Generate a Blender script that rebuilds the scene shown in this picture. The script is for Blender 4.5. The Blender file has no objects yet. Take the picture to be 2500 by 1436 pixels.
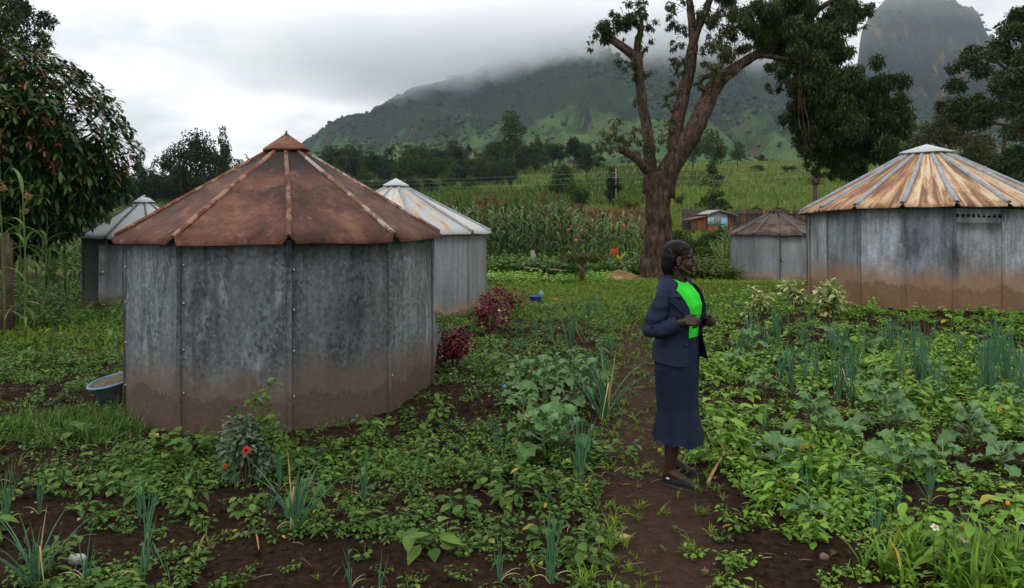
import bpy, math, random
import numpy as np
from mathutils import Vector, Matrix
PI = math.pi
R = math.radians
rng = np.random.default_rng(7)
random.seed(7)
scene = bpy.context.scene
COL = scene.collection

# ------------------------------------------------------------------ camera
EYE, F, HOR = 1.75, 1880.0, 540.0       # eye height, focal length and horizon row of the 2500 px wide photograph
cam = bpy.data.cameras.new('camera')
cam.sensor_width = 36.0
cam.lens = 36.0 * F / 2500.0
cam.shift_y = -(718.0 - HOR) / 2500.0
cam.clip_start = 0.05
cam.clip_end = 9000
camo = bpy.data.objects.new('camera', cam)
COL.objects.link(camo)
camo.location = (0, 0, EYE)
camo.rotation_euler = (R(90), 0, 0)
scene.camera = camo

# ------------------------------------------------------------------ colour management and sampling
scene.view_settings.view_transform = 'Standard'
scene.view_settings.look = 'None'
scene.view_settings.gamma = 1
scene.view_settings.exposure = 0.0
scene.view_settings.use_curve_mapping = False
scene.render.engine = 'CYCLES'
cy = scene.cycles
cy.max_bounces = 8
cy.diffuse_bounces = 3
cy.glossy_bounces = 2
cy.transmission_bounces = 3
cy.transparent_max_bounces = 6
cy.volume_bounces = 5
cy.volume_max_steps = 128
cy.use_denoising = True
cy.sample_clamp_indirect = 4


def N(nt, typ, inputs=None, **attrs):
    n = nt.nodes.new(typ)
    for k, v in attrs.items():
        setattr(n, k, v)
    for k, v in (inputs or {}).items():
        s = n.inputs[k]
        if isinstance(v, bpy.types.NodeSocket):
            nt.links.new(v, s)
        else:
            if isinstance(v, (tuple, list)) and len(v) == 3 and s.type == 'RGBA':
                v = (*v, 1)
            s.default_value = v
    return n


def ramp(nt, fac, stops, interp='LINEAR'):
    n = nt.nodes.new('ShaderNodeValToRGB')
    n.color_ramp.interpolation = interp
    el = n.color_ramp.elements
    while len(el) < len(stops):
        el.new(0.5)
    for e, (p, c) in zip(el, stops):
        e.position = p
        e.color = (c, c, c, 1) if isinstance(c, (int, float)) else (*c, 1)
    nt.links.new(fac, n.inputs[0])
    return n.outputs[0]


def mix(nt, fac, a, b, typ='MIX'):
    n = nt.nodes.new('ShaderNodeMix')
    n.data_type = 'RGBA'
    n.blend_type = typ
    for s, v in ((n.inputs[0], fac), (n.inputs[6], a), (n.inputs[7], b)):
        if isinstance(v, bpy.types.NodeSocket):
            nt.links.new(v, s)
        else:
            s.default_value = (*v, 1) if isinstance(v, (tuple, list)) else v
    return n.outputs[2]


def mth(nt, op, a, b=0.0, c=0.0, clamp=False):
    n = nt.nodes.new('ShaderNodeMath')
    n.operation = op
    n.use_clamp = clamp
    for s, v in zip(n.inputs, (a, b, c)):
        if isinstance(v, bpy.types.NodeSocket):
            nt.links.new(v, s)
        else:
            s.default_value = v
    return n.outputs[0]


def mapr(nt, v, a, b, c=0.0, d=1.0, smooth=True):
    n = N(nt, 'ShaderNodeMapRange', {'Value': v, 'From Min': a, 'From Max': b, 'To Min': c, 'To Max': d})
    n.interpolation_type = 'SMOOTHSTEP' if smooth else 'LINEAR'
    return n.outputs[0]


def noise(nt, vec, scale, detail=4, rough=0.55, dist=0.0):
    return N(nt, 'ShaderNodeTexNoise', {'Vector': vec, 'Scale': scale, 'Detail': detail, 'Roughness': rough, 'Distortion': dist}).outputs[0]


def vscale(nt, vec, s):
    return N(nt, 'ShaderNodeVectorMath', {0: vec, 1: s}, operation='MULTIPLY').outputs[0]


# ------------------------------------------------------------------ world: daylight sky behind a broken grey overcast
SUN_EL, SUN_AZ = 58, 215                 # high, from behind the camera on the left
world = bpy.data.worlds.new('World')
scene.world = world
world.use_nodes = True
wt = world.node_tree
wt.nodes.clear()
sky = N(wt, 'ShaderNodeTexSky', sky_type='NISHITA', sun_disc=False, sun_elevation=R(SUN_EL), sun_rotation=R(SUN_AZ))
wc = N(wt, 'ShaderNodeTexCoord').outputs['Generated']
wn1 = noise(wt, vscale(wt, wc, (1.0, 1.0, 3.2)), 2.3, 5, 0.5, 0.3)
wn2 = noise(wt, vscale(wt, wc, (1.0, 1.0, 2.5)), 6.0, 6, 0.55, 0.2)
wsum = mth(wt, 'ADD', mth(wt, 'MULTIPLY', wn1, 0.72), mth(wt, 'MULTIPLY', wn2, 0.28))
welev = N(wt, 'ShaderNodeSeparateXYZ', {0: wc}).outputs[2]
wlift = mapr(wt, welev, 0.06, 0.32, -0.065, 0.14)
cloudc = ramp(wt, mth(wt, 'ADD', wsum, wlift), [(0.37, (6.4, 6.6, 7.0)), (0.46, (8.6, 8.8, 9.1)), (0.53, (11.4, 11.5, 11.7)), (0.63, (16.4, 16.3, 16.2)), (0.75, (18.8, 18.7, 18.5))])
skyc = mix(wt, 0.965, sky.outputs[0], cloudc)
bg = N(wt, 'ShaderNodeBackground', {'Color': skyc, 'Strength': 0.1})
wo = N(wt, 'ShaderNodeOutputWorld', {'Surface': bg.outputs[0]})

sl = bpy.data.lights.new('sun', 'SUN')
sl.energy = 0.55
sl.angle = R(40)
sl.color = (1.0, 0.96, 0.9)
so = bpy.data.objects.new('sun', sl)
COL.objects.link(so)
_a, _e = R(SUN_AZ), R(SUN_EL)
_sd = Vector((math.sin(_a) * math.cos(_e), math.cos(_a) * math.cos(_e), math.sin(_e)))
so.rotation_euler = _sd.to_track_quat('Z', 'Y').to_euler()

# ------------------------------------------------------------------ helpers: meshes
KIDS = {}


class MB:
    """collects numpy geometry; build() links it as one mesh object"""
    def __init__(s):
        s.V, s.F, s.n = [], [], 0

    def add(s, V, F):
        V = np.asarray(V, float).reshape(-1, 3)
        Fs = F if isinstance(F, list) else [F]
        for f in Fs:
            f = np.asarray(f, np.int64)
            if f.size:
                s.F.append(f + s.n)
        s.V.append(V)
        s.n += len(V)
        return s

    def arrays(s):
        return np.vstack(s.V), s.F

    def mesh(s, name, m=None, smooth=False):
        me = bpy.data.meshes.new(name)
        V = np.vstack(s.V)
        me.vertices.add(len(V))
        me.vertices.foreach_set('co', V.astype(np.float32).ravel())
        loops = np.concatenate([f.ravel() for f in s.F])
        sizes = np.concatenate([np.full(len(f), f.shape[1]) for f in s.F])
        starts = np.concatenate([[0], np.cumsum(sizes)[:-1]])
        me.loops.add(len(loops))
        me.loops.foreach_set('vertex_index', loops.astype(np.int32))
        me.polygons.add(len(sizes))
        me.polygons.foreach_set('loop_start', starts.astype(np.int32))
        try:
            me.polygons.foreach_set('loop_total', sizes.astype(np.int32))
        except Exception:
            pass
        if smooth:
            me.polygons.foreach_set('use_smooth', np.ones(len(sizes), bool))
        me.update(calc_edges=True)
        if m is not None:
            me.materials.append(m)
        return me

    def build(s, name, m=None, parent=None, smooth=False):
        return link(name, s.mesh(name, m, smooth), parent)


def link(name, me, parent=None):
    o = bpy.data.objects.new(name, me)
    COL.objects.link(o)
    if parent is not None:
        o.parent = parent
        KIDS.setdefault(parent.name, []).append(o)
    return o


def thing(name, label, cat, loc=(0, 0, 0), rz=0.0, group=None, sc=1.0):
    o = bpy.data.objects.new(name, None)
    o.empty_display_size = 0.1
    COL.objects.link(o)
    o.location = loc
    o.rotation_euler = (0, 0, rz)
    o.scale = (sc, sc, sc)
    tag(o, label, cat, group)
    return o


def tag(o, label=None, cat=None, group=None, kind=None):
    if label: o['label'] = label
    if cat: o['category'] = cat
    if group: o['group'] = group
    if kind: o['kind'] = kind
    return o


def dup(o, parent=None):
    c = o.copy()
    COL.objects.link(c)
    if parent is not None:
        c.parent = parent
        KIDS.setdefault(parent.name, []).append(c)
    for k in KIDS.get(o.name, []):
        dup(k, c)
    return c


def rot(rx=0, ry=0, rz=0):
    return np.array((Matrix.Rotation(rz, 3, 'Z') @ Matrix.Rotation(ry, 3, 'Y') @ Matrix.Rotation(rx, 3, 'X')))


def rots_zyx(rz, ry, rx):
    cz, sz, cy_, sy, cx, sx = np.cos(rz), np.sin(rz), np.cos(ry), np.sin(ry), np.cos(rx), np.sin(rx)
    M = np.empty((len(rz), 3, 3))
    M[:, 0, 0] = cz * cy_; M[:, 0, 1] = cz * sy * sx - sz * cx; M[:, 0, 2] = cz * sy * cx + sz * sx
    M[:, 1, 0] = sz * cy_; M[:, 1, 1] = sz * sy * sx + cz * cx; M[:, 1, 2] = sz * sy * cx - cz * sx
    M[:, 2, 0] = -sy; M[:, 2, 1] = cy_ * sx; M[:, 2, 2] = cy_ * cx
    return M


def scatter(V, F, M, T):
    """copies of one template under k matrices and offsets, as arrays"""
    k, n = len(T), len(V)
    W = np.einsum('kij,nj->kni', M, V) + T[:, None, :]
    off = (np.arange(k) * n)[:, None, None]
    Fs = F if isinstance(F, list) else [F]
    return W.reshape(-1, 3), [(np.asarray(f)[None] + off).reshape(-1, np.asarray(f).shape[1]) for f in Fs]


def tube(pts, radii, n=6, caps=True):
    P = np.asarray(pts, float)
    k = len(P)
    r = np.broadcast_to(np.asarray(radii, float), (k,))
    T = np.gradient(P, axis=0)
    T /= np.linalg.norm(T, axis=1)[:, None] + 1e-9
    a = np.array([0, 0, 1.0]) if abs(T[0, 2]) < 0.9 else np.array([1.0, 0, 0])
    V = []
    u = np.cross(T[0], a); u /= np.linalg.norm(u)
    for i in range(k):
        u = u - T[i] * u.dot(T[i]); u /= np.linalg.norm(u) + 1e-9
        w = np.cross(T[i], u)
        an = np.linspace(0, 2 * PI, n, endpoint=False)
        V.append(P[i] + r[i] * (np.cos(an)[:, None] * u + np.sin(an)[:, None] * w))
    V = np.vstack(V)
    i, j = np.meshgrid(np.arange(k - 1), np.arange(n), indexing='ij')
    q = np.stack([i * n + j, i * n + (j + 1) % n, (i + 1) * n + (j + 1) % n, (i + 1) * n + j], -1).reshape(-1, 4)
    F = [q]
    if caps:
        c0, c1 = len(V), len(V) + 1
        V = np.vstack([V, P[0], P[-1]])
        jj = np.arange(n)
        F.append(np.stack([np.full(n, c0), (jj + 1) % n, jj], -1))
        F.append(np.stack([np.full(n, c1), (k - 1) * n + jj, (k - 1) * n + (jj + 1) % n], -1))
    return V, F


def smooth_path(pts, k=4):
    """Catmull-Rom through control points (any columns)"""
    P = np.asarray(pts, float)
    Q = np.vstack([2 * P[0] - P[1], P, 2 * P[-1] - P[-2]])
    out = []
    for i in range(1, len(Q) - 2):
        for t in np.linspace(0, 1, k, endpoint=False):
            a, b, c, d = Q[i - 1], Q[i], Q[i + 1], Q[i + 2]
            out.append(0.5 * (2 * b + (c - a) * t + (2 * a - 5 * b + 4 * c - d) * t * t + (3 * b - a - 3 * c + d) * t ** 3))
    out.append(P[-1])
    return np.array(out)


def grid_faces(nu, nv, wrap=False):
    i, j = np.meshgrid(np.arange(nu if wrap else nu - 1), np.arange(nv - 1), indexing='ij')
    i2 = (i + 1) % nu
    return np.stack([i * nv + j, i2 * nv + j, i2 * nv + j + 1, i * nv + j + 1], -1).reshape(-1, 4)


def sheet(G, off):
    """closed thin solid from a grid of points G (nu,nv,3); off = thickness vectors (broadcastable)"""
    nu, nv = G.shape[:2]
    A = G.reshape(-1, 3)
    B = (G + off).reshape(-1, 3)
    f = grid_faces(nu, nv)
    n = nu * nv
    idx = np.arange(n).reshape(nu, nv)
    ring = np.concatenate([idx[:, 0], idx[-1, 1:], idx[-2::-1, -1], idx[0, -2:0:-1]])
    nx = np.roll(ring, -1)
    side = np.stack([ring, nx, nx + n, ring + n], -1)
    return np.vstack([A, B]), [f[:, ::-1], f + n, side[:, ::-1]]


def box(sx, sy, sz, c=(0, 0, 0)):
    V = np.array([[x, y, z] for z in (-.5, .5) for y in (-.5, .5) for x in (-.5, .5)]) * (sx, sy, sz) + np.array(c)
    Fq = np.array([[0, 2, 3, 1], [4, 5, 7, 6], [0, 1, 5, 4], [2, 6, 7, 3], [0, 4, 6, 2], [1, 3, 7, 5]])
    return V, Fq


def ellipsoid(c, r, nu=14, nv=9, M=None):
    u = np.linspace(0, 2 * PI, nu, endpoint=False)
    v = np.linspace(0, PI, nv + 2)[1:-1]
    U, W = np.meshgrid(u, v, indexing='ij')
    V = np.stack([np.cos(U) * np.sin(W), np.sin(U) * np.sin(W), np.cos(W)], -1).reshape(-1, 3)
    top, bot = len(V), len(V) + 1
    V = np.vstack([V, [0, 0, 1], [0, 0, -1]]) * np.asarray(r)
    if M is not None:
        V = V @ M.T
    V = V + np.asarray(c)
    f = grid_faces(nu, nv, wrap=True)[:, ::-1]
    j = np.arange(nu); j2 = (j + 1) % nu
    return V, [f, np.stack([np.full(nu, top), j * nv, j2 * nv], -1), np.stack([np.full(nu, bot), j2 * nv + nv - 1, j * nv + nv - 1], -1)]


def leaf(L=1.0, W=0.5, rows=(0.3, 0.65), prof=(1.0, 0.75), fold=0.25, droop=0.25, twist=0.0, base=0.0):
    """folded pointed leaf along +X, width along Y; droop bends the tip down"""
    V = [[0, 0, 0]]
    for t, p in zip(rows, prof):
        z = -droop * L * t * t
        w = 0.5 * W * p
        V += [[t * L, -w, z + fold * w], [t * L, 0, z], [t * L, w, z + fold * w]]
    V.append([L, 0, -droop * L])
    k = len(rows)
    Fc = [[0, 1, 2], [0, 2, 3]]
    for i in range(k - 1):
        a, b = 1 + 3 * i, 4 + 3 * i
        Fc += [[a, b, b + 1], [a, b + 1, a + 1], [a + 1, b + 1, b + 2], [a + 1, b + 2, a + 2]]
    a, t = 1 + 3 * (k - 1), 1 + 3 * k
    Fc += [[a, t, a + 1], [a + 1, t, a + 2]]
    return np.array(V, float), np.array(Fc)


def blade(L, W, segs=4, bend=0.5, fold=0.15, power=1.0):
    """long grassy strip leaf starting upward then arching over to +X"""
    V, Fc = [], []
    x = z = 0.0
    for i in range(segs + 1):
        t = i / segs
        w = 0.5 * W * (min(1.0, 0.55 + 2 * t) if t < 0.25 else (1 - ((t - 0.25) / 0.75) ** 1.6)) + 0.0005
        V += [[x, -w, z + fold * w], [x, 0, z], [x, w, z + fold * w]]
        ang = PI / 2 - bend * (t ** power) * PI
        x += L / segs * math.cos(ang)
        z += L / segs * math.sin(ang)
    for i in range(segs):
        a, b = 3 * i, 3 * i + 3
        Fc += [[a, b, b + 1, a + 1], [a + 1, b + 1, b + 2, a + 2]]
    return np.array(V, float), np.array(Fc)


# ------------------------------------------------------------------ helpers: noise and terrain
def _h(ix, iy, s):
    v = np.sin(ix * 127.1 + iy * 311.7 + s * 74.7) * 43758.5453
    return v - np.floor(v)


def vnoise(x, y, s=0):
    x, y = np.asarray(x, float), np.asarray(y, float)
    ix, iy = np.floor(x), np.floor(y)
    fx, fy = x - ix, y - iy
    fx, fy = fx * fx * (3 - 2 * fx), fy * fy * (3 - 2 * fy)
    a, b, c, d = _h(ix, iy, s), _h(ix + 1, iy, s), _h(ix, iy + 1, s), _h(ix + 1, iy + 1, s)
    return (a * (1 - fx) + b * fx) * (1 - fy) + (c * (1 - fx) + d * fx) * fy


def fbm(x, y, s=0, o=4, g=0.5):
    t, a, n = 0, 1.0, 0
    for i in range(o):
        t = t + a * vnoise(np.asarray(x) * 2 ** i, np.asarray(y) * 2 ** i, s + i)
        n += a
        a *= g
    return t / n


def sst(v, a, b):
    t = np.clip((np.asarray(v, float) - a) / (b - a), 0, 1)
    return t * t * (3 - 2 * t)


def path_x(y):
    return np.interp(y, [0, 3.67, 5.1, 7, 9, 13.5, 16], [0.55, 0.74, 0.92, 1.2, 1.5, 2.15, 2.6])


def path_mask(x, y):
    w = 0.27 + 0.12 * (fbm(x * 2.2, y * 2.2, 31, 3) - 0.5)
    return (1 - sst(np.abs(x - path_x(y)), w - 0.07, w + 0.14)) * (1 - sst(y, 13, 15.5))


def lawn_mask(x, y):
    n = 0.9 * (fbm(x * 0.7, y * 0.7, 5, 3) - 0.5)
    m = sst(y, 13.0 + n, 14.6 + n) * (1 - sst(y, 26, 28)) * sst(x, -1.6 + n, 0.0 + n)
    bed = sst(x, 4.2 + n, 5.4 + n) * (1 - sst(y, 15.5 + n, 17 + n))
    left = sst(-x, 3.2 + n, 4.4 + n) * sst(y, 10.0, 12.0) * (1 - sst(y, 22, 25)) * 0.8
    return np.maximum(m * (1 - bed), left)


def gz_smooth(x, y):
    x, y = np.asarray(x, float), np.asarray(y, float)
    rp = np.interp(y, [-60, 26, 34, 45, 60, 80, 120, 160, 200, 260, 5000], [0, 0, .12, .5, 1.4, 2.9, 6.6, 11.5, 16.5, 20, 20])
    t = x / np.maximum(y, 1.0)
    side = np.interp(t, [-.7, -.35, -.12, .1, .6], [.70, .76, .90, 1.0, 1.12])
    z = rp * side
    z = z - 0.028 * np.clip(-x - 1.5, 0, 9) * sst(y, 3, 8) * (1 - sst(y, 30, 45))
    z = z + 0.27 * sst(x, 2.4, 4.8) * sst(y, 7.5, 11.8) * (1 - sst(y, 17.5, 22))
    z = z - 0.20 * np.exp(-((x - 8.4) ** 2 + (y - 25) ** 2) / 12.0)
    z = z + 0.13 * np.exp(-((x + 0.62) ** 2 + (y - 7.5) ** 2) / 0.45)
    z = z + 1.2 * (fbm(x * 0.03, y * 0.03, 9, 3) - 0.5) * sst(y, 40, 110)
    return z


def gz(x, y):
    x, y = np.asarray(x, float), np.asarray(y, float)
    soft = np.maximum(path_mask(x, y), lawn_mask(x, y))
    z = gz_smooth(x, y)
    z = z + (0.07 * (fbm(x * 1.6, y * 1.6, 2, 2) - 0.5) + 0.045 * (fbm(x * 7, y * 7, 3, 3) - 0.5)) * (1 - 0.75 * soft) * (1 - sst(y, 25, 40))
    z = z - 0.03 * path_mask(x, y)
    return z


def g1(x, y):
    return float(gz(np.array([x]), np.array([y]))[0])


def X(px, d):
    return (px - 1250.0) / F * d


def Z(py, d):
    return EYE - (py - HOR) / F * d


def P(px, py, d):
    return (X(px, d), d, Z(py, d))


def hit(px, py, smooth=True):
    """where the view line through a photo pixel meets the ground: used to read places off the photograph"""
    d = np.geomspace(2.5, 400, 4000)
    g = (gz_smooth if smooth else gz)(X(px, d), d)
    below = Z(py, d) <= g
    i = int(np.argmax(below)) if below.any() else len(d) - 1
    return X(px, d[i]), d[i], float(g[i])
# ------------------------------------------------------------------ materials
def new_mat(name):
    m = bpy.data.materials.new(name)
    m.use_nodes = True
    nt = m.node_tree
    nt.nodes.clear()
    out = N(nt, 'ShaderNodeOutputMaterial')
    return m, nt, out


def finish(nt, out, color, rough=0.8, metallic=0.0, bump=None, bump_d=0.01, bump_s=0.5, spec=0.3, translucent=None):
    p = N(nt, 'ShaderNodeBsdfPrincipled', {'Base Color': color, 'Roughness': rough, 'Metallic': metallic, 'Specular IOR Level': spec})
    if bump is not None:
        b = N(nt, 'ShaderNodeBump', {'Height': bump, 'Distance': bump_d, 'Strength': bump_s})
        nt.links.new(b.outputs[0], p.inputs['Normal'])
    sh = p.outputs[0]
    if translucent is not None:
        tr = N(nt, 'ShaderNodeBsdfTranslucent', {'Color': color})
        ms = N(nt, 'ShaderNodeMixShader', {0: translucent, 1: sh, 2: tr.outputs[0]})
        sh = ms.outputs[0]
    nt.links.new(sh, out.inputs['Surface'])
    return p


def simple(name, c, rough=0.8, metallic=0.0, var=0.25, scale=8.0, bump=0.3, spec=0.3):
    m, nt, out = new_mat(name)
    co = N(nt, 'ShaderNodeTexCoord').outputs['Object']
    n = noise(nt, co, scale, 5)
    lo = tuple(v * (1 - var) for v in c)
    hi = tuple(v * (1 + var) for v in c)
    finish(nt, out, ramp(nt, n, [(0.3, lo), (0.7, hi)]), rough, metallic, n if bump else None, 0.01, bump, spec)
    return m


def leafmat(name, cols, rough=0.5, trans=0.25, spec=0.35, nscale=0.0, warm=(1, 1, 1)):
    """cols: list of (weight position, colour) chosen per leaf"""
    m, nt, out = new_mat(name)
    g = N(nt, 'ShaderNodeNewGeometry')
    cols = [(p_, (c_[0] * warm[0], c_[1] * warm[1], c_[2] * warm[2])) for p_, c_ in cols]
    c = ramp(nt, g.outputs['Random Per Island'], cols)
    if nscale:
        co = N(nt, 'ShaderNodeTexCoord').outputs['Object']
        c = mix(nt, 1.0, c, ramp(nt, noise(nt, co, nscale, 3), [(0.3, 0.68), (0.7, 1.32)]), 'MULTIPLY')
    finish(nt, out, c, rough + 0.05, 0.0, spec=spec * 0.5, translucent=trans)
    return m


MAT = {}
# soil, lawn earth, path and far fields in one ground sheet (zone attribute: R lawn, G path, B far field)
m, nt, out = new_mat('ground')
co = N(nt, 'ShaderNodeTexCoord').outputs['Object']
zn = N(nt, 'ShaderNodeAttribute', attribute_name='zone')
zs = N(nt, 'ShaderNodeSeparateColor', {0: zn.outputs[0]})
n1 = noise(nt, co, 1.7, 6, 0.6)
n2 = noise(nt, co, 22, 6, 0.65)
n3 = noise(nt, co, 90, 4, 0.6)
soil = ramp(nt, n2, [(0.30, (0.009, 0.0056, 0.0040)), (0.52, (0.024, 0.0140, 0.0092)), (0.74, (0.046, 0.0275, 0.0185))])
soil = mix(nt, 1.0, soil, ramp(nt, n1, [(0.3, 0.75), (0.7, 1.3)]), 'MULTIPLY')
crumb = ramp(nt, n3, [(0.66, 0.0), (0.74, 1.0)])
soil = mix(nt, mth(nt, 'MULTIPLY', crumb, 0.35), soil, (0.050, 0.033, 0.023))
pathc = ramp(nt, n2, [(0.3, (0.028, 0.0170, 0.0115)), (0.7, (0.058, 0.036, 0.025))])
lawnc = ramp(nt, n2, [(0.3, (0.028, 0.034, 0.010)), (0.7, (0.070, 0.085, 0.020))])
f1 = noise(nt, vscale(nt, co, (0.035, 0.06, 0.06)), 1.0, 5, 0.6)
f2 = noise(nt, co, 0.8, 5, 0.7)
fieldc = ramp(nt, f1, [(0.33, (0.036, 0.056, 0.012)), (0.45, (0.066, 0.090, 0.018)), (0.56, (0.105, 0.108, 0.028)), (0.68, (0.060, 0.098, 0.016))])
fieldc = mix(nt, 1.0, fieldc, ramp(nt, f2, [(0.3, 0.6), (0.7, 1.35)]), 'MULTIPLY')
c = mix(nt, zs.outputs[0], soil, lawnc)
c = mix(nt, zs.outputs[1], c, pathc)
c = mix(nt, zs.outputs[2], c, fieldc)
bh = mth(nt, 'ADD', mth(nt, 'MULTIPLY', n2, 0.7), mth(nt, 'MULTIPLY', n3, 0.3))
finish(nt, out, c, 0.95, 0, bh, 0.05, 0.8, 0.04)
MAT['ground'] = m

# mountain: fields and scrub below, dark forest above, bare rock where it is steep
m, nt, out = new_mat('mountain')
co = N(nt, 'ShaderNodeTexCoord').outputs['Object']
geo = N(nt, 'ShaderNodeNewGeometry')
zz = N(nt, 'ShaderNodeSeparateXYZ', {0: co}).outputs[2]
nzv = N(nt, 'ShaderNodeSeparateXYZ', {0: geo.outputs['True Normal']}).outputs[2]
a1 = noise(nt, co, 0.010, 6, 0.62)
a2 = noise(nt, co, 0.05, 6, 0.7)
a3 = noise(nt, vscale(nt, co, (1, 1, 3)), 0.16, 4, 0.7)
v = N(nt, 'ShaderNodeTexVoronoi', {'Vector': vscale(nt, co, (1, 1, 1.8)), 'Scale': 0.013, 'Randomness': 1.0})
fc = ramp(nt, N(nt, 'ShaderNodeSeparateColor', {0: v.outputs['Color']}).outputs[0], [(0.0, (0.024, 0.062, 0.014)), (0.35, (0.040, 0.090, 0.020)), (0.7, (0.062, 0.112, 0.027)), (0.93, (0.060, 0.075, 0.030)), (1.0, (0.085, 0.066, 0.042))])
fc = mix(nt, 1.0, fc, ramp(nt, a2, [(0.3, 0.55), (0.7, 1.3)]), 'MULTIPLY')
scrub = mth(nt, 'ADD', mth(nt, 'MULTIPLY', a1, 0.6), mth(nt, 'MULTIPLY', a2, 0.4))
forest = ramp(nt, a3, [(0.3, (0.006, 0.014, 0.007)), (0.7, (0.020, 0.038, 0.014))])
hf = mapr(nt, mth(nt, 'ADD', zz, mth(nt, 'MULTIPLY', a1, 130.0)), 120.0, 225.0, -0.05, 0.24)
fm = ramp(nt, mth(nt, 'ADD', scrub, hf), [(0.49, 0.0), (0.58, 1.0)])
c = mix(nt, fm, fc, forest)
rock = ramp(nt, noise(nt, vscale(nt, co, (1, 1, 0.35)), 0.05, 6, 0.7), [(0.46, (0.010, 0.018, 0.010)), (0.56, (0.030, 0.028, 0.020)), (0.66, (0.20, 0.105, 0.055))])
steep = ramp(nt, nzv, [(0.36, 1.0), (0.46, 0.0)])
c = mix(nt, steep, c, rock)
finish(nt, out, c, 0.95, 0, a3, 6.0, 0.6, 0.05)
MAT['mountain'] = m


def sheet_metal(name, base_lo, base_hi, mud=(0.080, 0.056, 0.038), mud_h=0.44, spangle=0.3, oxide=0.3, dark=0.3, rust=0.0, tri=0.15):
    m, nt, out = new_mat(name)
    tc = N(nt, 'ShaderNodeTexCoord')
    co = tc.outputs['Object']
    oi = N(nt, 'ShaderNodeObjectInfo')
    cs = N(nt, 'ShaderNodeVectorMath', {0: co, 1: vscale(nt, oi.outputs['Location'], (1.7, 1.3, 0.0))}, operation='ADD').outputs[0]
    z = N(nt, 'ShaderNodeSeparateXYZ', {0: co}).outputs[2]
    big = noise(nt, vscale(nt, cs, (1.6, 1.6, 0.75)), 1.4, 6, 0.6)
    c = ramp(nt, big, [(0.32, base_lo), (0.68, base_hi)])
    vo = N(nt, 'ShaderNodeTexVoronoi', {'Vector': vscale(nt, cs, (1, 1, 0.75)), 'Scale': 42.0})
    vv = N(nt, 'ShaderNodeSeparateColor', {0: vo.outputs['Color']}).outputs[0]
    c = mix(nt, 1.0, c, ramp(nt, vv, [(0.0, 1 - spangle), (1.0, 1 + spangle)]), 'MULTIPLY')
    st = noise(nt, vscale(nt, cs, (14, 14, 0.9)), 1.0, 5, 0.65)
    c = mix(nt, 1.0, c, ramp(nt, st, [(0.35, 1 - dark), (0.6, 1.08)]), 'MULTIPLY')
    ox = noise(nt, vscale(nt, cs, (2.5, 2.5, 0.9)), 2.2, 7, 0.7)
    c = mix(nt, mth(nt, 'MULTIPLY', ramp(nt, ox, [(0.56, 0.0), (0.70, 1.0)]), oxide), c, (0.40, 0.43, 0.47))
    sp = N(nt, 'ShaderNodeTexVoronoi', {'Vector': vscale(nt, cs, (1, 1, 0.8)), 'Scale': 24.0})
    spm = mth(nt, 'MULTIPLY', ramp(nt, sp.outputs['Distance'], [(0.12, 1.0), (0.34, 0.0)]), ramp(nt, noise(nt, cs, 3.0, 4), [(0.45, 0.0), (0.6, 1.0)]))
    c = mix(nt, mth(nt, 'MULTIPLY', spm, 0.30), c, (0.38, 0.41, 0.44))
    # triangular water marks left by stacked sheets
    uv = N(nt, 'ShaderNodeSeparateXYZ', {0: tc.outputs['UV']})
    t1 = mth(nt, 'SUBTRACT', mth(nt, 'MULTIPLY', mth(nt, 'ADD', uv.outputs[0], mth(nt, 'MULTIPLY', oi.outputs['Random'], 0.4)), 1.9), mth(nt, 'ADD', uv.outputs[1], 0.55))
    t2 = mth(nt, 'ABSOLUTE', mth(nt, 'SUBTRACT', mth(nt, 'FRACT', mth(nt, 'MULTIPLY', t1, 0.8)), 0.5))
    tm = ramp(nt, t2, [(0.24, 0.0), (0.26, 1.0)])
    c = mix(nt, mth(nt, 'MULTIPLY', tm, tri), c, (0.30, 0.33, 0.35))
    if rust:
        rn = noise(nt, vscale(nt, cs, (9, 9, 0.5)), 1.0, 5, 0.6)
        c = mix(nt, mth(nt, 'MULTIPLY', ramp(nt, rn, [(0.58, 0.0), (0.72, 1.0)]), rust), c, (0.20, 0.12, 0.055))
    c = mix(nt, 1.0, c, oi.outputs['Color'], 'MULTIPLY')
    # mud splashed up from the garden soil
    mn = noise(nt, vscale(nt, cs, (1.4, 1.4, 1.0)), 1.6, 5, 0.6)
    mz = mth(nt, 'SUBTRACT', z, mth(nt, 'MULTIPLY', mth(nt, 'SUBTRACT', mn, 0.5), 0.60))
    mz = mth(nt, 'SUBTRACT', mz, mth(nt, 'MULTIPLY', mth(nt, 'SUBTRACT', st, 0.5), 0.16))
    haze_m = mapr(nt, mz, mud_h * 0.75, mud_h * 1.55, 0.85, 0.0)
    mudn = noise(nt, cs, 30, 5, 0.6)
    mc = mix(nt, 1.0, mud, ramp(nt, mudn, [(0.3, 0.75), (0.7, 1.25)]), 'MULTIPLY')
    c = mix(nt, haze_m, c, mix(nt, 0.4, tuple(v * 1.75 for v in mud), mc))
    edge = ramp(nt, mth(nt, 'ADD', mz, mth(nt, 'MULTIPLY', mth(nt, 'SUBTRACT', mudn, 0.5), 0.14)), [(mud_h * 0.62, 0.9), (mud_h * 0.70, 0.0)])
    c = mix(nt, edge, c, mc)
    solid = mth(nt, 'SUBTRACT', 1.0, haze_m, clamp=True)
    met = mth(nt, 'MULTIPLY', solid, 0.25)
    dents = mth(nt, 'ADD', mth(nt, 'MULTIPLY', noise(nt, cs, 5.0, 3), 0.8), mth(nt, 'MULTIPLY', vv, 0.04))
    finish(nt, out, c, 0.62, met, dents, 0.03, 0.35, 0.35)
    return m


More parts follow.
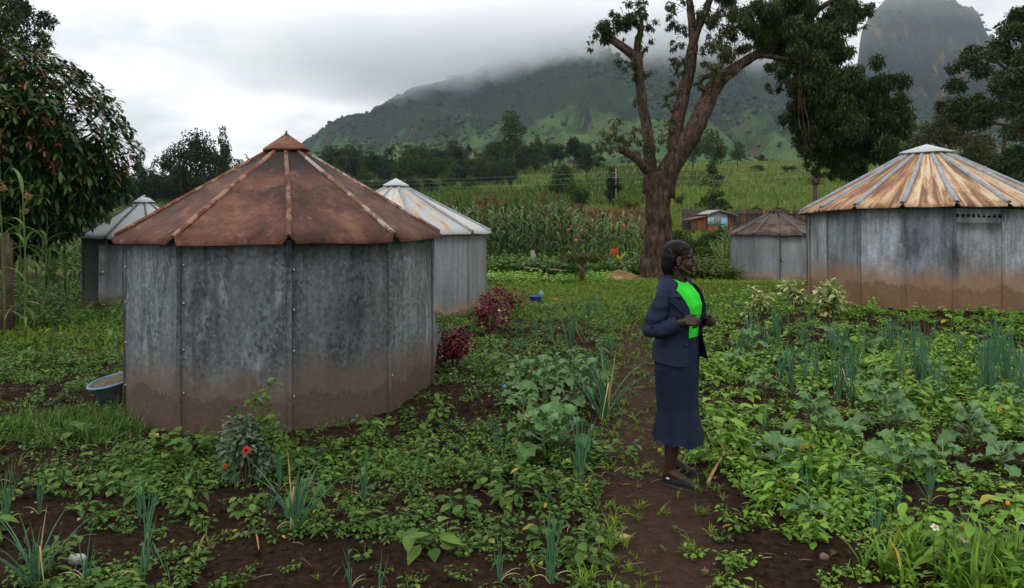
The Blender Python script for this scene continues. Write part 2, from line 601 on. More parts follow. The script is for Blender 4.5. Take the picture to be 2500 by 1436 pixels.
MAT['zinc'] = sheet_metal('weathered_zinc', (0.070, 0.082, 0.089), (0.172, 0.198, 0.216), spangle=0.42, oxide=0.65, dark=0.40, rust=0.25)
MAT['zinc_pale'] = sheet_metal('pale_zinc', (0.20, 0.215, 0.225), (0.31, 0.33, 0.345), mud=(0.19, 0.125, 0.085), mud_h=0.30, spangle=0.10, oxide=0.15, dark=0.2, rust=0.2)
MAT['zinc_stained'] = sheet_metal('stained_zinc', (0.075, 0.085, 0.095), (0.37, 0.40, 0.43), mud=(0.165, 0.092, 0.048), mud_h=0.56, spangle=0.16, oxide=0.85, dark=0.35, rust=0.12, tri=0.0)
MAT['zinc_dark'] = sheet_metal('dark_zinc', (0.10, 0.105, 0.11), (0.19, 0.2, 0.21), mud=(0.10, 0.06, 0.04), mud_h=0.30, spangle=0.15, oxide=0.1, dark=0.3)


def rust_roof(name, main, light, dark, pale, soot_r=0.86, band=True):
    m, nt, out = new_mat(name)
    co = N(nt, 'ShaderNodeTexCoord').outputs['Object']
    oi = N(nt, 'ShaderNodeObjectInfo')
    s = N(nt, 'ShaderNodeSeparateXYZ', {0: co})
    r = mth(nt, 'SQRT', mth(nt, 'ADD', mth(nt, 'POWER', s.outputs[0], 2.0), mth(nt, 'POWER', s.outputs[1], 2.0)))
    big = noise(nt, co, 2.4, 6, 0.62, 0.4)
    fine = noise(nt, co, 26, 6, 0.7)
    c = ramp(nt, mth(nt, 'ADD', mth(nt, 'MULTIPLY', big, 0.75), mth(nt, 'MULTIPLY', fine, 0.25)), [(0.38, dark), (0.50, main), (0.63, light)])
    # upper part of each sheet is a different, lighter rust, parted by a ragged sooty line
    if band:
        rr = mth(nt, 'ADD', r, mth(nt, 'MULTIPLY', mth(nt, 'SUBTRACT', noise(nt, co, 3.0, 6, 0.65), 0.5), 0.55))
        up = ramp(nt, mth(nt, 'MULTIPLY', rr, 0.5), [(0.41, 1.0), (0.43, 0.0)])
        c = mix(nt, mth(nt, 'MULTIPLY', up, 0.75), c, mix(nt, fine, light, main))
        ln = mth(nt, 'ABSOLUTE', mth(nt, 'SUBTRACT', rr, 0.86))
        lm = mth(nt, 'MULTIPLY', ramp(nt, ln, [(0.015, 1.0), (0.11, 0.0)]), ramp(nt, fine, [(0.35, 0.1), (0.6, 1.0)]))
        c = mix(nt, mth(nt, 'MULTIPLY', lm, 0.8), c, (0.020, 0.016, 0.014))
    so_n = mth(nt, 'ADD', r, mth(nt, 'MULTIPLY', mth(nt, 'SUBTRACT', big, 0.5), 0.6))
    c = mix(nt, mapr(nt, so_n, soot_r * 0.45, soot_r, 0.95, 0.0), c, (0.016, 0.013, 0.012))
    stn = noise(nt, vscale(nt, co, (8, 8, 2.5)), 1.0, 6, 0.7)
    c = mix(nt, mth(nt, 'MULTIPLY', ramp(nt, stn, [(0.56, 0.0), (0.70, 1.0)]), 0.6), c, pale)
    fl = noise(nt, co, 60, 5, 0.7)
    c = mix(nt, mth(nt, 'MULTIPLY', ramp(nt, fl, [(0.62, 0.0), (0.70, 1.0)]), 0.35), c, pale)
    c = mix(nt, 1.0, c, oi.outputs['Color'], 'MULTIPLY')
    finish(nt, out, c, 0.78, 0.05, fine, 0.01, 0.5, 0.25)
    return m


MAT['rust'] = rust_roof('rust_roof', (0.104, 0.042, 0.028), (0.18, 0.083, 0.049), (0.045, 0.022, 0.017), (0.26, 0.165, 0.11))
MAT['rust_cap'] = rust_roof('rust_cap', (0.125, 0.052, 0.035), (0.21, 0.10, 0.06), (0.06, 0.028, 0.02), (0.24, 0.15, 0.10), soot_r=0.01, band=False)
MAT['rust_dark'] = rust_roof('rust_roof_dark', (0.075, 0.040, 0.032), (0.17, 0.13, 0.11), (0.035, 0.024, 0.022), (0.24, 0.20, 0.17), soot_r=0.45)


def zinc_roof(name, grey, tan, amount, corr=0.0):
    m, nt, out = new_mat(name)
    tc = N(nt, 'ShaderNodeTexCoord')
    co = tc.outputs['Object']
    oi = N(nt, 'ShaderNodeObjectInfo')
    uv = N(nt, 'ShaderNodeSeparateXYZ', {0: tc.outputs['UV']})
    s = N(nt, 'ShaderNodeSeparateXYZ', {0: co})
    stv = N(nt, 'ShaderNodeCombineXYZ', {0: mth(nt, 'MULTIPLY', uv.outputs[0], 3.0), 1: mth(nt, 'MULTIPLY', uv.outputs[1], 1.3), 2: mth(nt, 'MULTIPLY', oi.outputs['Random'], 37.0)}).outputs[0]
    n1 = noise(nt, stv, 1.7, 6, 0.62, 0.5)
    fine = noise(nt, co, 30, 5, 0.65)
    f = mth(nt, 'ADD', n1, mth(nt, 'MULTIPLY', mth(nt, 'SUBTRACT', fine, 0.5), 0.22))
    k = 0.62 - 0.30 * amount
    c = ramp(nt, f, [(k, grey), (k + 0.07, tan[0]), (k + 0.15, tan[1]), (k + 0.22, tan[2])])
    c = mix(nt, 1.0, c, oi.outputs['Color'], 'MULTIPLY')
    b = fine
    if corr:
        w = mth(nt, 'SINE', mth(nt, 'MULTIPLY', uv.outputs[2], corr))
        b = mth(nt, 'ADD', mth(nt, 'MULTIPLY', w, 0.5), mth(nt, 'MULTIPLY', fine, 0.15))
        c = mix(nt, mapr(nt, w, -1.0, 1.0, 0.22, 0.0), c, (0.20, 0.11, 0.06))
    finish(nt, out, c, 0.6, 0.1, b, 0.008, 0.8, 0.35)
    return m


MAT['roof_white'] = zinc_roof('whitish_zinc_roof', (0.40, 0.41, 0.42), ((0.44, 0.36, 0.26), (0.42, 0.27, 0.16), (0.22, 0.12, 0.07)), 0.40)
MAT['roof_grey'] = zinc_roof('grey_zinc_roof', (0.36, 0.38, 0.40), ((0.40, 0.37, 0.32), (0.34, 0.27, 0.2), (0.2, 0.12, 0.08)), 0.15)
MAT['roof_tan'] = zinc_roof('tan_rust_roof', (0.52, 0.42, 0.29), ((0.42, 0.27, 0.145), (0.25, 0.122, 0.058), (0.13, 0.058, 0.030)), 0.72, corr=230.0)

# peeling ridge strips
m, nt, out = new_mat('peeling_paint')
co = N(nt, 'ShaderNodeTexCoord').outputs['Object']
n1 = noise(nt, co, 4.3, 8, 0.78)
n2 = noise(nt, co, 55, 4, 0.6)
c = mix(nt, ramp(nt, n1, [(0.50, 0.0), (0.54, 1.0)]), ramp(nt, n2, [(0.3, (0.10, 0.045, 0.028)), (0.7, (0.20, 0.11, 0.06))]), (0.36, 0.29, 0.25))
oi = N(nt, 'ShaderNodeObjectInfo')
c = mix(nt, 1.0, c, oi.outputs['Color'], 'MULTIPLY')
finish(nt, out, c, 0.75, 0, n1, 0.01, 0.5)
MAT['peel'] = m
MAT['rib_grey'] = simple('grey_ridge_strip', (0.24, 0.26, 0.285), 0.5, 0.25, 0.25, 9)
MAT['rib_dark'] = simple('dark_ridge_strip', (0.09, 0.085, 0.085), 0.6, 0.1, 0.3, 9)
MAT['bolt'] = simple('bolt_metal', (0.30, 0.30, 0.30), 0.45, 0.6)
MAT['dark'] = simple('dark_interior', (0.012, 0.011, 0.010), 0.9)  # near-black for the painted gap shade and for flower centres

MAT['bark'] = simple('bark', (0.075, 0.048, 0.034), 0.9, 0, 0.5, 6, 0.9)
m, nt, out = new_mat('rough_bark')
co = N(nt, 'ShaderNodeTexCoord').outputs['Object']
b1 = noise(nt, vscale(nt, co, (5, 5, 1.6)), 1.6, 7, 0.7)
b2 = noise(nt, co, 1.3, 4)
c = ramp(nt, b1, [(0.36, (0.016, 0.010, 0.008)), (0.5, (0.058, 0.037, 0.027)), (0.66, (0.125, 0.085, 0.064))])
zz = N(nt, 'ShaderNodeSeparateXYZ', {0: co}).outputs[2]
lich = mth(nt, 'MULTIPLY', ramp(nt, noise(nt, co, 14, 5, 0.7), [(0.56, 0.0), (0.66, 1.0)]), mapr(nt, zz, 3.0, 6.5, 0.15, 0.8))
c = mix(nt, lich, c, (0.17, 0.16, 0.13))
finish(nt, out, c, 0.95, 0, b1, 0.10, 0.9, 0.1)
MAT['rough_bark'] = m
MAT['bark_pale'] = simple('pale_bark', (0.20, 0.17, 0.14), 0.9, 0, 0.4, 3, 0.5)
MAT['stem'] = simple('green_stem', (0.07, 0.11, 0.03), 0.7, 0, 0.3, 20, 0)
MAT['straw'] = leafmat('straw', [(0, (0.30, 0.19, 0.08)), (1, (0.46, 0.33, 0.16))], 0.8, 0.1)
MAT['litter'] = leafmat('plant_litter', [(0, (0.05, 0.032, 0.02)), (0.5, (0.12, 0.08, 0.045)), (0.85, (0.2, 0.14, 0.07)), (1, (0.34, 0.26, 0.14))], 0.85, 0.05)
MAT['twig'] = simple('dry_twig', (0.26, 0.16, 0.08), 0.8, 0, 0.3, 20, 0.3)

LM = {}
LM['weed_shaded'] = leafmat('weed_leaves_shaded', [(0, (0.030, 0.085, 0.022)), (0.45, (0.048, 0.125, 0.030)), (0.85, (0.075, 0.165, 0.038)), (0.985, (0.10, 0.19, 0.04)), (1, (0.34, 0.26, 0.05))], 0.5, 0.25, 0.4, warm=(1.25, 1.05, 0.72))  # shaded copy of the weed green, dimmer light of the left painted in
LM['weed_lit'] = leafmat('weed_leaves_lit', [(0, (0.065, 0.165, 0.026)), (0.5, (0.105, 0.245, 0.038)), (0.92, (0.155, 0.32, 0.052)), (0.985, (0.17, 0.31, 0.06)), (1, (0.36, 0.28, 0.06))], 0.5, 0.28, 0.4, warm=(1.25, 1.08, 0.78))  # lit copy of the weed green, stronger light of the right painted in
LM['grass'] = leafmat('grass_blades', [(0, (0.070, 0.140, 0.020)), (0.6, (0.120, 0.225, 0.032)), (0.9, (0.17, 0.25, 0.05)), (1, (0.22, 0.19, 0.08))], 0.6, 0.3, warm=(1.2, 1.12, 0.75))
LM['kale'] = leafmat('kale_leaves', [(0, (0.052, 0.125, 0.036)), (0.6, (0.085, 0.180, 0.054)), (1, (0.13, 0.24, 0.085))], 0.42, 0.18, 0.5, 14)

LM['onion'] = leafmat('onion_leaves', [(0, (0.038, 0.115, 0.060)), (0.8, (0.070, 0.175, 0.085)), (1, (0.12, 0.22, 0.09))], 0.42, 0.05, 0.45)
LM['onion_tip'] = leafmat('yellow_onion_leaf', [(0, (0.36, 0.30, 0.12)), (1, (0.46, 0.38, 0.18))], 0.6, 0.1)
LM['maize'] = leafmat('maize_leaves', [(0, (0.022, 0.060, 0.018)), (0.6, (0.042, 0.098, 0.028)), (0.95, (0.080, 0.135, 0.04)), (1, (0.28, 0.20, 0.08))], 0.45, 0.25, 0.45, warm=(1.2, 1.05, 0.75))
LM['sorghum'] = leafmat('sorghum_leaves', [(0, (0.055, 0.110, 0.032)), (0.7, (0.105, 0.175, 0.060)), (0.95, (0.14, 0.2, 0.08)), (1, (0.36, 0.24, 0.07))], 0.45, 0.3, 0.45, warm=(1.1, 1.05, 0.8))
LM['tassel'] = leafmat('dry_tassels', [(0, (0.10, 0.055, 0.028)), (1, (0.20, 0.12, 0.062))], 0.8, 0.2)
LM['tree_main'] = leafmat('drooping_tree_leaves', [(0, (0.018, 0.036, 0.013)), (0.6, (0.034, 0.060, 0.020)), (0.94, (0.055, 0.085, 0.028)), (1, (0.16, 0.13, 0.035))], 0.45, 0.25, 0.4, 0.35, warm=(1.0, 0.95, 0.7))
LM['tree_olive'] = leafmat('olive_tree_leaves', [(0, (0.045, 0.055, 0.018)), (0.6, (0.070, 0.082, 0.026)), (1, (0.11, 0.11, 0.035))], 0.5, 0.3, 0.35)
LM['avocado'] = leafmat('avocado_leaves', [(0, (0.012, 0.036, 0.011)), (0.55, (0.026, 0.066, 0.017)), (0.9, (0.052, 0.105, 0.026)), (1, (0.08, 0.13, 0.035))], 0.38, 0.18, 0.5, 0.4, warm=(1.1, 1.0, 0.75))
LM['avocado_red'] = leafmat('young_red_avocado_leaves', [(0, (0.16, 0.052, 0.032)), (1, (0.23, 0.10, 0.045))], 0.4, 0.25, 0.5)
LM['far_dark'] = leafmat('dark_far_foliage', [(0, (0.009, 0.020, 0.008)), (0.6, (0.018, 0.036, 0.013)), (1, (0.036, 0.058, 0.020))], 0.6, 0.2, 0.25, 0.3, warm=(1.05, 1.0, 0.7))
LM['far_mid'] = leafmat('green_far_foliage', [(0, (0.016, 0.036, 0.012)), (0.6, (0.030, 0.060, 0.018)), (1, (0.060, 0.095, 0.028))], 0.6, 0.25, 0.25, 0.3, warm=(1.25, 1.1, 0.65))
LM['far_red'] = leafmat('reddish_far_foliage', [(0, (0.05, 0.030, 0.018)), (1, (0.15, 0.055, 0.03))], 0.6, 0.25, 0.25)
LM['far_light'] = leafmat('light_far_foliage', [(0, (0.040, 0.082, 0.018)), (1, (0.090, 0.150, 0.032))], 0.6, 0.3, 0.25, 0.6, warm=(1.35, 1.12, 0.7))
LM['crimson'] = leafmat('crimson_leaves', [(0, (0.060, 0.007, 0.014)), (0.6, (0.115, 0.010, 0.022)), (0.93, (0.19, 0.014, 0.034)), (1, (0.32, 0.02, 0.05))], 0.4, 0.25, 0.45)
LM['variegated'] = leafmat('variegated_leaves', [(0, (0.12, 0.20, 0.05)), (0.45, (0.26, 0.33, 0.09)), (0.7, (0.52, 0.52, 0.22)), (1, (0.66, 0.63, 0.36))], 0.45, 0.25, 0.4)
LM['silver'] = leafmat('silver_leaves', [(0, (0.070, 0.110, 0.062)), (1, (0.155, 0.21, 0.135))], 0.7, 0.15, 0.2)
LM['yellow'] = leafmat('yellow_leaves', [(0, (0.52, 0.46, 0.03)), (1, (0.70, 0.64, 0.08))], 0.5, 0.3)
LM['orange'] = leafmat('orange_petals', [(0, (0.62, 0.07, 0.015)), (1, (0.72, 0.14, 0.03))], 0.5, 0.3)
LM['red'] = leafmat('red_petals', [(0, (0.40, 0.012, 0.010)), (1, (0.55, 0.03, 0.02))], 0.5, 0.2)
LM['white'] = leafmat('white_petals', [(0, (0.7, 0.7, 0.62)), (1, (0.8, 0.8, 0.74))], 0.5, 0.3)
LM['crop_dark'] = leafmat('hill_crop_leaves', [(0, (0.045, 0.078, 0.014)), (1, (0.095, 0.135, 0.026))], 0.7, 0.3, 0.2)
LM['crop_light'] = leafmat('hill_maize_leaves', [(0, (0.095, 0.145, 0.020)), (1, (0.165, 0.22, 0.040))], 0.7, 0.3, 0.2)
LM['banana'] = leafmat('banana_leaves', [(0, (0.06, 0.13, 0.03)), (1, (0.11, 0.19, 0.05))], 0.4, 0.3)
# ------------------------------------------------------------------ ground
def spaced(lo, hi, step, far, g=1.12):
    a = list(np.arange(lo, hi, step))
    s, v = step, a[-1]
    up = []
    while v < far:
        s *= g; v += s; up.append(v)
    return a, up


ax, upx = spaced(-7.0, 8.5, 0.06, 2400)
_, dnx = spaced(-8.5, 7.0, 0.06, 2400)
xs = np.array([-v for v in reversed(dnx)] + ax + upx)
ay, upy = spaced(2.4, 14.5, 0.06, 430, 1.035)
ys = np.array([-60, -40, -25, -15, -9, -5, -2.5, -1, 0.2, 1.0, 1.5, 1.9, 2.2] + ay + upy)
GX, GY = np.meshgrid(xs, ys, indexing='ij')
GZ = gz(GX, GY)
gmb = MB().add(np.stack([GX, GY, GZ], -1).reshape(-1, 3), grid_faces(len(xs), len(ys)))
ground = gmb.build('ground', MAT['ground'], smooth=True)
tag(ground, kind='structure')
zc = np.zeros((GX.size, 4), np.float32)
zc[:, 0] = lawn_mask(GX, GY).ravel()
zc[:, 1] = path_mask(GX, GY).ravel()
zc[:, 2] = sst(GY + 2 * fbm(GX * .4, GY * .4, 8, 2), 27, 33).ravel()
zc[:, 3] = 1
at = ground.data.attributes.new('zone', 'FLOAT_COLOR', 'POINT')
at.data.foreach_set('color', zc.ravel())

# ------------------------------------------------------------------ mountain range
RIDGE = [(-2500, 420), (-600, 430), (300, 440), (560, 430), (640, 385), (700, 362), (740, 345), (800, 305), (835, 288), (900, 276), (960, 240), (1000, 220), (1060, 206), (1100, 188),
         (1150, 172), (1220, 140), (1330, 95), (1480, 55), (1620, 45), (1760, 75), (1860, 120), (1960, 155), (2060, 176), (2092, 168), (2102, 105), (2125, 62), (2170, 28), (2230, 18), (2330, 24),
         (2375, 52), (2410, 92), (2470, 108), (2560, 80), (2800, 60), (3400, 120), (5200, 200)]
pxs = np.concatenate([np.linspace(-2500, 500, 60)[:-1], np.arange(500, 2700, 3.2), np.linspace(2700, 5200, 50)])
sv = np.linspace(0, 1.25, 190)
PX, S = np.meshgrid(pxs, sv, indexing='ij')
yr = np.interp(PX, [a for a, b in RIDGE], [b for a, b in RIDGE])
yr = yr + 7 * (fbm(PX * 0.03, PX * 0 + 1, 40, 4) - 0.5)
DR = 1300.0
D0 = 262.0
D = D0 + S * (DR - D0)
H = EYE + (HOR - yr) / F * DR
butte = sst(PX, 2070, 2110) * (1 - sst(PX, 2390, 2430))
tt = (PX - 1250) / F
zf = gz_smooth(tt * D0, np.full_like(tt, D0)) - 0.6
s1 = np.clip(S, 0, 1)
prof = 0.22 * s1 + 0.78 * s1 ** 2.1
pb = 0.22 * s1 / 0.86 * 1.0 + 0.26 * (s1 / 0.86) ** 2.0
pb = np.where(s1 < 0.86, pb * 0.95, 0.456 + 0.544 * sst(s1, 0.86, 0.93))
prof = prof * (1 - butte) + pb * butte
gul = 1 - np.abs(2 * fbm(PX * 0.0062 + S * 1.9, S * 1.5, 50, 4) - 1)
gul2 = 1 - np.abs(2 * fbm(PX * 0.020 + S * 4.0, S * 5, 60, 3) - 1)
amp = sst(PX, 600, 760) * sst(S, 0.12, 0.5) * (1 - 0.85 * sst(S, 0.80, 1.0))
Zm = zf + (H - zf) * prof + amp * ((gul - 0.72) * 70 + (gul2 - 0.7) * 14) * (1 - 0.5 * butte)
Zm = np.where(S > 1, (H - 140 * (S - 1)), Zm)
Zm = Zm + butte * sst(S, 0.84, 0.9) * 16 * (fbm(PX * 0.05, S * 14, 70, 3) - 0.5)
Zm = Zm + amp * 7 * (fbm(PX * 0.09, S * 30, 90, 3) - 0.5) + sst(S, .6, .95) * sst(PX, 640, 760) * 9 * (fbm(PX * 0.06, S * 8, 93, 3) - 0.5)
Zm = np.maximum(Zm, 3.0)
mb = MB().add(np.stack([tt * D, D, Zm], -1).reshape(-1, 3), grid_faces(len(pxs), len(sv)))
mo = mb.build('mountain', MAT['mountain'], smooth=True)
tag(mo, kind='structure')
ZTOP = float(Zm.max())
XMIN, XMAX, YMAX = float((tt * D).min()), float((tt * D).max()), float(D.max())

# scrub and trees scattered over the slopes, too far to tell apart
r0_ = np.random.default_rng(61)
ii = r0_.integers(np.searchsorted(pxs, 560), np.searchsorted(pxs, 2690), 30000)
jj = r0_.integers(14, 152, 30000)
mk_ = fbm(pxs[ii] * .012 + sv[jj] * 2, sv[jj] * 9, 95, 3)
kp = r0_.random(30000) < sst(mk_ + .16 * sv[jj], .54, .74) * .42 + .015
ii, jj = ii[kp], jj[kp]
Tm = np.stack([tt * D, D, Zm], -1)[ii, jj]
Vb, Fb = ellipsoid((0, 0, .35), (1, 1, .8), 6, 3)
sb_ = (r0_.gamma(2.0, .55, len(ii)) + .8) * np.clip(sv[jj] * 2.2, .45, 1.15)
Mb_ = rots_zyx(r0_.uniform(0, 6.28, len(ii)), r0_.normal(0, .2, len(ii)), r0_.normal(0, .2, len(ii))) * np.stack([sb_, sb_, sb_ * r0_.uniform(.6, 1.3, len(ii))], -1)[:, None, :]
V, Fs = scatter(Vb, Fb, Mb_, Tm + r0_.normal(0, 2.5, Tm.shape) * (1, 1, 0))
tag(MB().add(V, Fs).build('mountain_scrub', LM['far_dark'], None, True), 'dark scrub and far trees scattered over the mountain slopes', kind='stuff')

# ------------------------------------------------------------------ air: even haze round the whole scene, and the low cloud lying on the ridge
m, nt, out = new_mat('haze')
pv = N(nt, 'ShaderNodeVolumePrincipled', {'Color': (0.62, 0.74, 0.90), 'Density': 0.00013, 'Anisotropy': 0.1})
nt.links.new(pv.outputs[0], out.inputs['Volume'])
hx0, hx1 = min(XMIN, float(xs.min())) - 20, max(XMAX, float(xs.max())) + 20
V, Fq = box(hx1 - hx0, YMAX + 120, ZTOP + 60, ((hx0 + hx1) / 2, (YMAX + 120) / 2 - 80, (ZTOP + 60) / 2 - 4.5))
hz = MB().add(V, Fq).build('haze', m)
tag(hz, kind='stuff')

m, nt, out = new_mat('low_cloud')
co = N(nt, 'ShaderNodeTexCoord').outputs['Object']
sx = N(nt, 'ShaderNodeSeparateXYZ', {0: co})
c1 = noise(nt, vscale(nt, co, (1, 1, 1.6)), 0.0075, 5, 0.6, 0.6)
zw = mth(nt, 'ADD', sx.outputs[2], mth(nt, 'MULTIPLY', mth(nt, 'SUBTRACT', c1, 0.5), 130.0))
zw = mth(nt, 'SUBTRACT', zw, mapr(nt, sx.outputs[0], -100.0, 420.0, 0.0, 14.0))
dz = mapr(nt, zw, 172.0, 258.0, 0.0, 1.0)
dz = mth(nt, 'MULTIPLY', mth(nt, 'POWER', dz, 1.6), mapr(nt, zw, 262.0, 340.0, 1.0, 0.05))
fx = mapr(nt, sx.outputs[0], -560.0, -120.0, 0.0, 1.0)
fy = mapr(nt, sx.outputs[1], 930.0, 1090.0, 0.0, 1.0)
gap = mth(nt, 'SUBTRACT', 1.0, mth(nt, 'MULTIPLY', mapr(nt, sx.outputs[0], 370.0, 500.0, 0.0, 1.0), mapr(nt, sx.outputs[2], 300.0, 372.0, 0.97, 0.0)))
den = mth(nt, 'MULTIPLY', mth(nt, 'MULTIPLY', dz, fx), mth(nt, 'MULTIPLY', fy, gap))
pv = N(nt, 'ShaderNodeVolumePrincipled', {'Color': (0.97, 0.98, 1.0), 'Density': mth(nt, 'MULTIPLY', den, 0.017), 'Anisotropy': 0.2})
nt.links.new(pv.outputs[0], out.inputs['Volume'])
V, Fq = box(2100, 800, 380, (430, 1040, 322))
cb = MB().add(V, Fq).build('low_cloud', m)
tag(cb, kind='stuff')
# ------------------------------------------------------------------ round iron huts
def set_uv(me, uvs_by_vert):
    uv = me.uv_layers.new(name='UVMap')
    vi = np.empty(len(me.loops), np.int32)
    me.loops.foreach_get('vertex_index', vi)
    uv.data.foreach_set('uv', np.asarray(uvs_by_vert, np.float32)[vi].ravel())


def panel_obj(name, G, off, uv, m, parent, tint=1.0, smooth=False):
    V, Fs = sheet(G, off)
    me = MB().add(V, Fs).mesh(name, m, smooth)
    set_uv(me, np.vstack([uv.reshape(-1, 2)] * 2))
    o = link(name, me, parent)
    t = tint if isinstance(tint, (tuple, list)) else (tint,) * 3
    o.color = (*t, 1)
    return o


def rivet(bm, p, n, r=0.012):
    V, Fs = ellipsoid(p, (r, r, r), 7, 3)
    bm.add(V, Fs)


def hut(label, X0, Y0, Rw, n, phase, zb, ztop, Re, ze, zc, zpk, rc, mats, tints=None, rtints=None, ribw=0.05, ribh=0.03,
        notch=0.05, bulge=0.35, lip=0.02, sag=0.0, skip=(), door=None, holes=None, ribtints=None, seam=0.045, bolts=True, roofbolts=True, wav=0.012, capname='roof_cap', seed=1):
    """X0,Y0 centre; Rw wall corner radius; phase = angle of the first corner, counted from the side facing the camera;
    ztop(a), ze(a) = wall top and eave height at angle a; all heights absolute"""
    rg = np.random.default_rng(seed)
    root = thing('iron_hut', label, 'hut', (X0, Y0, zb))
    wm, rm, ribm, capm = mats
    # angle measured from the camera side, positive towards +X; face angle so that 0 looks at the camera
    back = math.atan2(X0, Y0)

    def pt(a, r, z):
        b = a - back
        return np.array([r * math.sin(b), -r * math.cos(b), z - zb])

    def nrm(a):
        b = a - back
        return np.array([math.sin(b), -math.cos(b), 0.0])
    step = 2 * PI / n
    ca = [phase + i * step for i in range(n + 1)]
    rs = lambda i: rg.uniform(0.86, 1.12)
    bm = MB()
    for i in range(n):
        a0, a1 = ca[i], ca[i + 1]
        am = (a0 + a1) / 2
        if i in skip:
            continue
        nu, nv = 9, 9
        G = np.zeros((nu, nv, 3)); UV = np.zeros((nu, nv, 2))
        p0, p1 = pt(a0, Rw, 0), pt(a1, Rw, 0)
        w1, w2, w3 = rg.uniform(0, 6, 3)
        for iu in range(nu):
            u = iu / (nu - 1)
            b = p0 * (1 - u) + p1 * u
            arc = (Rw - Rw * math.cos(step / 2)) * bulge * (1 - (2 * u - 1) ** 2)
            a = a0 * (1 - u) + a1 * u
            for iv in range(nv):
                v = iv / (nv - 1)
                dent = wav * math.sin(w1 + 5 * u + 3 * v) * math.sin(PI * u) + wav * 0.6 * math.sin(w2 + 9 * v + 2 * u) * (0.3 + 0.7 * math.sin(PI * u))
                q = b + nrm(am) * (arc + dent)
                zlo, zhi = zb - 0.22, ztop(a)
                q[2] = zlo + (zhi - zlo) * v - zb
                G[iu, iv] = q
                UV[iu, iv] = (u, v)
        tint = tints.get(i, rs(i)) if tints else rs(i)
        if holes and i in holes:
            # the top strip of this panel is a sheet with a row of round holes
            v1 = holes[i]
            Gt = G.copy()
            for iu in range(nu):
                zl, zh = G[iu, 0, 2], G[iu, -1, 2]
                for iv in range(nv):
                    Gt[iu, iv, 2] = zl + (zh - v1[1] - v1[2] - zl) * iv / (nv - 1)
            panel_obj('wall_panel', Gt, -nrm(am) * 0.006, UV, wm, root, tint)
            bmh = MB()
            k = v1[0]
            uvh = []

            def on(u, z):
                u = min(max(u, 0), 1)
                f = u * (nu - 1); i0 = min(int(f), nu - 2)
                b = G[i0, -1] * (1 - f + i0) + G[i0 + 1, -1] * (f - i0)
                return np.array([b[0], b[1], z])
            for side in (0, 1):
                off = -nrm(am) * 0.006 * side
                for h in range(k):
                    u0, u1 = h / k, (h + 1) / k
                    zt0, zt1 = on(u0, 0), on(u1, 0)
                    zhi0 = G[0, -1, 2] * (1 - u0) + G[-1, -1, 2] * u0
                    zhi1 = G[0, -1, 2] * (1 - u1) + G[-1, -1, 2] * u1
                    zl0, zl1 = zhi0 - v1[1] - v1[2], zhi1 - v1[1] - v1[2]
                    m_ = 16
                    outer, inner = [], []
                    um, zm = (u0 + u1) / 2, ((zhi0 + zhi1) / 2 + (zl0 + zl1) / 2) / 2
                    for t in range(m_):
                        an = 2 * PI * t / m_
                        cx, sy = math.cos(an), math.sin(an)
                        s_ = 1 / max(abs(cx), abs(sy))
                        uu = um + (u1 - u0) / 2 * cx * s_
                        f = (uu - u0) / (u1 - u0)
                        zz_ = (zl0 * (1 - f) + zl1 * f) * (1 - (sy * s_ + 1) / 2) + (zhi0 * (1 - f) + zhi1 * f) * ((sy * s_ + 1) / 2)
                        outer.append(on(uu, zz_) + off)
                        wid = np.linalg.norm(p1 - p0)
                        inner.append(on(um + v1[3] * cx / wid, zm + v1[3] * sy) + off)
                        uvh += [(uu, 0.95)]
                    Vv = np.vstack([outer, inner])
                    t = np.arange(m_); t2 = (t + 1) % m_
                    f4 = np.stack([t, t2, t2 + m_, t + m_], -1)
                    bmh.add(Vv, f4 if side == 0 else f4[:, ::-1])
                    uvh += [(um, 0.95)] * m_
            me = bmh.mesh('vent_panel', wm)
            set_uv(me, uvh)
            o = link('vent_panel', me, root); tv = tint if isinstance(tint, tuple) else (tint,) * 3; o.color = (tv[0] * .72, tv[1] * .72, tv[2] * .72, 1)
        else:
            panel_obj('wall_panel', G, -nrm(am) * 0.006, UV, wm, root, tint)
    # standing seam strips over the joints
    for i in range(n):
        a = ca[i]
        k = 8
        Gs = np.zeros((3, k, 3)); UVs = np.zeros((3, k, 2))
        w1 = rg.uniform(0, 6)
        for j in range(3):
            for v in range(k):
                z = (zb - 0.2) + (ztop(a) - 0.005 - zb + 0.2) * v / (k - 1)
                da = (j - 1) * seam / 2 / Rw
                q = pt(a + da, Rw * (1.0 if j == 1 else math.cos(step * 0.06)), z) + nrm(a) * (0.016 + 0.006 * math.sin(w1 + v * 1.3))
                if j == 2: q = q + nrm(a) * 0.006
                Gs[j, v] = q; UVs[j, v] = (0.3 + .02 * j, v / (k - 1))
        panel_obj('seam_strip', Gs, -nrm(a) * 0.012, UVs, wm, root, rg.uniform(0.60, 0.85))
        if bolts:
            for v in (0.2, 0.42, 0.64, 0.86):
                z = zb + (ztop(a) - zb) * (v + rg.uniform(-.03, .03))
                rivet(bm, pt(a + seam * 0.9 / Rw, Rw * 0.992, z) + nrm(a) * 0.012, nrm(a))
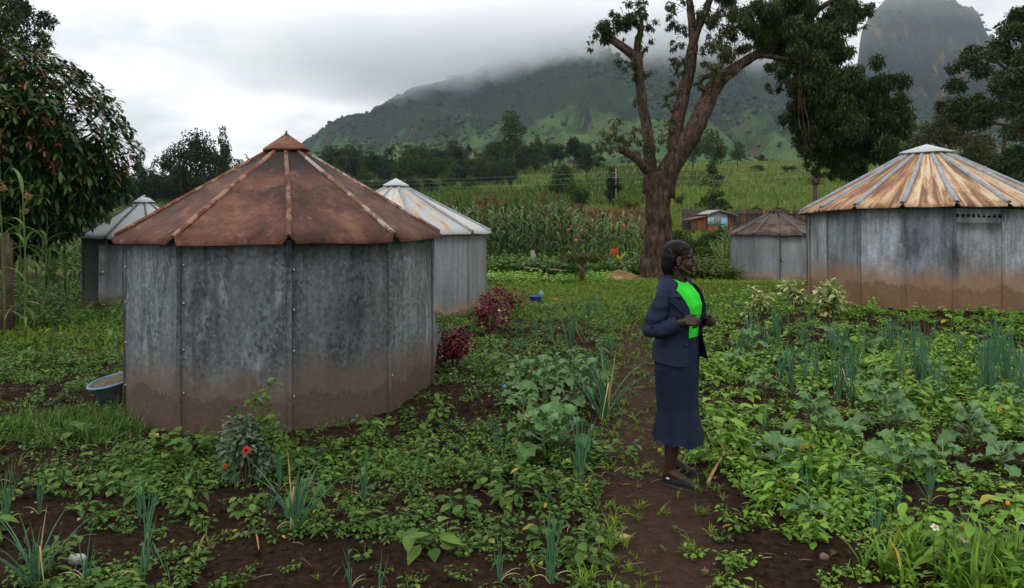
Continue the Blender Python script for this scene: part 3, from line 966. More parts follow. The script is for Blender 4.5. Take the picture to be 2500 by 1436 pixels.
    # roof sheets
    for i in range(n):
        a0, a1 = ca[i], ca[i + 1]
        am = (a0 + a1) / 2
        us = np.array([0, .03, .06, .2, .35, .5, .65, .8, .94, .97, 1.0])
        vs = np.linspace(0, 1, 9)
        G = np.zeros((len(us), len(vs) + 1, 3)); UV = np.zeros((len(us), len(vs) + 1, 2))
        w1, w2 = rg.uniform(0, 6, 2)
        for iu, u in enumerate(us):
            e0, e1 = pt(a0, Re, ze(a0)), pt(a1, Re, ze(a1))
            c0, c1 = pt(a0, rc, zc), pt(a1, rc, zc)
            E = e0 * (1 - u) + e1 * u
            Cc = c0 * (1 - u) + c1 * u
            nt_ = notch * max(0, 1 - min(u, 1 - u) / 0.055)
            E = E + (Cc - E) * (nt_ + 0.006 * math.sin(w1 + 6 * u)) / np.linalg.norm(E - Cc)
            for iv, v in enumerate(vs):
                q = E * (1 - v) + Cc * v
                q[2] += -sag * math.sin(PI * v) * math.sin(PI * u) + 0.005 * math.sin(w2 + 7 * v + 5 * u)
                G[iu, iv + 1] = q; UV[iu, iv + 1] = (u, v)
            q = G[iu, 1] - nrm(am) * 0.008 + np.array([0, 0, -lip * (0.25 if nt_ > notch * .4 else 1.0)])
            G[iu, 0] = q; UV[iu, 0] = (u, -0.02)
        tint = rtints.get(i, rg.uniform(.85, 1.12)) if rtints else rg.uniform(.85, 1.12)
        panel_obj('roof_panel', G, np.array([0, 0, -0.005]), UV, rm, root, tint)
    # ridge strips along the joints of the roof
    for i in range(n):
        a = ca[i]
        k = 10
        A, B = pt(a, Re - notch * 0.55, ze(a)), pt(a, rc * 0.9, zc + 0.0)
        side = np.array([math.cos(a - back), math.sin(a - back), 0])
        dz_ = (B[2] - A[2]) / np.linalg.norm((B - A)[:2])
        A = A.copy(); A[2] = A[2] + dz_ * notch * 0.55
        Gs = np.zeros((5, k, 3)); UVs = np.zeros((5, k, 2))
        w1 = rg.uniform(0, 6)
        for j, (sx_, h) in enumerate(((-1, 0.0), (-.75, 1), (0, 1.25), (.75, 1), (1, 0.0))):
            for v in range(k):
                t = v / (k - 1)
                q = A * (1 - t) + B * t + side * sx_ * ribw / 2 * (1.0 - .25 * t) + np.array([0, 0, 0.006 + h * ribh]) + side * 0.006 * math.sin(w1 + 6 * t)
                Gs[j, v] = q; UVs[j, v] = (t, j / 4)
        o = panel_obj('ridge_strip', Gs, np.array([0, 0, -0.012]), UVs, ribm, root, (ribtints or {}).get(i, rg.uniform(.75, 1.1)))
        if bolts and roofbolts:
            for t in (0.08, 0.36, 0.66):
                rivet(bm, A * (1 - t) + B * t + np.array([0, 0, ribh * 1.3 + 0.006]), None, 0.014)
    # cap
    nc = n
    rcap = rc * 1.28
    zlow = zc - 0.02 + (zc - ze(0)) * 0.0
    slope = (zc - ze(0)) / (Re - rc)
    zlow = zc - slope * (rcap - rc) + ribh * 1.6 + 0.02
    ring = [pt(ca[i], rcap, zlow + rg.uniform(-.012, .012)) for i in range(nc)]
    ring2 = [q + np.array([0, 0, -0.022]) for q in ring]
    apex = np.array([0, 0, zpk - zb])
    Vc = np.vstack([ring, ring2, [apex], [apex - np.array([0, 0, 0.03])]])
    t = np.arange(nc); t2 = (t + 1) % nc
    me = MB().add(Vc, [np.stack([t, t2, np.full(nc, 2 * nc)], -1), np.stack([t + nc, t2 + nc, t2, t], -1), np.stack([t2 + nc, t + nc, np.full(nc, 2 * nc + 1)], -1)]).mesh(capname, capm)
    set_uv(me, np.vstack([np.stack([t / nc, t * 0 + .5], -1)] * 2 + [[(.5, 1)], [(.5, 1)]]))
    o = link(capname, me, root); o.color = (1.15, 1.15, 1.15, 1)
    V, Fs = tube([apex - (0, 0, .01), apex + (0, 0, .022)], [.012, .008], 6)
    MB().add(V, Fs).build('cap_finial', MAT['rib_dark'], root)
    if bolts:
        bo = bm.build('bolts', MAT['bolt'], root, True)
        tag(bo, kind='stuff')
    # dark earth floor and roof timbers are hidden; keep a floor so gaps read dark
    root['n'] = n
    return root, pt, nrm, ca


flat = lambda z: (lambda a: z)
# near hut with the rusty roof
HX, HY = X(699, 7.8), 7.8
def _eave(a): return 1.588 + 0.035 * (1 - math.cos(a)) * 0.5 + 0.012 * math.sin(a)
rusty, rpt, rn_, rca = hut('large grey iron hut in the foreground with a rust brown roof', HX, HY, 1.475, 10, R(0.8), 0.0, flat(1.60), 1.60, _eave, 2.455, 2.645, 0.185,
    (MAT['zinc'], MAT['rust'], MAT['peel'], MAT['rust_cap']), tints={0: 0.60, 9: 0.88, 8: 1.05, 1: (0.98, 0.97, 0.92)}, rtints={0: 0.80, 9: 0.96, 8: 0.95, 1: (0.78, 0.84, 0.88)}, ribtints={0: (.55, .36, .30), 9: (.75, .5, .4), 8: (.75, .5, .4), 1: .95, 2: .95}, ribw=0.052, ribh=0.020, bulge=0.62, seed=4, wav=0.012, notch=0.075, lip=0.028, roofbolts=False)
rusty.name = 'rusty_roofed_hut'
# loose curled sheet at its right side
k = 10
Gs = np.zeros((3, k, 3)); UVs = np.zeros((3, k, 2))
for j in range(3):
    for v in range(k):
        t = v / (k - 1)
        a = R(92) + R(2.3) * j
        q = rpt(a, 1.485 + 0.012 * j + 0.035 * math.sin(PI * t) * (j + .4) + (0.05 if v == 5 and j == 2 else 0), -0.05 + 1.02 * t)
        Gs[j, v] = q; UVs[j, v] = (j / 2, t)
panel_obj('loose_sheet', Gs, np.array([0.004, 0.004, 0]), UVs, MAT['zinc_dark'], rusty, 0.9)
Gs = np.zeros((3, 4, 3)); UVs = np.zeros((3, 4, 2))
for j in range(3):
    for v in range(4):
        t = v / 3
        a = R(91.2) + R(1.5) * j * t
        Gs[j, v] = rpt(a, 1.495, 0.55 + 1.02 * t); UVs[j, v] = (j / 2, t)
panel_obj('gap_shade', Gs, np.array([0.004, 0.004, 0]), UVs, MAT['dark'], rusty, 0.6)  # near-black sheet painting the shade of the open gap beside the loose sheet

# pale hut behind it on the right
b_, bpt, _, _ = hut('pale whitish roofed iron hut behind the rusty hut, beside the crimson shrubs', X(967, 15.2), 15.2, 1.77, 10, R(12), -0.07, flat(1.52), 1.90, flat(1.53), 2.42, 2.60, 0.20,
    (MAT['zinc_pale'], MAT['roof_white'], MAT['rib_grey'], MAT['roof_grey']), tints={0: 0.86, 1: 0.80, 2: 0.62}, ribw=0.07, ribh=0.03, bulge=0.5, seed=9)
b_.name = 'white_roofed_hut'
# left hut with the leaning door
dl = 18.4
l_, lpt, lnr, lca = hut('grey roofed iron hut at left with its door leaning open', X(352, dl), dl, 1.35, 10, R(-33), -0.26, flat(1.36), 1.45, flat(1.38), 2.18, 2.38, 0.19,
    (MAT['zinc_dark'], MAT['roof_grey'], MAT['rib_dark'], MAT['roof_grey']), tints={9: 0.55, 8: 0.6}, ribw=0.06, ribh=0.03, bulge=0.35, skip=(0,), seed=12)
l_.name = 'grey_roofed_hut'
Gs = np.zeros((5, 7, 3)); UVs = np.zeros((5, 7, 2))
for j in range(5):
    for v in range(7):
        u, t = j / 4, v / 6
        a = R(-36) + R(38) * u
        q = lpt(a, 1.39 + 0.16 * (1 - t), -0.27 + 1.50 * t)
        q[0] -= 0.10 * t * (1 - u * .3)
        Gs[j, v] = q; UVs[j, v] = (u, t)
panel_obj('door', Gs, np.array([0, 0.02, 0]), UVs, MAT['zinc_dark'], l_, 1.1)
MB().add(*ellipsoid(lpt(R(-33), 1.51, 0.62), (.03, .03, .04), 8, 4)).build('door_latch', MAT['bolt'], l_)
# right hut with the tan roof
DR_ = 14.5
def _e2(a): return 1.90 + 0.115 * max(0.0, math.cos(a - R(12)))
t_, tpt, tnr, tca = hut('wide iron hut at right with a tan rust streaked roof', X(2262, DR_), DR_, 2.10, 18, R(-9), 0.27, lambda a: 1.86 + 0.10 * max(0.0, math.cos(a)), 2.30, _e2, 3.02, 3.20, 0.37,
    (MAT['zinc_stained'], MAT['roof_tan'], MAT['rib_grey'], MAT['roof_grey']), tints={16: (.66, .67, .70), 17: (1.12, 1.12, 1.14), 0: (.66, .67, .72), 15: 1.05, 1: (.80, .80, .78), 2: 1.2}, rtints={0: 1.05, 1: 1.0, 2: 1.0, 17: (0.95, 0.85, 0.75), 16: (0.85, 0.72, 0.62), 15: (0.8, 0.66, 0.58)}, ribw=0.085, ribh=0.035, notch=0.09, bulge=0.25, lip=0.025, sag=0.035,
    holes={1: (9, 0.10, 0.13, 0.030)}, seed=21, wav=0.016)
t_.name = 'tan_roofed_hut'
# small hut between, dark roof
ds = 25.0
s_, spt, snr, sca = hut('small iron hut with a dark rusty roof beyond the tan roofed hut', X(1893, ds), ds, 1.40, 12, R(4), -0.20, flat(1.36), 1.51, flat(1.33), 2.02, 2.16, 0.18,
    (MAT['zinc_pale'], MAT['rust_dark'], MAT['rib_dark'], MAT['rust_dark']), tints={11: 0.80, 10: 0.72, 9: .7, 1: 0.66}, ribw=0.07, ribh=0.03, bulge=0.3, seed=33, skip=(0,), bolts=False)
s_.name = 'dark_roofed_hut'
Gs = np.zeros((5, 7, 3)); UVs = np.zeros((5, 7, 2))
for j in range(5):
    for v in range(7):
        u, t = j / 4, v / 6
        q = spt(R(6), 1.385, 0) * (1 - u) + spt(R(34), 1.385, 0) * u
        q[2] = -0.02 + 1.50 * t
        Gs[j, v] = q; UVs[j, v] = (u, t)
panel_obj('door', Gs, np.array([0, 0.02, 0]), UVs, MAT['zinc_pale'], s_, 0.85)
MB().add(*ellipsoid(spt(R(8.5), 1.40, 0.55), (.03, .03, .04), 8, 4)).build('door_latch', MAT['bolt'], s_)

# ------------------------------------------------------------------ wooden shack far behind the small hut
m, nt, out = new_mat('weathered_planks')
oi = N(nt, 'ShaderNodeObjectInfo')
co = N(nt, 'ShaderNodeTexCoord').outputs['Object']
pn = noise(nt, vscale(nt, co, (7, 7, 0.6)), 1.6, 5, 0.65)
pc = mix(nt, oi.outputs['Random'], (0.26, 0.085, 0.025), (0.10, 0.055, 0.036))
c = mix(nt, 1.0, pc, ramp(nt, pn, [(0.3, 0.35), (0.7, 1.3)]), 'MULTIPLY')
finish(nt, out, c, 0.85, 0, pn, 0.01, 0.5)
MAT['plank'] = m
MAT['plank_dark'] = simple('dark_planks', (0.050, 0.040, 0.033), 0.9, 0, 0.5, 5, 0.5)
MAT['blue_paint'] = simple('blue_paint', (0.20, 0.42, 0.56), 0.6, 0, 0.15, 6)
MAT['white_paint'] = simple('white_paint', (0.62, 0.64, 0.64), 0.6, 0, 0.1, 6)
MAT['iron_sheet'] = simple('iron_sheet', (0.26, 0.28, 0.29), 0.6, 0.2, 0.25, 4)
MAT['rust_sheet'] = simple('rust_sheet', (0.15, 0.065, 0.04), 0.8, 0, 0.35, 3)
dk = 52.0
zk = g1(X(1750, dk), dk)
sh = thing('wooden_shack', 'orange brown plank shack with a blue door on the slope', 'shack', (X(1745, dk), dk, zk - 0.15))
kx = lambda px: X(px, dk) - X(1745, dk)
kz = lambda py: Z(py, dk) - (zk - 0.15)
zlo = kz(575)
def board(parent, name, x0, x1, y, z0, z1, m, th=0.03):
    return MB().add(*box(x1 - x0, th, z1 - z0, ((x0 + x1) / 2, y, (z0 + z1) / 2))).build(name, m, parent)
px = 1687.0
while px < 1726:                                                     # low left wing, plank by plank
    board(sh, 'plank', kx(px), kx(px + 4.6), 0.02 * rng.uniform(-1, 1), zlo - 0.1, kz(536 - (px - 1687) * 0.16) , MAT['plank'])
    px += 4.9
V, Fs = box(kx(1729) - kx(1683), 3.0, 0.05, ((kx(1683) + kx(1729)) / 2, 1.3, kz(532)))
V[:, 2] += (V[:, 0] - V[:, 0].mean()) * 0.20
MB().add(V, Fs).build('side_roof', MAT['rust_sheet'], sh)
board(sh, 'iron_front', kx(1727), kx(1776), -0.06, kz(552), kz(523), MAT['iron_sheet'])
px = 1727.0
while px < 1758:
    board(sh, 'plank', kx(px), kx(px + 4.6), -0.05, zlo - 0.1, kz(552.4), MAT['plank'])
    px += 4.9
w = board(sh, 'window', kx(1727.5), kx(1741), -0.10, kz(547), kz(531), MAT['white_paint'], 0.05)
board(w, 'pane', kx(1730), kx(1734.4), -0.135, kz(545.5), kz(532.5), MAT['blue_paint'], 0.02)
board(w, 'pane', kx(1734.9), kx(1739), -0.135, kz(545.5), kz(532.5), MAT['blue_paint'], 0.02)
d_ = board(sh, 'door', kx(1759), kx(1775), -0.11, kz(558), kz(531), MAT['blue_paint'], 0.05)
px = 1776.5
while px < 1797:
    board(sh, 'plank', kx(px), kx(px + 4.3), 0.05, zlo - 0.1, kz(526.5 + (px - 1776) * .1), MAT['plank_dark'] if px > 1788 else MAT['plank'])
    px += 4.6
for (a, b, c0, d0) in ((1727, 1753, 523, 513.5), (1753, 1799, 513.5, 526)):
    G = np.zeros((2, 2, 3))
    for i, (q, h) in enumerate(((a, c0), (b, d0))):
        for j, yy in enumerate((-0.35, 3.2)):
            G[i, j] = (kx(q), yy, kz(h) + 0.03)
    V, Fs = sheet(G, np.array([0, 0, -0.05]))
    MB().add(V, Fs).build('main_roof', MAT['iron_sheet'], sh)
Vg = np.array([[kx(1728), -0.03, kz(523)], [kx(1776), -0.03, kz(523)], [kx(1753), -0.03, kz(514.5)], [kx(1728), 0.01, kz(523)], [kx(1776), 0.01, kz(523)], [kx(1753), 0.01, kz(514.5)]])
MB().add(Vg, [np.array([[0, 1, 2], [5, 4, 3]]), np.array([[0, 3, 4, 1], [1, 4, 5, 2], [2, 5, 3, 0]])]).build('gable_board', MAT['iron_sheet'], sh)
MB().add(*box(kx(1796) - kx(1689), 0.05, 2.4, ((kx(1796) + kx(1689)) / 2, 3.1, (zlo + kz(530)) / 2))).build('rear_wall', MAT['plank_dark'], sh)
dk2 = 55.0
lw = thing('plank_barn', 'long dark plank barn wall running behind the small hut', 'barn', (X(1880, dk2), dk2, g1(X(1880, dk2), dk2) - 0.2))
bx_ = lambda px: X(px, dk2) - X(1880, dk2)
bz_ = lambda py: Z(py, dk2) - lw.location.z
px = 1797.0
while px < 1972:
    board(lw, 'plank', bx_(px), bx_(px + 5.6), 0.03 * rng.uniform(-1, 1), -0.2, bz_(512 + rng.uniform(-2.2, 1.5)), MAT['plank_dark'] if rng.random() < .8 else MAT['plank'])
    px += 6.0
for q in (1815, 1900):
    board(lw, 'cross_rail', bx_(q - 16), bx_(q + 50), -0.06, bz_(524), bz_(522), MAT['plank_dark'], 0.04)
MB().add(*box(bx_(1972) - bx_(1797), 2.6, 0.06, ((bx_(1972) + bx_(1797)) / 2, 1.5, bz_(515)))).build('barn_roof', MAT['rust_sheet'], lw)
MB().add(*box(0.06, 2.6, bz_(516) + 0.2, (bx_(1971.5), 1.5, (bz_(516) - 0.2) / 2))).build('end_wall', MAT['plank_dark'], lw)
MB().add(*box(0.06, 2.6, bz_(516) + 0.2, (bx_(1797.5), 1.5, (bz_(516) - 0.2) / 2))).build('end_wall', MAT['plank_dark'], lw)
# ------------------------------------------------------------------ trees
LEAF2 = (np.array([[0, 0, 0], [.45, -.5, .12], [1, 0, 0], [.45, .5, .12]]), np.array([[0, 1, 2], [0, 2, 3]]))


def leaf_cloud(rg, clumps, dens, L, W, droop=0.3, jitter=0.5, shell=0.5, jl=0.35):
    """clumps: rows of centre(3) radii(3); dens leaves per square metre of clump surface -> arrays"""
    Ts = []
    for cx, cy_, cz, rx, ry, rz in clumps:
        area = 4 * PI * ((rx * ry) ** 1.6 / 3 + (rx * rz) ** 1.6 / 3 + (ry * rz) ** 1.6 / 3) ** (1 / 1.6)
        n = max(6, int(area * dens))
        u = rg.normal(size=(n, 3)); u /= np.linalg.norm(u, axis=1)[:, None]
        rad = (shell + (1 - shell) * rg.random(n) ** 0.6) * (0.82 + 0.36 * rg.random(n))
        Ts.append(np.array([cx, cy_, cz]) + u * rad[:, None] * (rx, ry, rz))
    T = np.vstack(Ts)
    n = len(T)
    M = rots_zyx(rg.uniform(0, 2 * PI, n), rg.normal(droop * PI / 2, jitter, n), rg.normal(0, 0.7, n))
    s = rg.uniform(1 - jl, 1 + jl, n)
    M = M * np.stack([np.full(n, L) * s, np.full(n, W) * s, np.full(n, L) * s], -1)[:, None, :]
    return scatter(*LEAF2, M, T)


def clumpy(rg, c, r, k, sub, flat_=0.8, shape=None):
    """k sub-clumps over an ellipsoid crown; shape(h) scales the width with height 0..1"""
    out = []
    for i in range(k):
        u = rg.normal(size=3); u /= np.linalg.norm(u)
        rad = rg.uniform(0.45, 1.0)
        p = u * rad * np.asarray(r)
        h = (p[2] / r[2] + 1) / 2
        if shape is not None:
            p[:2] *= shape(h)
        q = sub * rg.uniform(0.7, 1.35)
        out.append([*(np.asarray(c) + p), q, q, q * flat_])
    return out


# --- templates for trees beyond the plots, one metre tall, base at the origin; each a trunk mesh and a crown mesh
def make_template(kind, seed):
    rg = np.random.default_rng(seed)
    tr = MB()
    lean = rg.uniform(-.03, .03, 2)
    if kind == 'round':
        tr.add(*tube([(0, 0, -.1), (lean[0], lean[1], .25), (lean[0] * 2, lean[1] * 2, .7)], [.03, .024, .010], 5))
        cl = clumpy(rg, (0, 0, .62), (.30, .30, .34), 20, .125)
        dens, L = 620, .048
    elif kind == 'bush':
        tr.add(*tube([(0, 0, -.1), (0, 0, .5)], [.04, .02], 5))
        cl = clumpy(rg, (0, 0, .45), (.40, .40, .46), 16, .18)
        dens, L = 330, .065
    elif kind == 'cone':
        tr.add(*tube([(0, 0, -.1), (0, 0, .9)], [.028, .005], 5))
        cl = []
        for i in range(34):
            h = rg.uniform(.08, .97) ** 1.05
            rr = .26 * (1 - h) ** .75 + .02
            a = rg.uniform(0, 2 * PI); k = rg.uniform(.4, 1)
            cl.append([math.cos(a) * rr * k, math.sin(a) * rr * k, h, .085 * (1.25 - h), .085 * (1.25 - h), .05])
        dens, L = 1000, .048
    elif kind == 'column':
        tr.add(*tube([(0, 0, -.1), (lean[0], 0, .8)], [.02, .008], 5))
        cl = clumpy(rg, (0, 0, .56), (.17, .17, .42), 22, .085, 1.1, lambda h: 1.0 - .35 * abs(2 * h - .8))
        dens, L = 1000, .042
    elif kind == 'tall':
        tr.add(*tube([(0, 0, -.1), (lean[0], lean[1], .4), (lean[0] * 3, lean[1] * 3, .9)], [.022, .016, .006], 5))
        for q in range(3):
            a = rg.uniform(0, 6.28)
            tr.add(*tube([(lean[0], lean[1], .4 + .1 * q), (lean[0] + .12 * math.cos(a), lean[1] + .12 * math.sin(a), .62 + .1 * q)], [.010, .004], 4))
        cl = clumpy(rg, (lean[0] * 2, lean[1] * 2, .74), (.21, .21, .25), 13, .10, .8) + clumpy(rg, (.05, 0, .5), (.16, .16, .12), 4, .07)
        dens, L = 800, .042
    elif kind == 'flat':
        tr.add(*tube([(0, 0, -.1), (0, 0, .5)], [.03, .018], 5))
        for q in range(5):
            a = q * 1.26
            tr.add(*tube([(0, 0, .45), (.25 * math.cos(a), .25 * math.sin(a), .8)], [.014, .005], 4))
        cl = [[.42 * math.cos(a) * k, .42 * math.sin(a) * k, .86 + rg.uniform(-.05, .05), .16, .16, .06] for a, k in zip(rg.uniform(0, 6.28, 16), rg.uniform(.1, 1, 16))]
        dens, L = 600, .045
    V, Fs = leaf_cloud(rg, cl, dens, L, L * .62, .2, .7, .55)
    return tr.mesh(kind + '_trunk', MAT['bark']), V, Fs


TREES = {}


def tmpl(kind, leafname, var):
    key = (kind, leafname, var)
    if key not in TREES:
        tm, V, Fs = make_template(kind, hash_(kind) + var * 17)
        TREES[key] = (tm, MB().add(V, Fs).mesh(kind + '_crown', LM[leafname]))
    return TREES[key]


def hash_(s):
    return sum(ord(c) * (i + 3) for i, c in enumerate(s)) % 1000


def far_tree(kind, leafname, x, y, z, h, label, group=None, cat='tree', var=None, wide=1.0, name=None):
    tm, cm = tmpl(kind, leafname, int(rng.integers(0, 3)) if var is None else var)
    r = thing(name or {'bush': 'bush', 'cone': 'cypress_tree'}.get(kind, 'tree'), label, cat, (x, y, z), rng.uniform(0, 6.28), group)
    r.scale = (h * wide, h * wide, h)
    link('trunk', tm, r)
    c = link('crown', cm, r)
    tag(c, kind='stuff')
    return r


def tree_px(kind, leafname, px, ybase, hpx, label, group=None, wide=1.0, **k):
    x, y, z = hit(px, ybase)
    return far_tree(kind, leafname, x, y, z, hpx / F * y, label, group, wide=wide, **k)


# trees one can tell apart on the slope
tree_px('bush', 'far_mid', 1366, 482, 94, 'tall leafy shrub tree in the field left of the power pole', wide=.8, cat='tree', name='shrub_tree')
tree_px('bush', 'far_mid', 1408, 506, 70, 'low round shrub just right of the tall shrub tree', wide=.95)
tree_px('round', 'far_dark', 1432, 442, 86, 'tree with a thin bare trunk above the two field shrubs', wide=.8)
tree_px('round', 'far_dark', 1398, 400, 56, 'round tree on the upper field edge under the mountain', wide=.95)
tree_px('column', 'far_dark', 1496, 506, 96, 'dark narrow tree standing behind the power pole', wide=1.25)
tree_px('column', 'far_dark', 1245, 456, 32, 'tiny dark column shrub alone in the middle of the field', wide=1.3)
tree_px('cone', 'far_mid', 1742, 520, 128, 'feathery spreading conifer behind the wooden shack', wide=1.15)
tree_px('round', 'far_mid', 1745, 428, 118, 'large rounded evergreen above the feathery conifer', wide=.86)
tree_px('round', 'far_dark', 1690, 418, 96, 'dark tree half hidden right of the big trunk', wide=.8)
tree_px('round', 'far_mid', 1800, 408, 66, 'leafy tree at the right foot of the rounded evergreen', wide=.9)
tree_px('round', 'far_red', 1822, 384, 44, 'small reddish flowering tree on the upper field edge', wide=.9)
tree_px('round', 'far_mid', 1845, 386, 30, 'small pale tree between the reddish tree and its dark neighbours', wide=1.1)
tree_px('round', 'far_dark', 1873, 386, 55, 'slim dark tree right of the reddish tree', wide=.7)
tree_px('round', 'far_dark', 1914, 388, 62, 'broad dark tree nearest the hanging foliage on the upper field edge', wide=1.1)
tree_px('bush', 'far_dark', 1857, 393, 18, 'tiny dark bush alone on the upper pale field', wide=1.2)
tree_px('bush', 'far_mid', 1853, 418, 18, 'low dark hedge bush across the upper green field', wide=2.3)
tree_px('bush', 'far_mid', 1925, 420, 20, 'second low hedge bush right of the first in the green field', wide=2.1)
tree_px('bush', 'far_mid', 1902, 528, 26, 'dark shrub poking up behind the plank barn', wide=1.6)
tree_px('bush', 'far_mid', 1845, 520, 20, 'small shrub above the roof of the plank barn', wide=1.3)
tree_px('bush', 'far_mid', 1660, 503, 32, 'small bush at the right edge of the big trunk', wide=1.0)
tree_px('bush', 'far_light', 1545, 560, 62, 'bright green bush left of the big trunk by the maize', wide=1.2)
tree_px('bush', 'far_light', 1530, 520, 50, 'yellowish bush under the power pole', wide=1.5)
tree_px('bush', 'far_mid', 1655, 625, 75, 'dense green shrub just right of the big trunk', wide=1.0)
tree_px('bush', 'far_mid', 1700, 640, 85, 'leafy shrub below the orange shack wall', wide=.85)
tree_px('bush', 'far_mid', 1752, 608, 64, 'round shrub in front of the blue shack door', wide=1.1)
tree_px('bush', 'far_light', 1715, 655, 62, 'low bright bush behind the head of the woman', wide=1.1)
for q, (px, yb, h, w) in enumerate(((2260, 470, 40, 1.6), (2320, 480, 50, 1.5), (2150, 470, 46, 1.7), (2480, 470, 120, .9))):
    tree_px('bush', 'far_mid', px, yb, h, ['dark bush left behind the roof cap of the tan roofed hut', 'dark bush right behind the roof cap of the tan roofed hut', 'bush left of the roof of the tan roofed hut', 'tall shrub at the right edge behind the tan roof'][q], wide=w)

# forest edge below the mountain, each tree its own
def forest(px0, px1, yb0, yb1, n, hmin, hmax, kinds, leafs, label, group, seed):
    rg = np.random.default_rng(seed)
    for i in range(n):
        f = (i + rg.uniform(-.6, .6)) / n
        px = px0 + (px1 - px0) * f
        yb = yb0 + (yb1 - yb0) * f + rg.uniform(-14, 10)
        kd = kinds[int(rg.integers(len(kinds)))]
        lf = leafs[int(rg.integers(len(leafs)))]
        h = rg.uniform(hmin, hmax) * (1.1 if kd in ('column', 'cone') else 1)
        tree_px(kd, lf, px, yb, h, label[kd], group[kd], wide=rg.uniform(.85, 1.25) * (1.35 if kd == 'column' else 1))


FL = {'round': 'dark round crowned tree in the forest edge below the mountain', 'column': 'dark columnar tree in the forest edge below the mountain', 'cone': 'dark pointed conifer in the forest edge below the mountain',
      'tall': 'tall thin trunked tree in the forest edge below the mountain', 'bush': 'low dark shrub along the foot of the forest edge', 'flat': 'flat topped tree in the forest edge below the mountain'}
FG = {k: 'forest edge ' + w for k, w in {'round': 'round trees', 'column': 'columnar trees', 'cone': 'conifers', 'tall': 'tall trees', 'bush': 'shrubs', 'flat': 'flat topped trees'}.items()}
forest(690, 1470, 432, 402, 58, 52, 82, ['column', 'round', 'column', 'cone', 'round'], ['far_dark', 'far_dark', 'far_mid'], FL, FG, 3)
forest(700, 1330, 462, 424, 40, 45, 75, ['round', 'column', 'bush', 'round'], ['far_dark', 'far_mid'], FL, FG, 4)
forest(720, 1260, 492, 446, 30, 30, 52, ['bush', 'round', 'bush'], ['far_mid', 'far_mid', 'far_dark'], FL, FG, 5)
tree_px('flat', 'far_mid', 1155, 452, 66, 'layered flat topped tree before the forest under the tall crown', wide=.75)
tree_px('tall', 'far_mid', 1256, 432, 152, 'tallest tree of the middle forest with a great domed crown', wide=.92, var=1)
tree_px('tall', 'far_dark', 1313, 414, 82, 'tree with a rounded top standing right of the tallest forest tree', wide=.8)
tree_px('tall', 'far_mid', 1335, 410, 66, 'loose feathery tree at the right end of the forest', wide=.8)
tree_px('round', 'far_dark', 1128, 398, 64, 'dark tree rising out of the middle of the forest edge', wide=.8)
for q, (px, yb, h) in enumerate(((1178, 436, 30), (1196, 434, 24))):
    x, y, z = hit(px, yb)
    b = thing('banana_plant', ['banana plant with raised leaves at the forest foot', 'smaller banana plant right of the first at the forest foot'][q], 'banana plant', (x, y, z))
    hh = h / F * y
    MB().add(*tube([(0, 0, -.2), (0, 0, hh * .5)], [hh * .05, hh * .035], 6)).build('stem', MAT['stem'], b)
    for k in range(7):
        V, Fc = blade(hh * .75, hh * .2, 4, rng.uniform(.25, .6))
        MB().add(V @ rot(0, 0, k * .9 + rng.uniform(-.3, .3)).T + (0, 0, hh * .48), Fc).build('leaf', LM['banana'], b)

# left woods: tall eucalyptus group and its neighbours
EU = [(345, 505, 142, 'tall', 'leftmost small topped eucalyptus against the sky', .55), (372, 500, 100, 'tall', 'thin loose tree right of the leftmost eucalyptus', .6), (420, 500, 150, 'tall', 'left shoulder tree of the big eucalyptus group', .85),
      (462, 498, 172, 'tall', 'broad left crown of the big eucalyptus group', .9), (500, 498, 176, 'tall', 'central crown of the big eucalyptus group', .8), (545, 498, 184, 'tall', 'tallest wispy eucalyptus at the right of the big group', .55),
      (525, 500, 140, 'round', 'lower right filler tree of the big eucalyptus group', .8), (585, 492, 118, 'column', 'columnar tree right of the eucalyptus group', 1.2), (605, 490, 116, 'cone', 'pointed dark tree just left of the rusty roof', .9), (440, 502, 110, 'round', 'dark round tree in front of the eucalyptus group', .9), (395, 505, 95, 'round', 'low round tree left in front of the eucalyptus group', 1.0)]
for px, yb, h, kd, lb, w in EU:
    tree_px(kd, 'far_dark', px, yb, h, lb, None, wide=w)
FL2 = {k: v.replace('in the forest edge below the mountain', 'in the dark wood left of the rusty roof').replace('along the foot of the forest edge', 'along the foot of the left wood') for k, v in FL.items()}
FG2 = {k: v.replace('forest edge', 'left wood') for k, v in FG.items()}
forest(240, 640, 508, 492, 30, 50, 95, ['round', 'column', 'round', 'bush'], ['far_dark', 'far_mid'], FL2, FG2, 8)
forest(-150, 330, 520, 508, 26, 60, 110, ['round', 'bush', 'round'], ['far_dark', 'far_mid'], FL2, FG2, 9)
forest(300, 620, 520, 506, 16, 22, 40, ['bush'], ['far_mid'], FL2, FG2, 10)

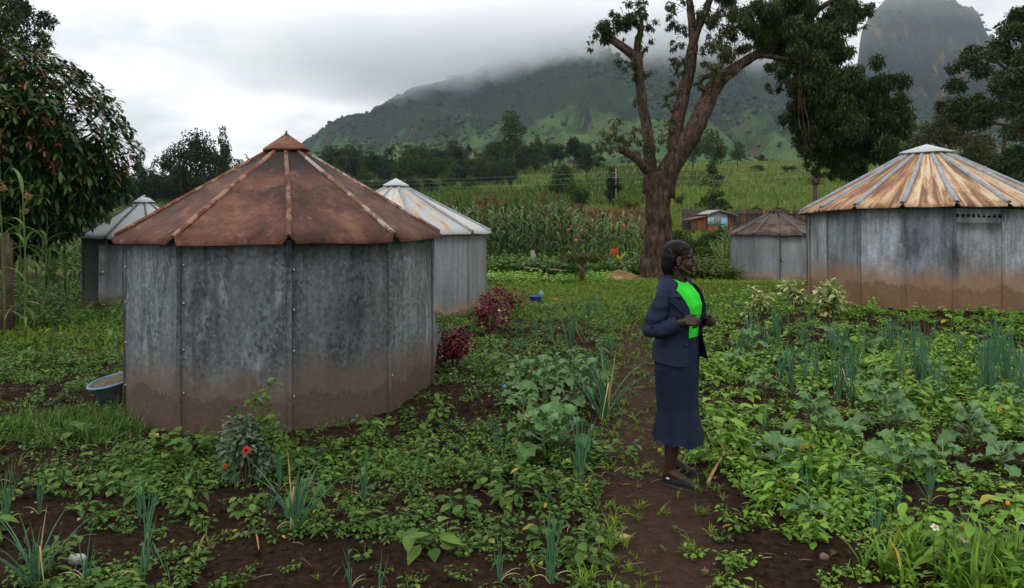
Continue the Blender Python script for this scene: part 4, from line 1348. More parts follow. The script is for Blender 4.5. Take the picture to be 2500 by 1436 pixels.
# right edge trees
def big_far(name, label, d, base_px, ybase, trunk, clumps_px, leafname, dens, L, seed, limbs=(), droop=0.2, depth=1.0, flat_=.75, tm='bark'):
    """tree from limb paths (px, py, radius px, depth offset) and crown clumps (px, py, r px) at distance d"""
    rg = np.random.default_rng(seed)
    x0, z0 = X(base_px, d), g1(X(base_px, d), d)
    r = thing(name, label, 'tree', (x0, d, z0))
    loc = lambda px, py, dy=0: np.array([X(px, d) - x0, dy, Z(py, d) - z0])
    tb = MB()
    pth = smooth_path([[*loc(a, b, e), c / F * d] for a, b, c, e in trunk], 5)
    tb.add(*tube(pth[:, :3], pth[:, 3], 10))
    tro = tb.build('trunk', MAT[tm], r, True)
    for lm in limbs:
        p = smooth_path([[*loc(a, b, e), c / F * d] for a, b, c, e in lm], 4)
        MB().add(*tube(p[:, :3], p[:, 3], 7)).build('limb', MAT[tm], r, True)
    cl = []
    for a, b, q in clumps_px:
        rad = q / F * d
        for k in range(3):
            o = rg.normal(0, .42, 3) * rad
            o[1] = rg.uniform(-1, 1) * depth
            cl.append([*(loc(a, b) + o), rad * .74, rad * .74, rad * .74 * flat_])
    V, Fs = leaf_cloud(rg, cl, dens, L, L * .5, droop, .6, .35)
    tag(MB().add(V, Fs).build('crown', LM[leafname], r), kind='stuff')
    return r


big_far('acacia_tree', 'large dark feathery tree leaning in at the right edge', 42, 2560, 500, [(2560, 500, 20, 0), (2540, 400, 17, 0), (2510, 280, 14, 0), (2500, 180, 10, 0), (2500, 90, 6, 0)],
        [(2480, 60, 40), (2440, 100, 40), (2400, 130, 34), (2375, 150, 26), (2470, 150, 42), (2420, 190, 40), (2380, 215, 36), (2440, 250, 40), (2390, 270, 38), (2355, 250, 22), (2480, 300, 38), (2500, 220, 40), (2530, 140, 44), (2540, 60, 40), (2580, 200, 50), (2560, 300, 46), (2490, 40, 30), (2350, 265, 24)],
        'tree_main', 120, .20, 71, limbs=[[(2510, 290, 9, 0), (2460, 260, 6, .5), (2400, 240, 3, .8)], [(2505, 220, 8, 0), (2450, 180, 5, -.5), (2400, 150, 2.5, -.8)], [(2520, 330, 7, 0), (2470, 310, 5, 0), (2420, 300, 3, 0)]], depth=2.5)
big_far('olive_tree', 'loose olive green tree behind the tan roofed hut', 56, 2330, 440, [(2330, 470, 9, 0), (2325, 400, 8, 0), (2320, 330, 5, 0), (2318, 280, 3, 0)],
        [(2290, 280, 32), (2330, 270, 26), (2250, 310, 30), (2360, 310, 34), (2300, 330, 36), (2400, 340, 34), (2250, 350, 30), (2340, 370, 40), (2420, 380, 36), (2280, 390, 36), (2220, 380, 34), (2370, 300, 30)],
        'tree_olive', 60, .24, 72, limbs=[[(2325, 390, 5, 0), (2280, 340, 3, 0), (2255, 310, 2, 0)], [(2322, 360, 5, 0), (2365, 330, 3, 0), (2400, 320, 2, 0)]], depth=2.5, tm='bark')
big_far('shade_tree', 'dark green tree massed right behind the olive tree', 62, 2450, 460, [(2450, 480, 9, 0), (2450, 380, 6, 0), (2450, 330, 3, 0)],
        [(2450, 350, 40), (2490, 330, 40), (2410, 400, 40), (2470, 410, 50), (2520, 400, 50), (2370, 420, 36), (2310, 430, 30), (2200, 430, 30), (2150, 420, 26), (2250, 440, 30)],
        'far_mid', 60, .28, 73, depth=2.5)
big_far('eucalyptus_tree', 'tall dark tree in the far upper left corner above the avocado', 36, -30, 500, [(-30, 520, 16, 0), (-25, 300, 13, 0), (-10, 100, 9, 0), (0, -60, 5, 0)],
        [(20, 20, 44), (55, 60, 34), (40, 100, 30), (0, 70, 44), (70, 95, 22), (-30, 20, 50), (30, -30, 44), (-20, 120, 44), (60, 20, 18), (-60, 180, 50)], 'tree_main', 95, .18, 74, depth=2.0, droop=.5)

# avocado tree: whorls of long leaves at the twig ends, young leaves red
rg = np.random.default_rng(81)
da = 15.5
ax0 = X(-60, da)
az0 = g1(ax0, da)
av = thing('avocado_tree', 'dense avocado tree with reddish young leaves at the left edge', 'tree', (ax0, da, az0))
MB().add(*tube([(0, 0, -.2), (.05, 0, 1.0), (.15, .1, 2.2), (.1, .1, 3.6)], [.2, .17, .13, .05], 9)).build('trunk', MAT['bark'], av, True)
OUT = [(60, 95), (100, 118), (130, 140), (165, 200), (180, 240), (215, 255), (240, 285), (275, 275), (305, 340), (300, 380), (280, 420), (265, 470), (250, 500)]   # outline points
cand = []
C0 = np.array([X(-110, da) - ax0, 0.3, Z(370, da) - az0])
for i in range(3000):
    u = rg.normal(size=3); u /= np.linalg.norm(u)
    p = C0 + u * np.array([3.30, 2.7, 2.45]) * (0.72 + .28 * rg.random() ** .5) * (0.88 + .2 * float(fbm(np.array([u[0] * 3 + 5]), np.array([u[2] * 3 + u[1] * 2]), 4, 2)[0]))
    if p[1] > 1.4 or p[2] < 1.3:
        continue
    cand.append((p, u))
L1, L1F = leaf(1.0, 0.30, (.25, .55, .8), (.75, 1.0, .7), .25, .30)
Tg, Mg, Tr, Mr = [], [], [], []
twigs = MB()
for p, u in cand:
    red = rg.random() < (.26 if u[2] > -.2 else .08)
    ax_ = u + np.array([0, 0, .75]); ax_ /= np.linalg.norm(ax_)
    if rg.random() < .35:
        twigs.add(*tube([p - ax_ * .5 - u * .3, p], [.010, .005], 3, False))
    for k in range(8):
        a = k * 2.4 + rg.uniform(-.3, .3)
        e = rg.uniform(-.4, .5)
        t1 = np.cross(ax_, [0, 0.3, 1]); t1 /= np.linalg.norm(t1); t2 = np.cross(ax_, t1)
        d_ = (math.cos(a) * t1 + math.sin(a) * t2) * math.cos(e) + ax_ * (math.sin(e) + .25)
        d_ /= np.linalg.norm(d_)
        yv = np.cross([0, 0, 1.0], d_); yv /= np.linalg.norm(yv) + 1e-6
        zv = np.cross(d_, yv)
        s = rg.uniform(.17, .27) * (.62 if red else 1)
        Mx = np.stack([d_, yv, zv], 1) * s
        (Tr if red else Tg).append(p + d_ * .01 - ax_ * rg.uniform(0, .12)); (Mr if red else Mg).append(Mx)
V, Fs = scatter(L1, L1F, np.array(Mg), np.array(Tg))
tag(MB().add(V, Fs).build('leaves', LM['avocado'], av), kind='stuff')
V, Fs = scatter(L1, L1F, np.array(Mr), np.array(Tr))
tag(MB().add(V, Fs).build('young_leaves', LM['avocado_red'], av), kind='stuff', label='reddish young leaves')
# inner foliage mass so that the crown is not see-through
cl = clumpy(rg, C0, (2.8, 1.9, 2.1), 90, .6)
V, Fs = leaf_cloud(rg, cl, 55, .22, .07, .3, .7, .4)
tag(MB().add(V, Fs).build('inner_leaves', LM['avocado'], av), kind='stuff')
tag(twigs.build('twigs', MAT['bark'], av), kind='stuff')
for e in ((2.0, -.3, 3.4), (1.6, -1.2, 2.6), (.6, -1.4, 3.9), (2.4, 0.3, 2.5)):
    MB().add(*tube(smooth_path([(.1, .05, 1.6), (e[0] * .5, e[1] * .5, 1.6 + (e[2] - 1.6) * .6), e], 4), [.09, .085, .08, .075, .06, .05, .04, .03, .015], 6)).build('limb', MAT['bark'], av, True)

# the great drooping tree in the middle
dm = 24.0
mx0 = X(1602, dm); mz0 = g1(mx0, dm)
mt = thing('great_tree', 'great forked tree with rough brown trunk behind the woman', 'tree', (mx0, dm, mz0))
ml = lambda px, py, dy=0.0: np.array([X(px, dm) - mx0, dy, Z(py, dm) - mz0])
def mlimb(name, pts, n=9, m='rough_bark', rough=.06):
    p = smooth_path([[*ml(a, b, e), .86 * c / F * dm] for a, b, c, e in pts], 7)
    V, Fs = tube(p[:, :3], p[:, 3], n)
    V = V + rough * (np.stack([vnoise(V[:, 2] * 4 + V[:, 0] * 3, V[:, 1] * 5, 5), vnoise(V[:, 2] * 4, V[:, 0] * 5, 6), V[:, 0] * 0 + .5], -1) - .5)
    return MB().add(V, Fs).build(name, MAT[m], mt, True)
mlimb('trunk', [(1606, 690, 62, 0), (1605, 660, 50, 0), (1606, 610, 41, 0), (1607, 560, 37, 0), (1606, 500, 35, 0), (1605, 455, 38, 0), (1606, 420, 36, 0)], 16, rough=.14)
mlimb('limb', [(1590, 470, 27, 0), (1590, 410, 19, .1), (1585, 340, 16, .2), (1574, 260, 15, .3), (1564, 185, 14, .2), (1556, 130, 15, .1)])
mlimb('limb', [(1618, 480, 33, 0), (1630, 420, 31, -.1), (1656, 375, 29, -.2), (1690, 318, 27, -.3), (1722, 250, 24, -.2), (1752, 200, 22, 0), (1800, 164, 16, .2), (1850, 130, 14, .4), (1900, 98, 13, .5), (1950, 56, 11, .5), (2010, 15, 8, .4), (2080, -30, 5, .3)])
mlimb('limb', [(1648, 390, 24, -.2), (1650, 330, 22, 0), (1662, 270, 20, .2), (1678, 215, 18, .3), (1690, 155, 17, .3), (1698, 90, 14, .3), (1692, 20, 11, .3), (1685, -50, 8, .3)])
mlimb('limb', [(1698, 105, 12, .3), (1714, 55, 11, .2), (1735, 0, 10, .1), (1750, -60, 8, 0)])
mlimb('limb', [(1557, 145, 13, .1), (1530, 124, 13, 0), (1505, 108, 11, -.1), (1470, 84, 7, -.1)])
mlimb('limb', [(1556, 140, 11, .1), (1562, 95, 10, .2), (1568, 50, 6, .2), (1562, 20, 3, .2)])
mlimb('limb', [(1574, 420, 12, -.3), (1556, 398, 12, -.5), (1530, 380, 11, -.6), (1506, 368, 9, -.6)], 8)
mlimb('limb', [(1722, 240, 8, -.2), (1700, 205, 7, -.5), (1725, 190, 5, -.7), (1748, 160, 3, -.8)], 6)
mlimb('limb', [(1855, 128, 8, .4), (1905, 138, 7, .2), (1940, 150, 6, 0), (1985, 190, 5, -.2), (2030, 240, 4, -.3), (2080, 290, 3, -.4), (2140, 330, 2, -.4)], 6)
mlimb('limb', [(1940, 150, 5, 0), (1960, 220, 4, .3), (1990, 300, 3, .5), (2000, 380, 2, .5)], 6)
for q in range(3):                                                   # thin hanging dead twigs
    x0 = 1934 + 6 * q
    mlimb('hanging_twig', [(x0, 180 + 30 * q, 1.6, -.6), (x0 - 4, 260, 1.5, -.7), (x0 + 5 * q - 3, 310, 1.3, -.7), (x0 + 8, 345, 1.0, -.7), (x0 + 4 + 5 * q, 372, .6, -.7)], 4, rough=.02)
CL = [  # px, py, radius px, depth offset, drooping density factor
    (1478, 76, 26, -.1), (1500, 60, 24, 0), (1462, 88, 20, 0), (1445, 92, 12, 0), (1520, 45, 26, 0), (1545, 30, 22, .1), (1572, 45, 22, .2), (1575, 75, 20, .2), (1560, 20, 20, .2), (1520, 80, 16, 0), (1530, 168, 14, 0), (1512, 150, 9, 0), (1548, 150, 13, 0), (1575, 120, 12, .2), (1550, 185, 10, -.1), (1565, 100, 15, .2),
    (1492, 335, 24, -.6), (1512, 350, 24, -.6), (1476, 355, 16, -.6), (1530, 335, 16, -.5), (1495, 310, 14, -.6), (1548, 345, 20, -.4), (1562, 315, 12, -.3), (1575, 360, 14, -.3), (1545, 318, 10, -.4), (1590, 350, 12, -.2), (1630, 355, 14, -.3), (1625, 310, 12, -.2), (1612, 335, 10, -.2), (1640, 290, 12, -.2), (1635, 255, 10, -.1), (1555, 250, 8, .1), (1578, 180, 8, .2), (1578, 390, 10, -.3),
    (1655, 40, 20, .3), (1662, 75, 20, .3), (1650, 105, 18, .3), (1665, 140, 18, .3), (1655, 170, 16, .3), (1645, 195, 13, .2), (1650, 220, 10, .2), (1662, 10, 24, .3), (1640, 15, 14, .3), (1720, 30, 20, .2), (1710, 130, 16, .1), (1640, 235, 12, .1),
    (1745, 50, 26, -.2), (1770, 90, 30, -.3), (1755, 130, 28, -.4), (1790, 40, 28, -.2), (1745, 165, 24, -.5), (1770, 170, 22, -.5), (1738, 200, 16, -.5), (1800, 110, 26, -.2), (1725, 95, 18, -.3), (1815, 70, 30, 0), (1705, 215, 14, -.4), (1730, 15, 24, 0), (1780, 10, 30, 0),
    (1850, 60, 36, .3), (1840, 20, 38, .3), (1890, 30, 44, .4), (1930, 15, 44, .4), (1930, 70, 38, .6), (1980, 60, 44, .5), (1980, 10, 44, .4), (2030, 40, 44, .3), (2070, 15, 40, .3), (2100, 40, 32, .3), (2120, 15, 22, .3), (2085, 62, 20, .3), (1890, 90, 28, .6), (1870, 110, 20, .5), (2000, 100, 44, .3), (1950, 110, 40, .2), (2040, 95, 34, .2), (2055, 130, 28, 0),
    (1890, 170, 24, .2), (1920, 170, 30, 0), (1960, 160, 40, 0), (2010, 160, 40, -.2), (1900, 200, 18, .1), (1880, 205, 12, .1), (1935, 210, 28, 0), (1980, 210, 42, -.2), (2030, 210, 42, -.3), (2070, 190, 34, -.3), (2100, 230, 40, -.4), (2140, 215, 32, -.4), (2165, 235, 22, -.4), (1955, 255, 30, .2), (2000, 260, 44, 0), (2050, 265, 44, -.3), (2100, 275, 42, -.4), (2145, 265, 36, -.4), (1965, 300, 30, .3), (2010, 310, 44, .1), (2060, 320, 46, -.2), (2110, 320, 42, -.4), (2150, 310, 32, -.4), (2180, 300, 26, -.4), (2200, 320, 20, -.4), (1975, 345, 26, .4), (2015, 355, 38, .2), (2060, 365, 40, 0), (2110, 365, 36, -.2), (2150, 355, 26, -.4), (2000, 385, 24, .3), (2010, 405, 20, .3), (2040, 395, 26, .2), (2080, 400, 24, .1), (2190, 345, 16, -.4), (2125, 395, 18, -.1), (2000, 420, 12, .3), (2075, 425, 12, 0)]
rg = np.random.default_rng(91)
dark_c, olive_c = [], []
for a, b, q, e in CL:
    rad = q / F * dm
    cc = ml(a, b, e)
    tgt = olive_c if (1715 < a < 1800 and 30 < b < 215) or b > 300 and a < 1650 or 2120 < a and b > 200 and rg.random() < .35 else dark_c
    small = q < 25
    for k in range(5 if small else 4 if a < 1860 else 7):
        o = rg.normal(0, .72 if small else .5, 3) * rad; o[1] *= 1.7
        s_ = rad * (rg.uniform(.22, .45) if small else rg.uniform(.38, .72))
        tgt.append([*(cc + o), s_, s_, s_ * 1.05])
tw = MB()
for a, b, q, e in CL:
    for k in range(2):
        p0 = ml(a, b, e) + rg.normal(0, .3, 3) * q / F * dm
        u = rg.normal(size=3) * (1, 1, .6) + (0, 0, -.3); u /= np.linalg.norm(u)
        L_ = q / F * dm * rg.uniform(.9, 1.5)
        tw.add(*tube([p0 - u * L_ * .6, p0 + (0, 0, .05), p0 + u * L_], [.018, .011, .004], 4, False))
tag(tw.build('twigs', MAT['bark'], mt), kind='stuff')
V, Fs = leaf_cloud(rg, dark_c, 430, .135, .038, .62, .45, .12)
tag(MB().add(V, Fs).build('crown', LM['tree_main'], mt), kind='stuff')
V, Fs = leaf_cloud(rg, olive_c, 260, .13, .040, .6, .45, .15)
tag(MB().add(V, Fs).build('sparse_foliage', LM['tree_olive'], mt), kind='stuff', label='yellowish sparser foliage')

# second slim trunk under the hanging foliage
x, y, z = hit(1990, 560)
y2 = 40.0; x2 = X(1990, y2); z2 = g1(x2, y2)
st = thing('pollarded_tree', 'slim cut back trunk under the hanging foliage left of the tan roof', 'tree', (x2, y2, z2 - .2))
MB().add(*tube(smooth_path([(0, 0, 0), (.05, 0, 1.0), (.0, 0, Z(440, y2) - z2)], 4), np.linspace(.16, .11, 9), 8)).build('trunk', MAT['bark'], st, True)
MB().add(*ellipsoid((.02, 0, Z(442, y2) - z2 + .2), (.26, .24, .26), 9, 6)).build('trunk_knob', MAT['bark'], st)
rg = np.random.default_rng(5)
V, Fs = leaf_cloud(rg, [[0, 0, Z(425, y2) - z2, .5, .5, .4], [.3, 0, Z(412, y2) - z2, .5, .5, .4]], 30, .16, .06)
tag(MB().add(V, Fs).build('crown', LM['tree_main'], st), kind='stuff')

# ------------------------------------------------------------------ power line
dp = 84.0
zp = g1(X(1504, dp), dp)
po = thing('power_pole', 'pale wooden power pole standing in the hillside field', 'pole', (X(1504, dp), dp, zp))
MB().add(*tube([(0, 0, -.3), (-.02, 0, Z(411, dp) - zp)], [.11, .075], 8)).build('post', MAT['bark_pale'], po, True)
for yy in (421, 433, 446):
    MB().add(*tube([(-.28, 0, Z(yy, dp) - zp), (.0, 0, Z(yy + 1, dp) - zp)], [.03, .03], 5)).build('insulator', MAT['rib_grey'], po)
MAT['wire'] = simple('wire', (0.28, 0.29, 0.30), .5, .3)
ends_l = [(P(200, 446, 150)), (P(200, 452, 150)), (P(200, 458, 150))]
ends_r = [(P(2560, 322, 66)), (P(2560, 352, 66)), (P(2560, 372, 66))]
for k, (yy, nm) in enumerate(((421, 'upper'), (433, 'middle'), (446, 'lower'))):
    pp = np.array(P(1502, yy, dp - .05))
    pts = []
    for A, B in ((np.array(ends_l[k]), pp), (pp, np.array(ends_r[k]))):
        for t in np.linspace(0, 1, 14):
            q = A * (1 - t) + B * t
            q[2] -= 1.3 * 4 * t * (1 - t) * .5
            pts.append(q)
    del pts[14]
    w = MB().add(*tube(pts, .009, 4)).build('power_line', MAT['wire'])
    tag(w, nm + ' thin pale wire strung from the wooden power pole', 'wire')
# ------------------------------------------------------------------ the woman
m, nt, out = new_mat('dark_skin')
co = N(nt, 'ShaderNodeTexCoord').outputs['Object']
sn = noise(nt, co, 35, 4)
finish(nt, out, ramp(nt, sn, [(0.3, (0.026, 0.011, 0.0075)), (0.7, (0.038, 0.017, 0.0115))]), 0.5, 0, noise(nt, co, 260, 2), 0.001, 0.2, 0.3)
MAT['skin'] = m


def cloth(name, c, rough=0.85, weave=520.0, sheen=0.0):
    m, nt, out = new_mat(name)
    co = N(nt, 'ShaderNodeTexCoord').outputs['Object']
    n = noise(nt, co, 14, 4)
    w = noise(nt, co, weave, 2)
    p = finish(nt, out, mix(nt, 1.0, c, ramp(nt, n, [(0.3, 0.82), (0.7, 1.18)]), 'MULTIPLY'), rough, 0, mth(nt, 'ADD', mth(nt, 'MULTIPLY', n, 1.0), mth(nt, 'MULTIPLY', w, 0.1)), 0.02, 0.5, 0.15)
    p.inputs['Sheen Weight'].default_value = sheen
    return m


MAT['navy'] = cloth('navy_suit_cloth', (0.0155, 0.0205, 0.046))
MAT['navy_skirt'] = cloth('navy_skirt_cloth', (0.0105, 0.0155, 0.034))
MAT['green'] = cloth('bright_green_knit', (0.028, 0.56, 0.030), 0.8, 300)
MAT['shoe'] = cloth('black_canvas', (0.016, 0.016, 0.018), 0.9, 300)
MAT['sole'] = simple('dark_rubber', (0.030, 0.027, 0.025), 0.8, 0, .2, 20)
m, nt, out = new_mat('black_hair')
co = N(nt, 'ShaderNodeTexCoord').outputs['Object']
hn = noise(nt, vscale(nt, co, (60, 160, 60)), 1.0, 4)
finish(nt, out, ramp(nt, hn, [(0.3, (0.004, 0.0035, 0.003)), (0.7, (0.009, 0.008, 0.007))]), 0.45, 0, hn, 0.004, 0.6, 0.10)
MAT['hair'] = m

WD = 5.25
wx = X(1656, WD)
wz = g1(wx, WD) + 0.012
YAW = R(-37)
wo_ = thing('person', 'woman in a navy suit and bright green top, smiling to the right', 'person', (wx, WD, wz), YAW, None, 1.02)


def fuse(bm, name, m, parent, voxel, smooth=3, fac=0.5):
    """one continuous skin grown round overlapping volumes"""
    me = bm.mesh(name + '_raw', m)
    o = bpy.data.objects.new(name + '_raw', me)
    COL.objects.link(o)
    r = o.modifiers.new('r', 'REMESH'); r.mode = 'VOXEL'; r.voxel_size = voxel; r.use_smooth_shade = True
    s = o.modifiers.new('s', 'SMOOTH'); s.factor = fac; s.iterations = smooth
    dg = bpy.context.evaluated_depsgraph_get()
    me2 = bpy.data.meshes.new_from_object(o.evaluated_get(dg))
    me2.name = name
    bpy.data.objects.remove(o)
    me2.materials.clear(); me2.materials.append(m)
    me2.polygons.foreach_set('use_smooth', np.ones(len(me2.polygons), bool))
    return link(name, me2, parent)


def cap(bm, a, b, ra, rb, n=10):
    a, b = np.asarray(a, float), np.asarray(b, float)
    L = np.linalg.norm(b - a) + 1e-6
    ts = [-ra / L * .95, -ra / L * .7, -ra / L * .3, 0, .5, 1, 1 + rb / L * .3, 1 + rb / L * .7, 1 + rb / L * .95]
    rs_ = [ra * .3, ra * .71, ra * .954, ra, (ra + rb) / 2, rb, rb * .954, rb * .71, rb * .3]
    V, Fs = tube([a + (b - a) * t for t in ts], rs_, n)
    bm.add(V, Fs)


HYAW = R(22)
HM = rot(0, R(2), HYAW)
HC = np.array([0.012, 0, 1.372])
hp = lambda x, y, z: HC + HM @ np.array([x, y, z])
B = MB()


def hell(c, r):
    B.add(*ellipsoid(hp(*c), r, 18, 11, HM))


def hcap(a, b, ra, rb):
    cap(B, hp(*a), hp(*b), ra, rb)


# head
hell((-.012, 0, .142), (.093, .073, .083))
hell((.020, 0, .085), (.062, .060, .085))
hell((.052, 0, .020), (.028, .030, .022))
hell((.066, 0, .018), (.017, .018, .016))
for s in (-1, 1):
    hcap((.005, s * .052, .055), (.052, s * .024, .018), .018, .016)      # jaw
    hell((.052, s * .036, .074), (.026, .024, .024))                       # cheek
    hcap((.070, s * .012, .131), (.058, s * .046, .128), .0115, .010)      # brow
    hell((-.010, s * .072, .098), (.017, .009, .030))                      # ear
    hell((-.004, s * .076, .083), (.008, .006, .012))
    hell((.086, s * .013, .074), (.012, .010, .009))                       # nostrils
    hcap((.066, s * .028, .048), (.080, s * .010, .046), .007, .008)       # mouth corners, drawn into a smile
hcap((.076, 0, .122), (.098, 0, .083), .009, .0125)                        # nose
hell((.098, 0, .080), (.0125, .0125, .0105))
hell((.077, 0, .054), (.016, .026, .0095))
hell((.075, 0, .037), (.015, .022, .0095))
# neck and trunk
cap(B, (-.018, 0, 1.26), hp(-.025, 0, .06), .058, .050, 14)
B.add(*ellipsoid((0, 0, 1.18), (.095, .135, .16), 18, 11))
B.add(*ellipsoid((0, 0, 1.02), (.092, .125, .14), 18, 11))
B.add(*ellipsoid((-.01, 0, .88), (.112, .150, .13), 18, 11))
cap(B, (-.005, -.13, 1.275), (-.005, .13, 1.275), .05, .05)
SH = {-1: np.array([-.01, -.160, 1.265]), 1: np.array([-.01, .160, 1.265])}
EL = {-1: np.array([-.075, -.232, 1.025]), 1: np.array([-.045, .235, 1.03])}
WR = {-1: np.array([.118, -.180, 1.088]), 1: np.array([.135, .165, 1.075])}
for s in (-1, 1):
    cap(B, SH[s], EL[s], .045, .036, 12)
    cap(B, EL[s], WR[s], .036, .025, 12)
FT = {-1: np.array([.02, -.095]), 1: np.array([-.075, .140])}
for s in (-1, 1):
    hip = np.array([0, s * .075, .85]); an = np.array([FT[s][0] - .035, FT[s][1], .10]); kn = np.array([(an[0]) * .6 + .03, s * .078 * .5 + FT[s][1] * .5, .47])
    cap(B, hip, kn, .082, .055, 14)
    cap(B, kn, kn * .62 + an * .38 + (-.012, 0, 0), .052, .053, 14)
    cap(B, kn * .62 + an * .38 + (-.012, 0, 0), an, .053, .035, 14)
    cap(B, an, (an[0] - .015, an[1], .055), .035, .034, 12)
    cap(B, (an[0] + .005, an[1], .075), (FT[s][0] + .055, FT[s][1], .045), .036, .030, 12)
    cap(B, (FT[s][0] + .055, FT[s][1], .042), (FT[s][0] + .125, FT[s][1], .030), .028, .018, 12)


def hand(wr, d, n, curl, thumb, k=0.95):
    d = np.asarray(d, float); d /= np.linalg.norm(d)
    n = np.asarray(n, float); n = n - d * n.dot(d); n /= np.linalg.norm(n)
    s = np.cross(n, d)
    if s[2] < 0: s = -s                                             # thumb side up
    tips = []
    for i, (o, L, f) in enumerate(zip((.026, .009, -.009, -.025), (.96, 1.06, 1.0, .80), curl)):
        kn = wr + d * (.082 - .006 * abs(i - 1)) * k + s * o * k
        cap(B, wr + d * .008 + s * o * .55 * k, kn, .0135, .0115, 8)
        a, p = 0.0, kn
        for L_, r0, r1, c in ((.040, .0098, .0088, f[0]), (.026, .0088, .0082, f[1]), (.021, .0080, .0068, f[2])):
            a += c
            q = p + (d * math.cos(a) + n * math.sin(a)) * L_ * L * k
            cap(B, p, q, r0 * k, r1 * k, 8)
            p = q
        tips.append(p)
    b0 = wr + d * .022 * k + s * .026 * k
    b1 = b0 + (d * .55 + s * .55 + n * .45) * .040 * k
    b2 = b1 + (d * thumb[0] + s * thumb[1] + n * thumb[2]) * .032 * k
    b3 = b2 + (d * thumb[0] + s * (thumb[1] - .2) + n * thumb[2]) * .026 * k
    cap(B, b0, b1, .0155, .012, 8); cap(B, b1, b2, .0115, .010, 8); cap(B, b2, b3, .0098, .008, 8)
    return tips, b3


rt, rth = hand(WR[-1], (.80, .50, .06), (-.35, .70, -.45), ((.55, .7, .5), (.75, .95, .6), (.85, 1.0, .7), (.95, 1.05, .7)), (.85, .25, .35))
lt, lth = hand(WR[1], (.78, -.50, .02), (-.40, -.75, -.40), ((.60, .8, .5), (.8, 1.0, .6), (.9, 1.05, .7), (1.0, 1.1, .7)), (.8, .2, .5))
body = fuse(B, 'body', MAT['skin'], wo_, 0.0034, 3)

# face details
MAT['eye_white'] = simple('eye_white', (0.26, 0.23, 0.20), .4, 0, .03, 8, 0, .5)
MAT['iris'] = simple('dark_iris', (0.010, 0.006, 0.004), .2, 0, .03, 8, 0, .6)
MAT['lip'] = simple('lip', (0.075, 0.026, 0.024), .4, 0, .1, 30, 0, .5)
MAT['teeth'] = simple('teeth', (0.55, 0.52, 0.46), .3, 0, .05, 30, 0, .5)
for s in (-1, 1):
    e = MB().add(*ellipsoid(hp(.0635, s * .031, .108), (.0110, .0125, .0052), 12, 8, HM)).build('eye', MAT['eye_white'], wo_, True)
    MB().add(*ellipsoid(hp(.0725, s * .029, .108), (.0034, .0070, .0054), 10, 6, HM)).build('iris', MAT['iris'], e, True)
    MB().add(*tube([hp(.0855, s * .010, .134), hp(.081, s * .030, .1385), hp(.066, s * .050, .132)], [.0028, .0034, .0015], 6)).build('eyebrow', MAT['hair'], wo_, True)
    MB().add(*tube([hp(.078, s * .016, .1095), hp(.0775, s * .030, .1155), hp(.067, s * .045, .109)], [.002, .0032, .002], 6)).build('eyelid', MAT['skin'], wo_, True)
    MB().add(*ellipsoid(hp(-.008, s * .082, .075), (.003, .003, .004), 8, 5, HM)).build('earring', MAT['bolt'], wo_, True)
MB().add(*tube([hp(.068, -.029, .051), hp(.086, -.014, .0535), hp(.0925, 0, .0535), hp(.086, .014, .0535), hp(.068, .029, .051)], [.003, .0055, .006, .0055, .003], 8)).build('upper_lip', MAT['lip'], wo_, True)
MB().add(*tube([hp(.068, -.027, .047), hp(.083, -.014, .0385), hp(.089, 0, .037), hp(.083, .014, .0385), hp(.068, .027, .047)], [.003, .006, .007, .006, .003], 8)).build('lower_lip', MAT['lip'], wo_, True)
MB().add(*tube([hp(.070, -.024, .0475), hp(.084, -.011, .0458), hp(.0885, 0, .0455), hp(.084, .011, .0458), hp(.070, .024, .0475)], [.002, .0038, .0042, .0038, .002], 8)).build('teeth', MAT['teeth'], wo_, True)

# hair: short straight bob, parted high, swept over the forehead
B = MB()
hell((-.026, 0, .160), (.094, .083, .076))
hell((-.045, 0, .125), (.078, .083, .080))
hell((-.078, 0, .085), (.038, .060, .062))
for i in range(15):
    t = i / 14
    hcap((-.02 + .015 * math.sin(i), -.012 + .02 * t, .228), (.060 - .045 * t, -.034 - .030 * t, .190 - .010 * t), .009, .009)
    hcap((.060 - .045 * t, -.034 - .030 * t, .190 - .010 * t), (.046 - .072 * t, -.066 - .008 * t, .150 - .014 * t), .009, .006)
for i in range(8):
    t = i / 7
    hcap((-.02, .012, .228), (.053 - .045 * t, .043 + .020 * t, .185), .009, .009)
    hcap((.053 - .045 * t, .043 + .020 * t, .185), (.032 - .06 * t, .070, .128), .009, .006)
for i in range(12):
    a = R(100 + 160 * i / 11)
    px_, py_ = -.035 + .075 * math.cos(a), .078 * math.sin(a)
    hcap((px_, py_, .12), (px_ * 1.02 - .004, py_ * .95, .050), .015, .012)
    hcap((px_ * 1.02 - .004, py_ * .95, .050), (px_ * .82 - .006, py_ * .74, -.006 + .016 * math.sin(i * 2.3)), .012, .0025)
hair = fuse(B, 'hair', MAT['hair'], wo_, 0.0034, 3)
me = hair.data
vv = np.empty(len(me.vertices) * 3, np.float32); me.vertices.foreach_get('co', vv); vv = vv.reshape(-1, 3)
an = np.arctan2(vv[:, 1], vv[:, 0] + .05)
vv[:, :2] += (vv[:, :2] - (-.01, 0)) * (0.05 * (vnoise(an * 22, vv[:, 2] * 5, 3) - .5))[:, None]
me.vertices.foreach_set('co', vv.ravel())
MB().add(*tube([hp(-.072, -.078, .178), hp(-.045, -.089, .150)], [.0014, .0014], 6)).build('hair_clip', MAT['rib_dark'], wo_, True)


def ring(z, cx, a, b, phi, e=2.3):
    c, s = np.cos(phi), np.sin(phi)
    r = 1.0 / (np.abs(c) ** e + np.abs(s) ** e) ** (1 / e)
    return np.stack([cx + a * r * c, b * r * s, np.full_like(phi, z) if np.isscalar(z) else z], -1)


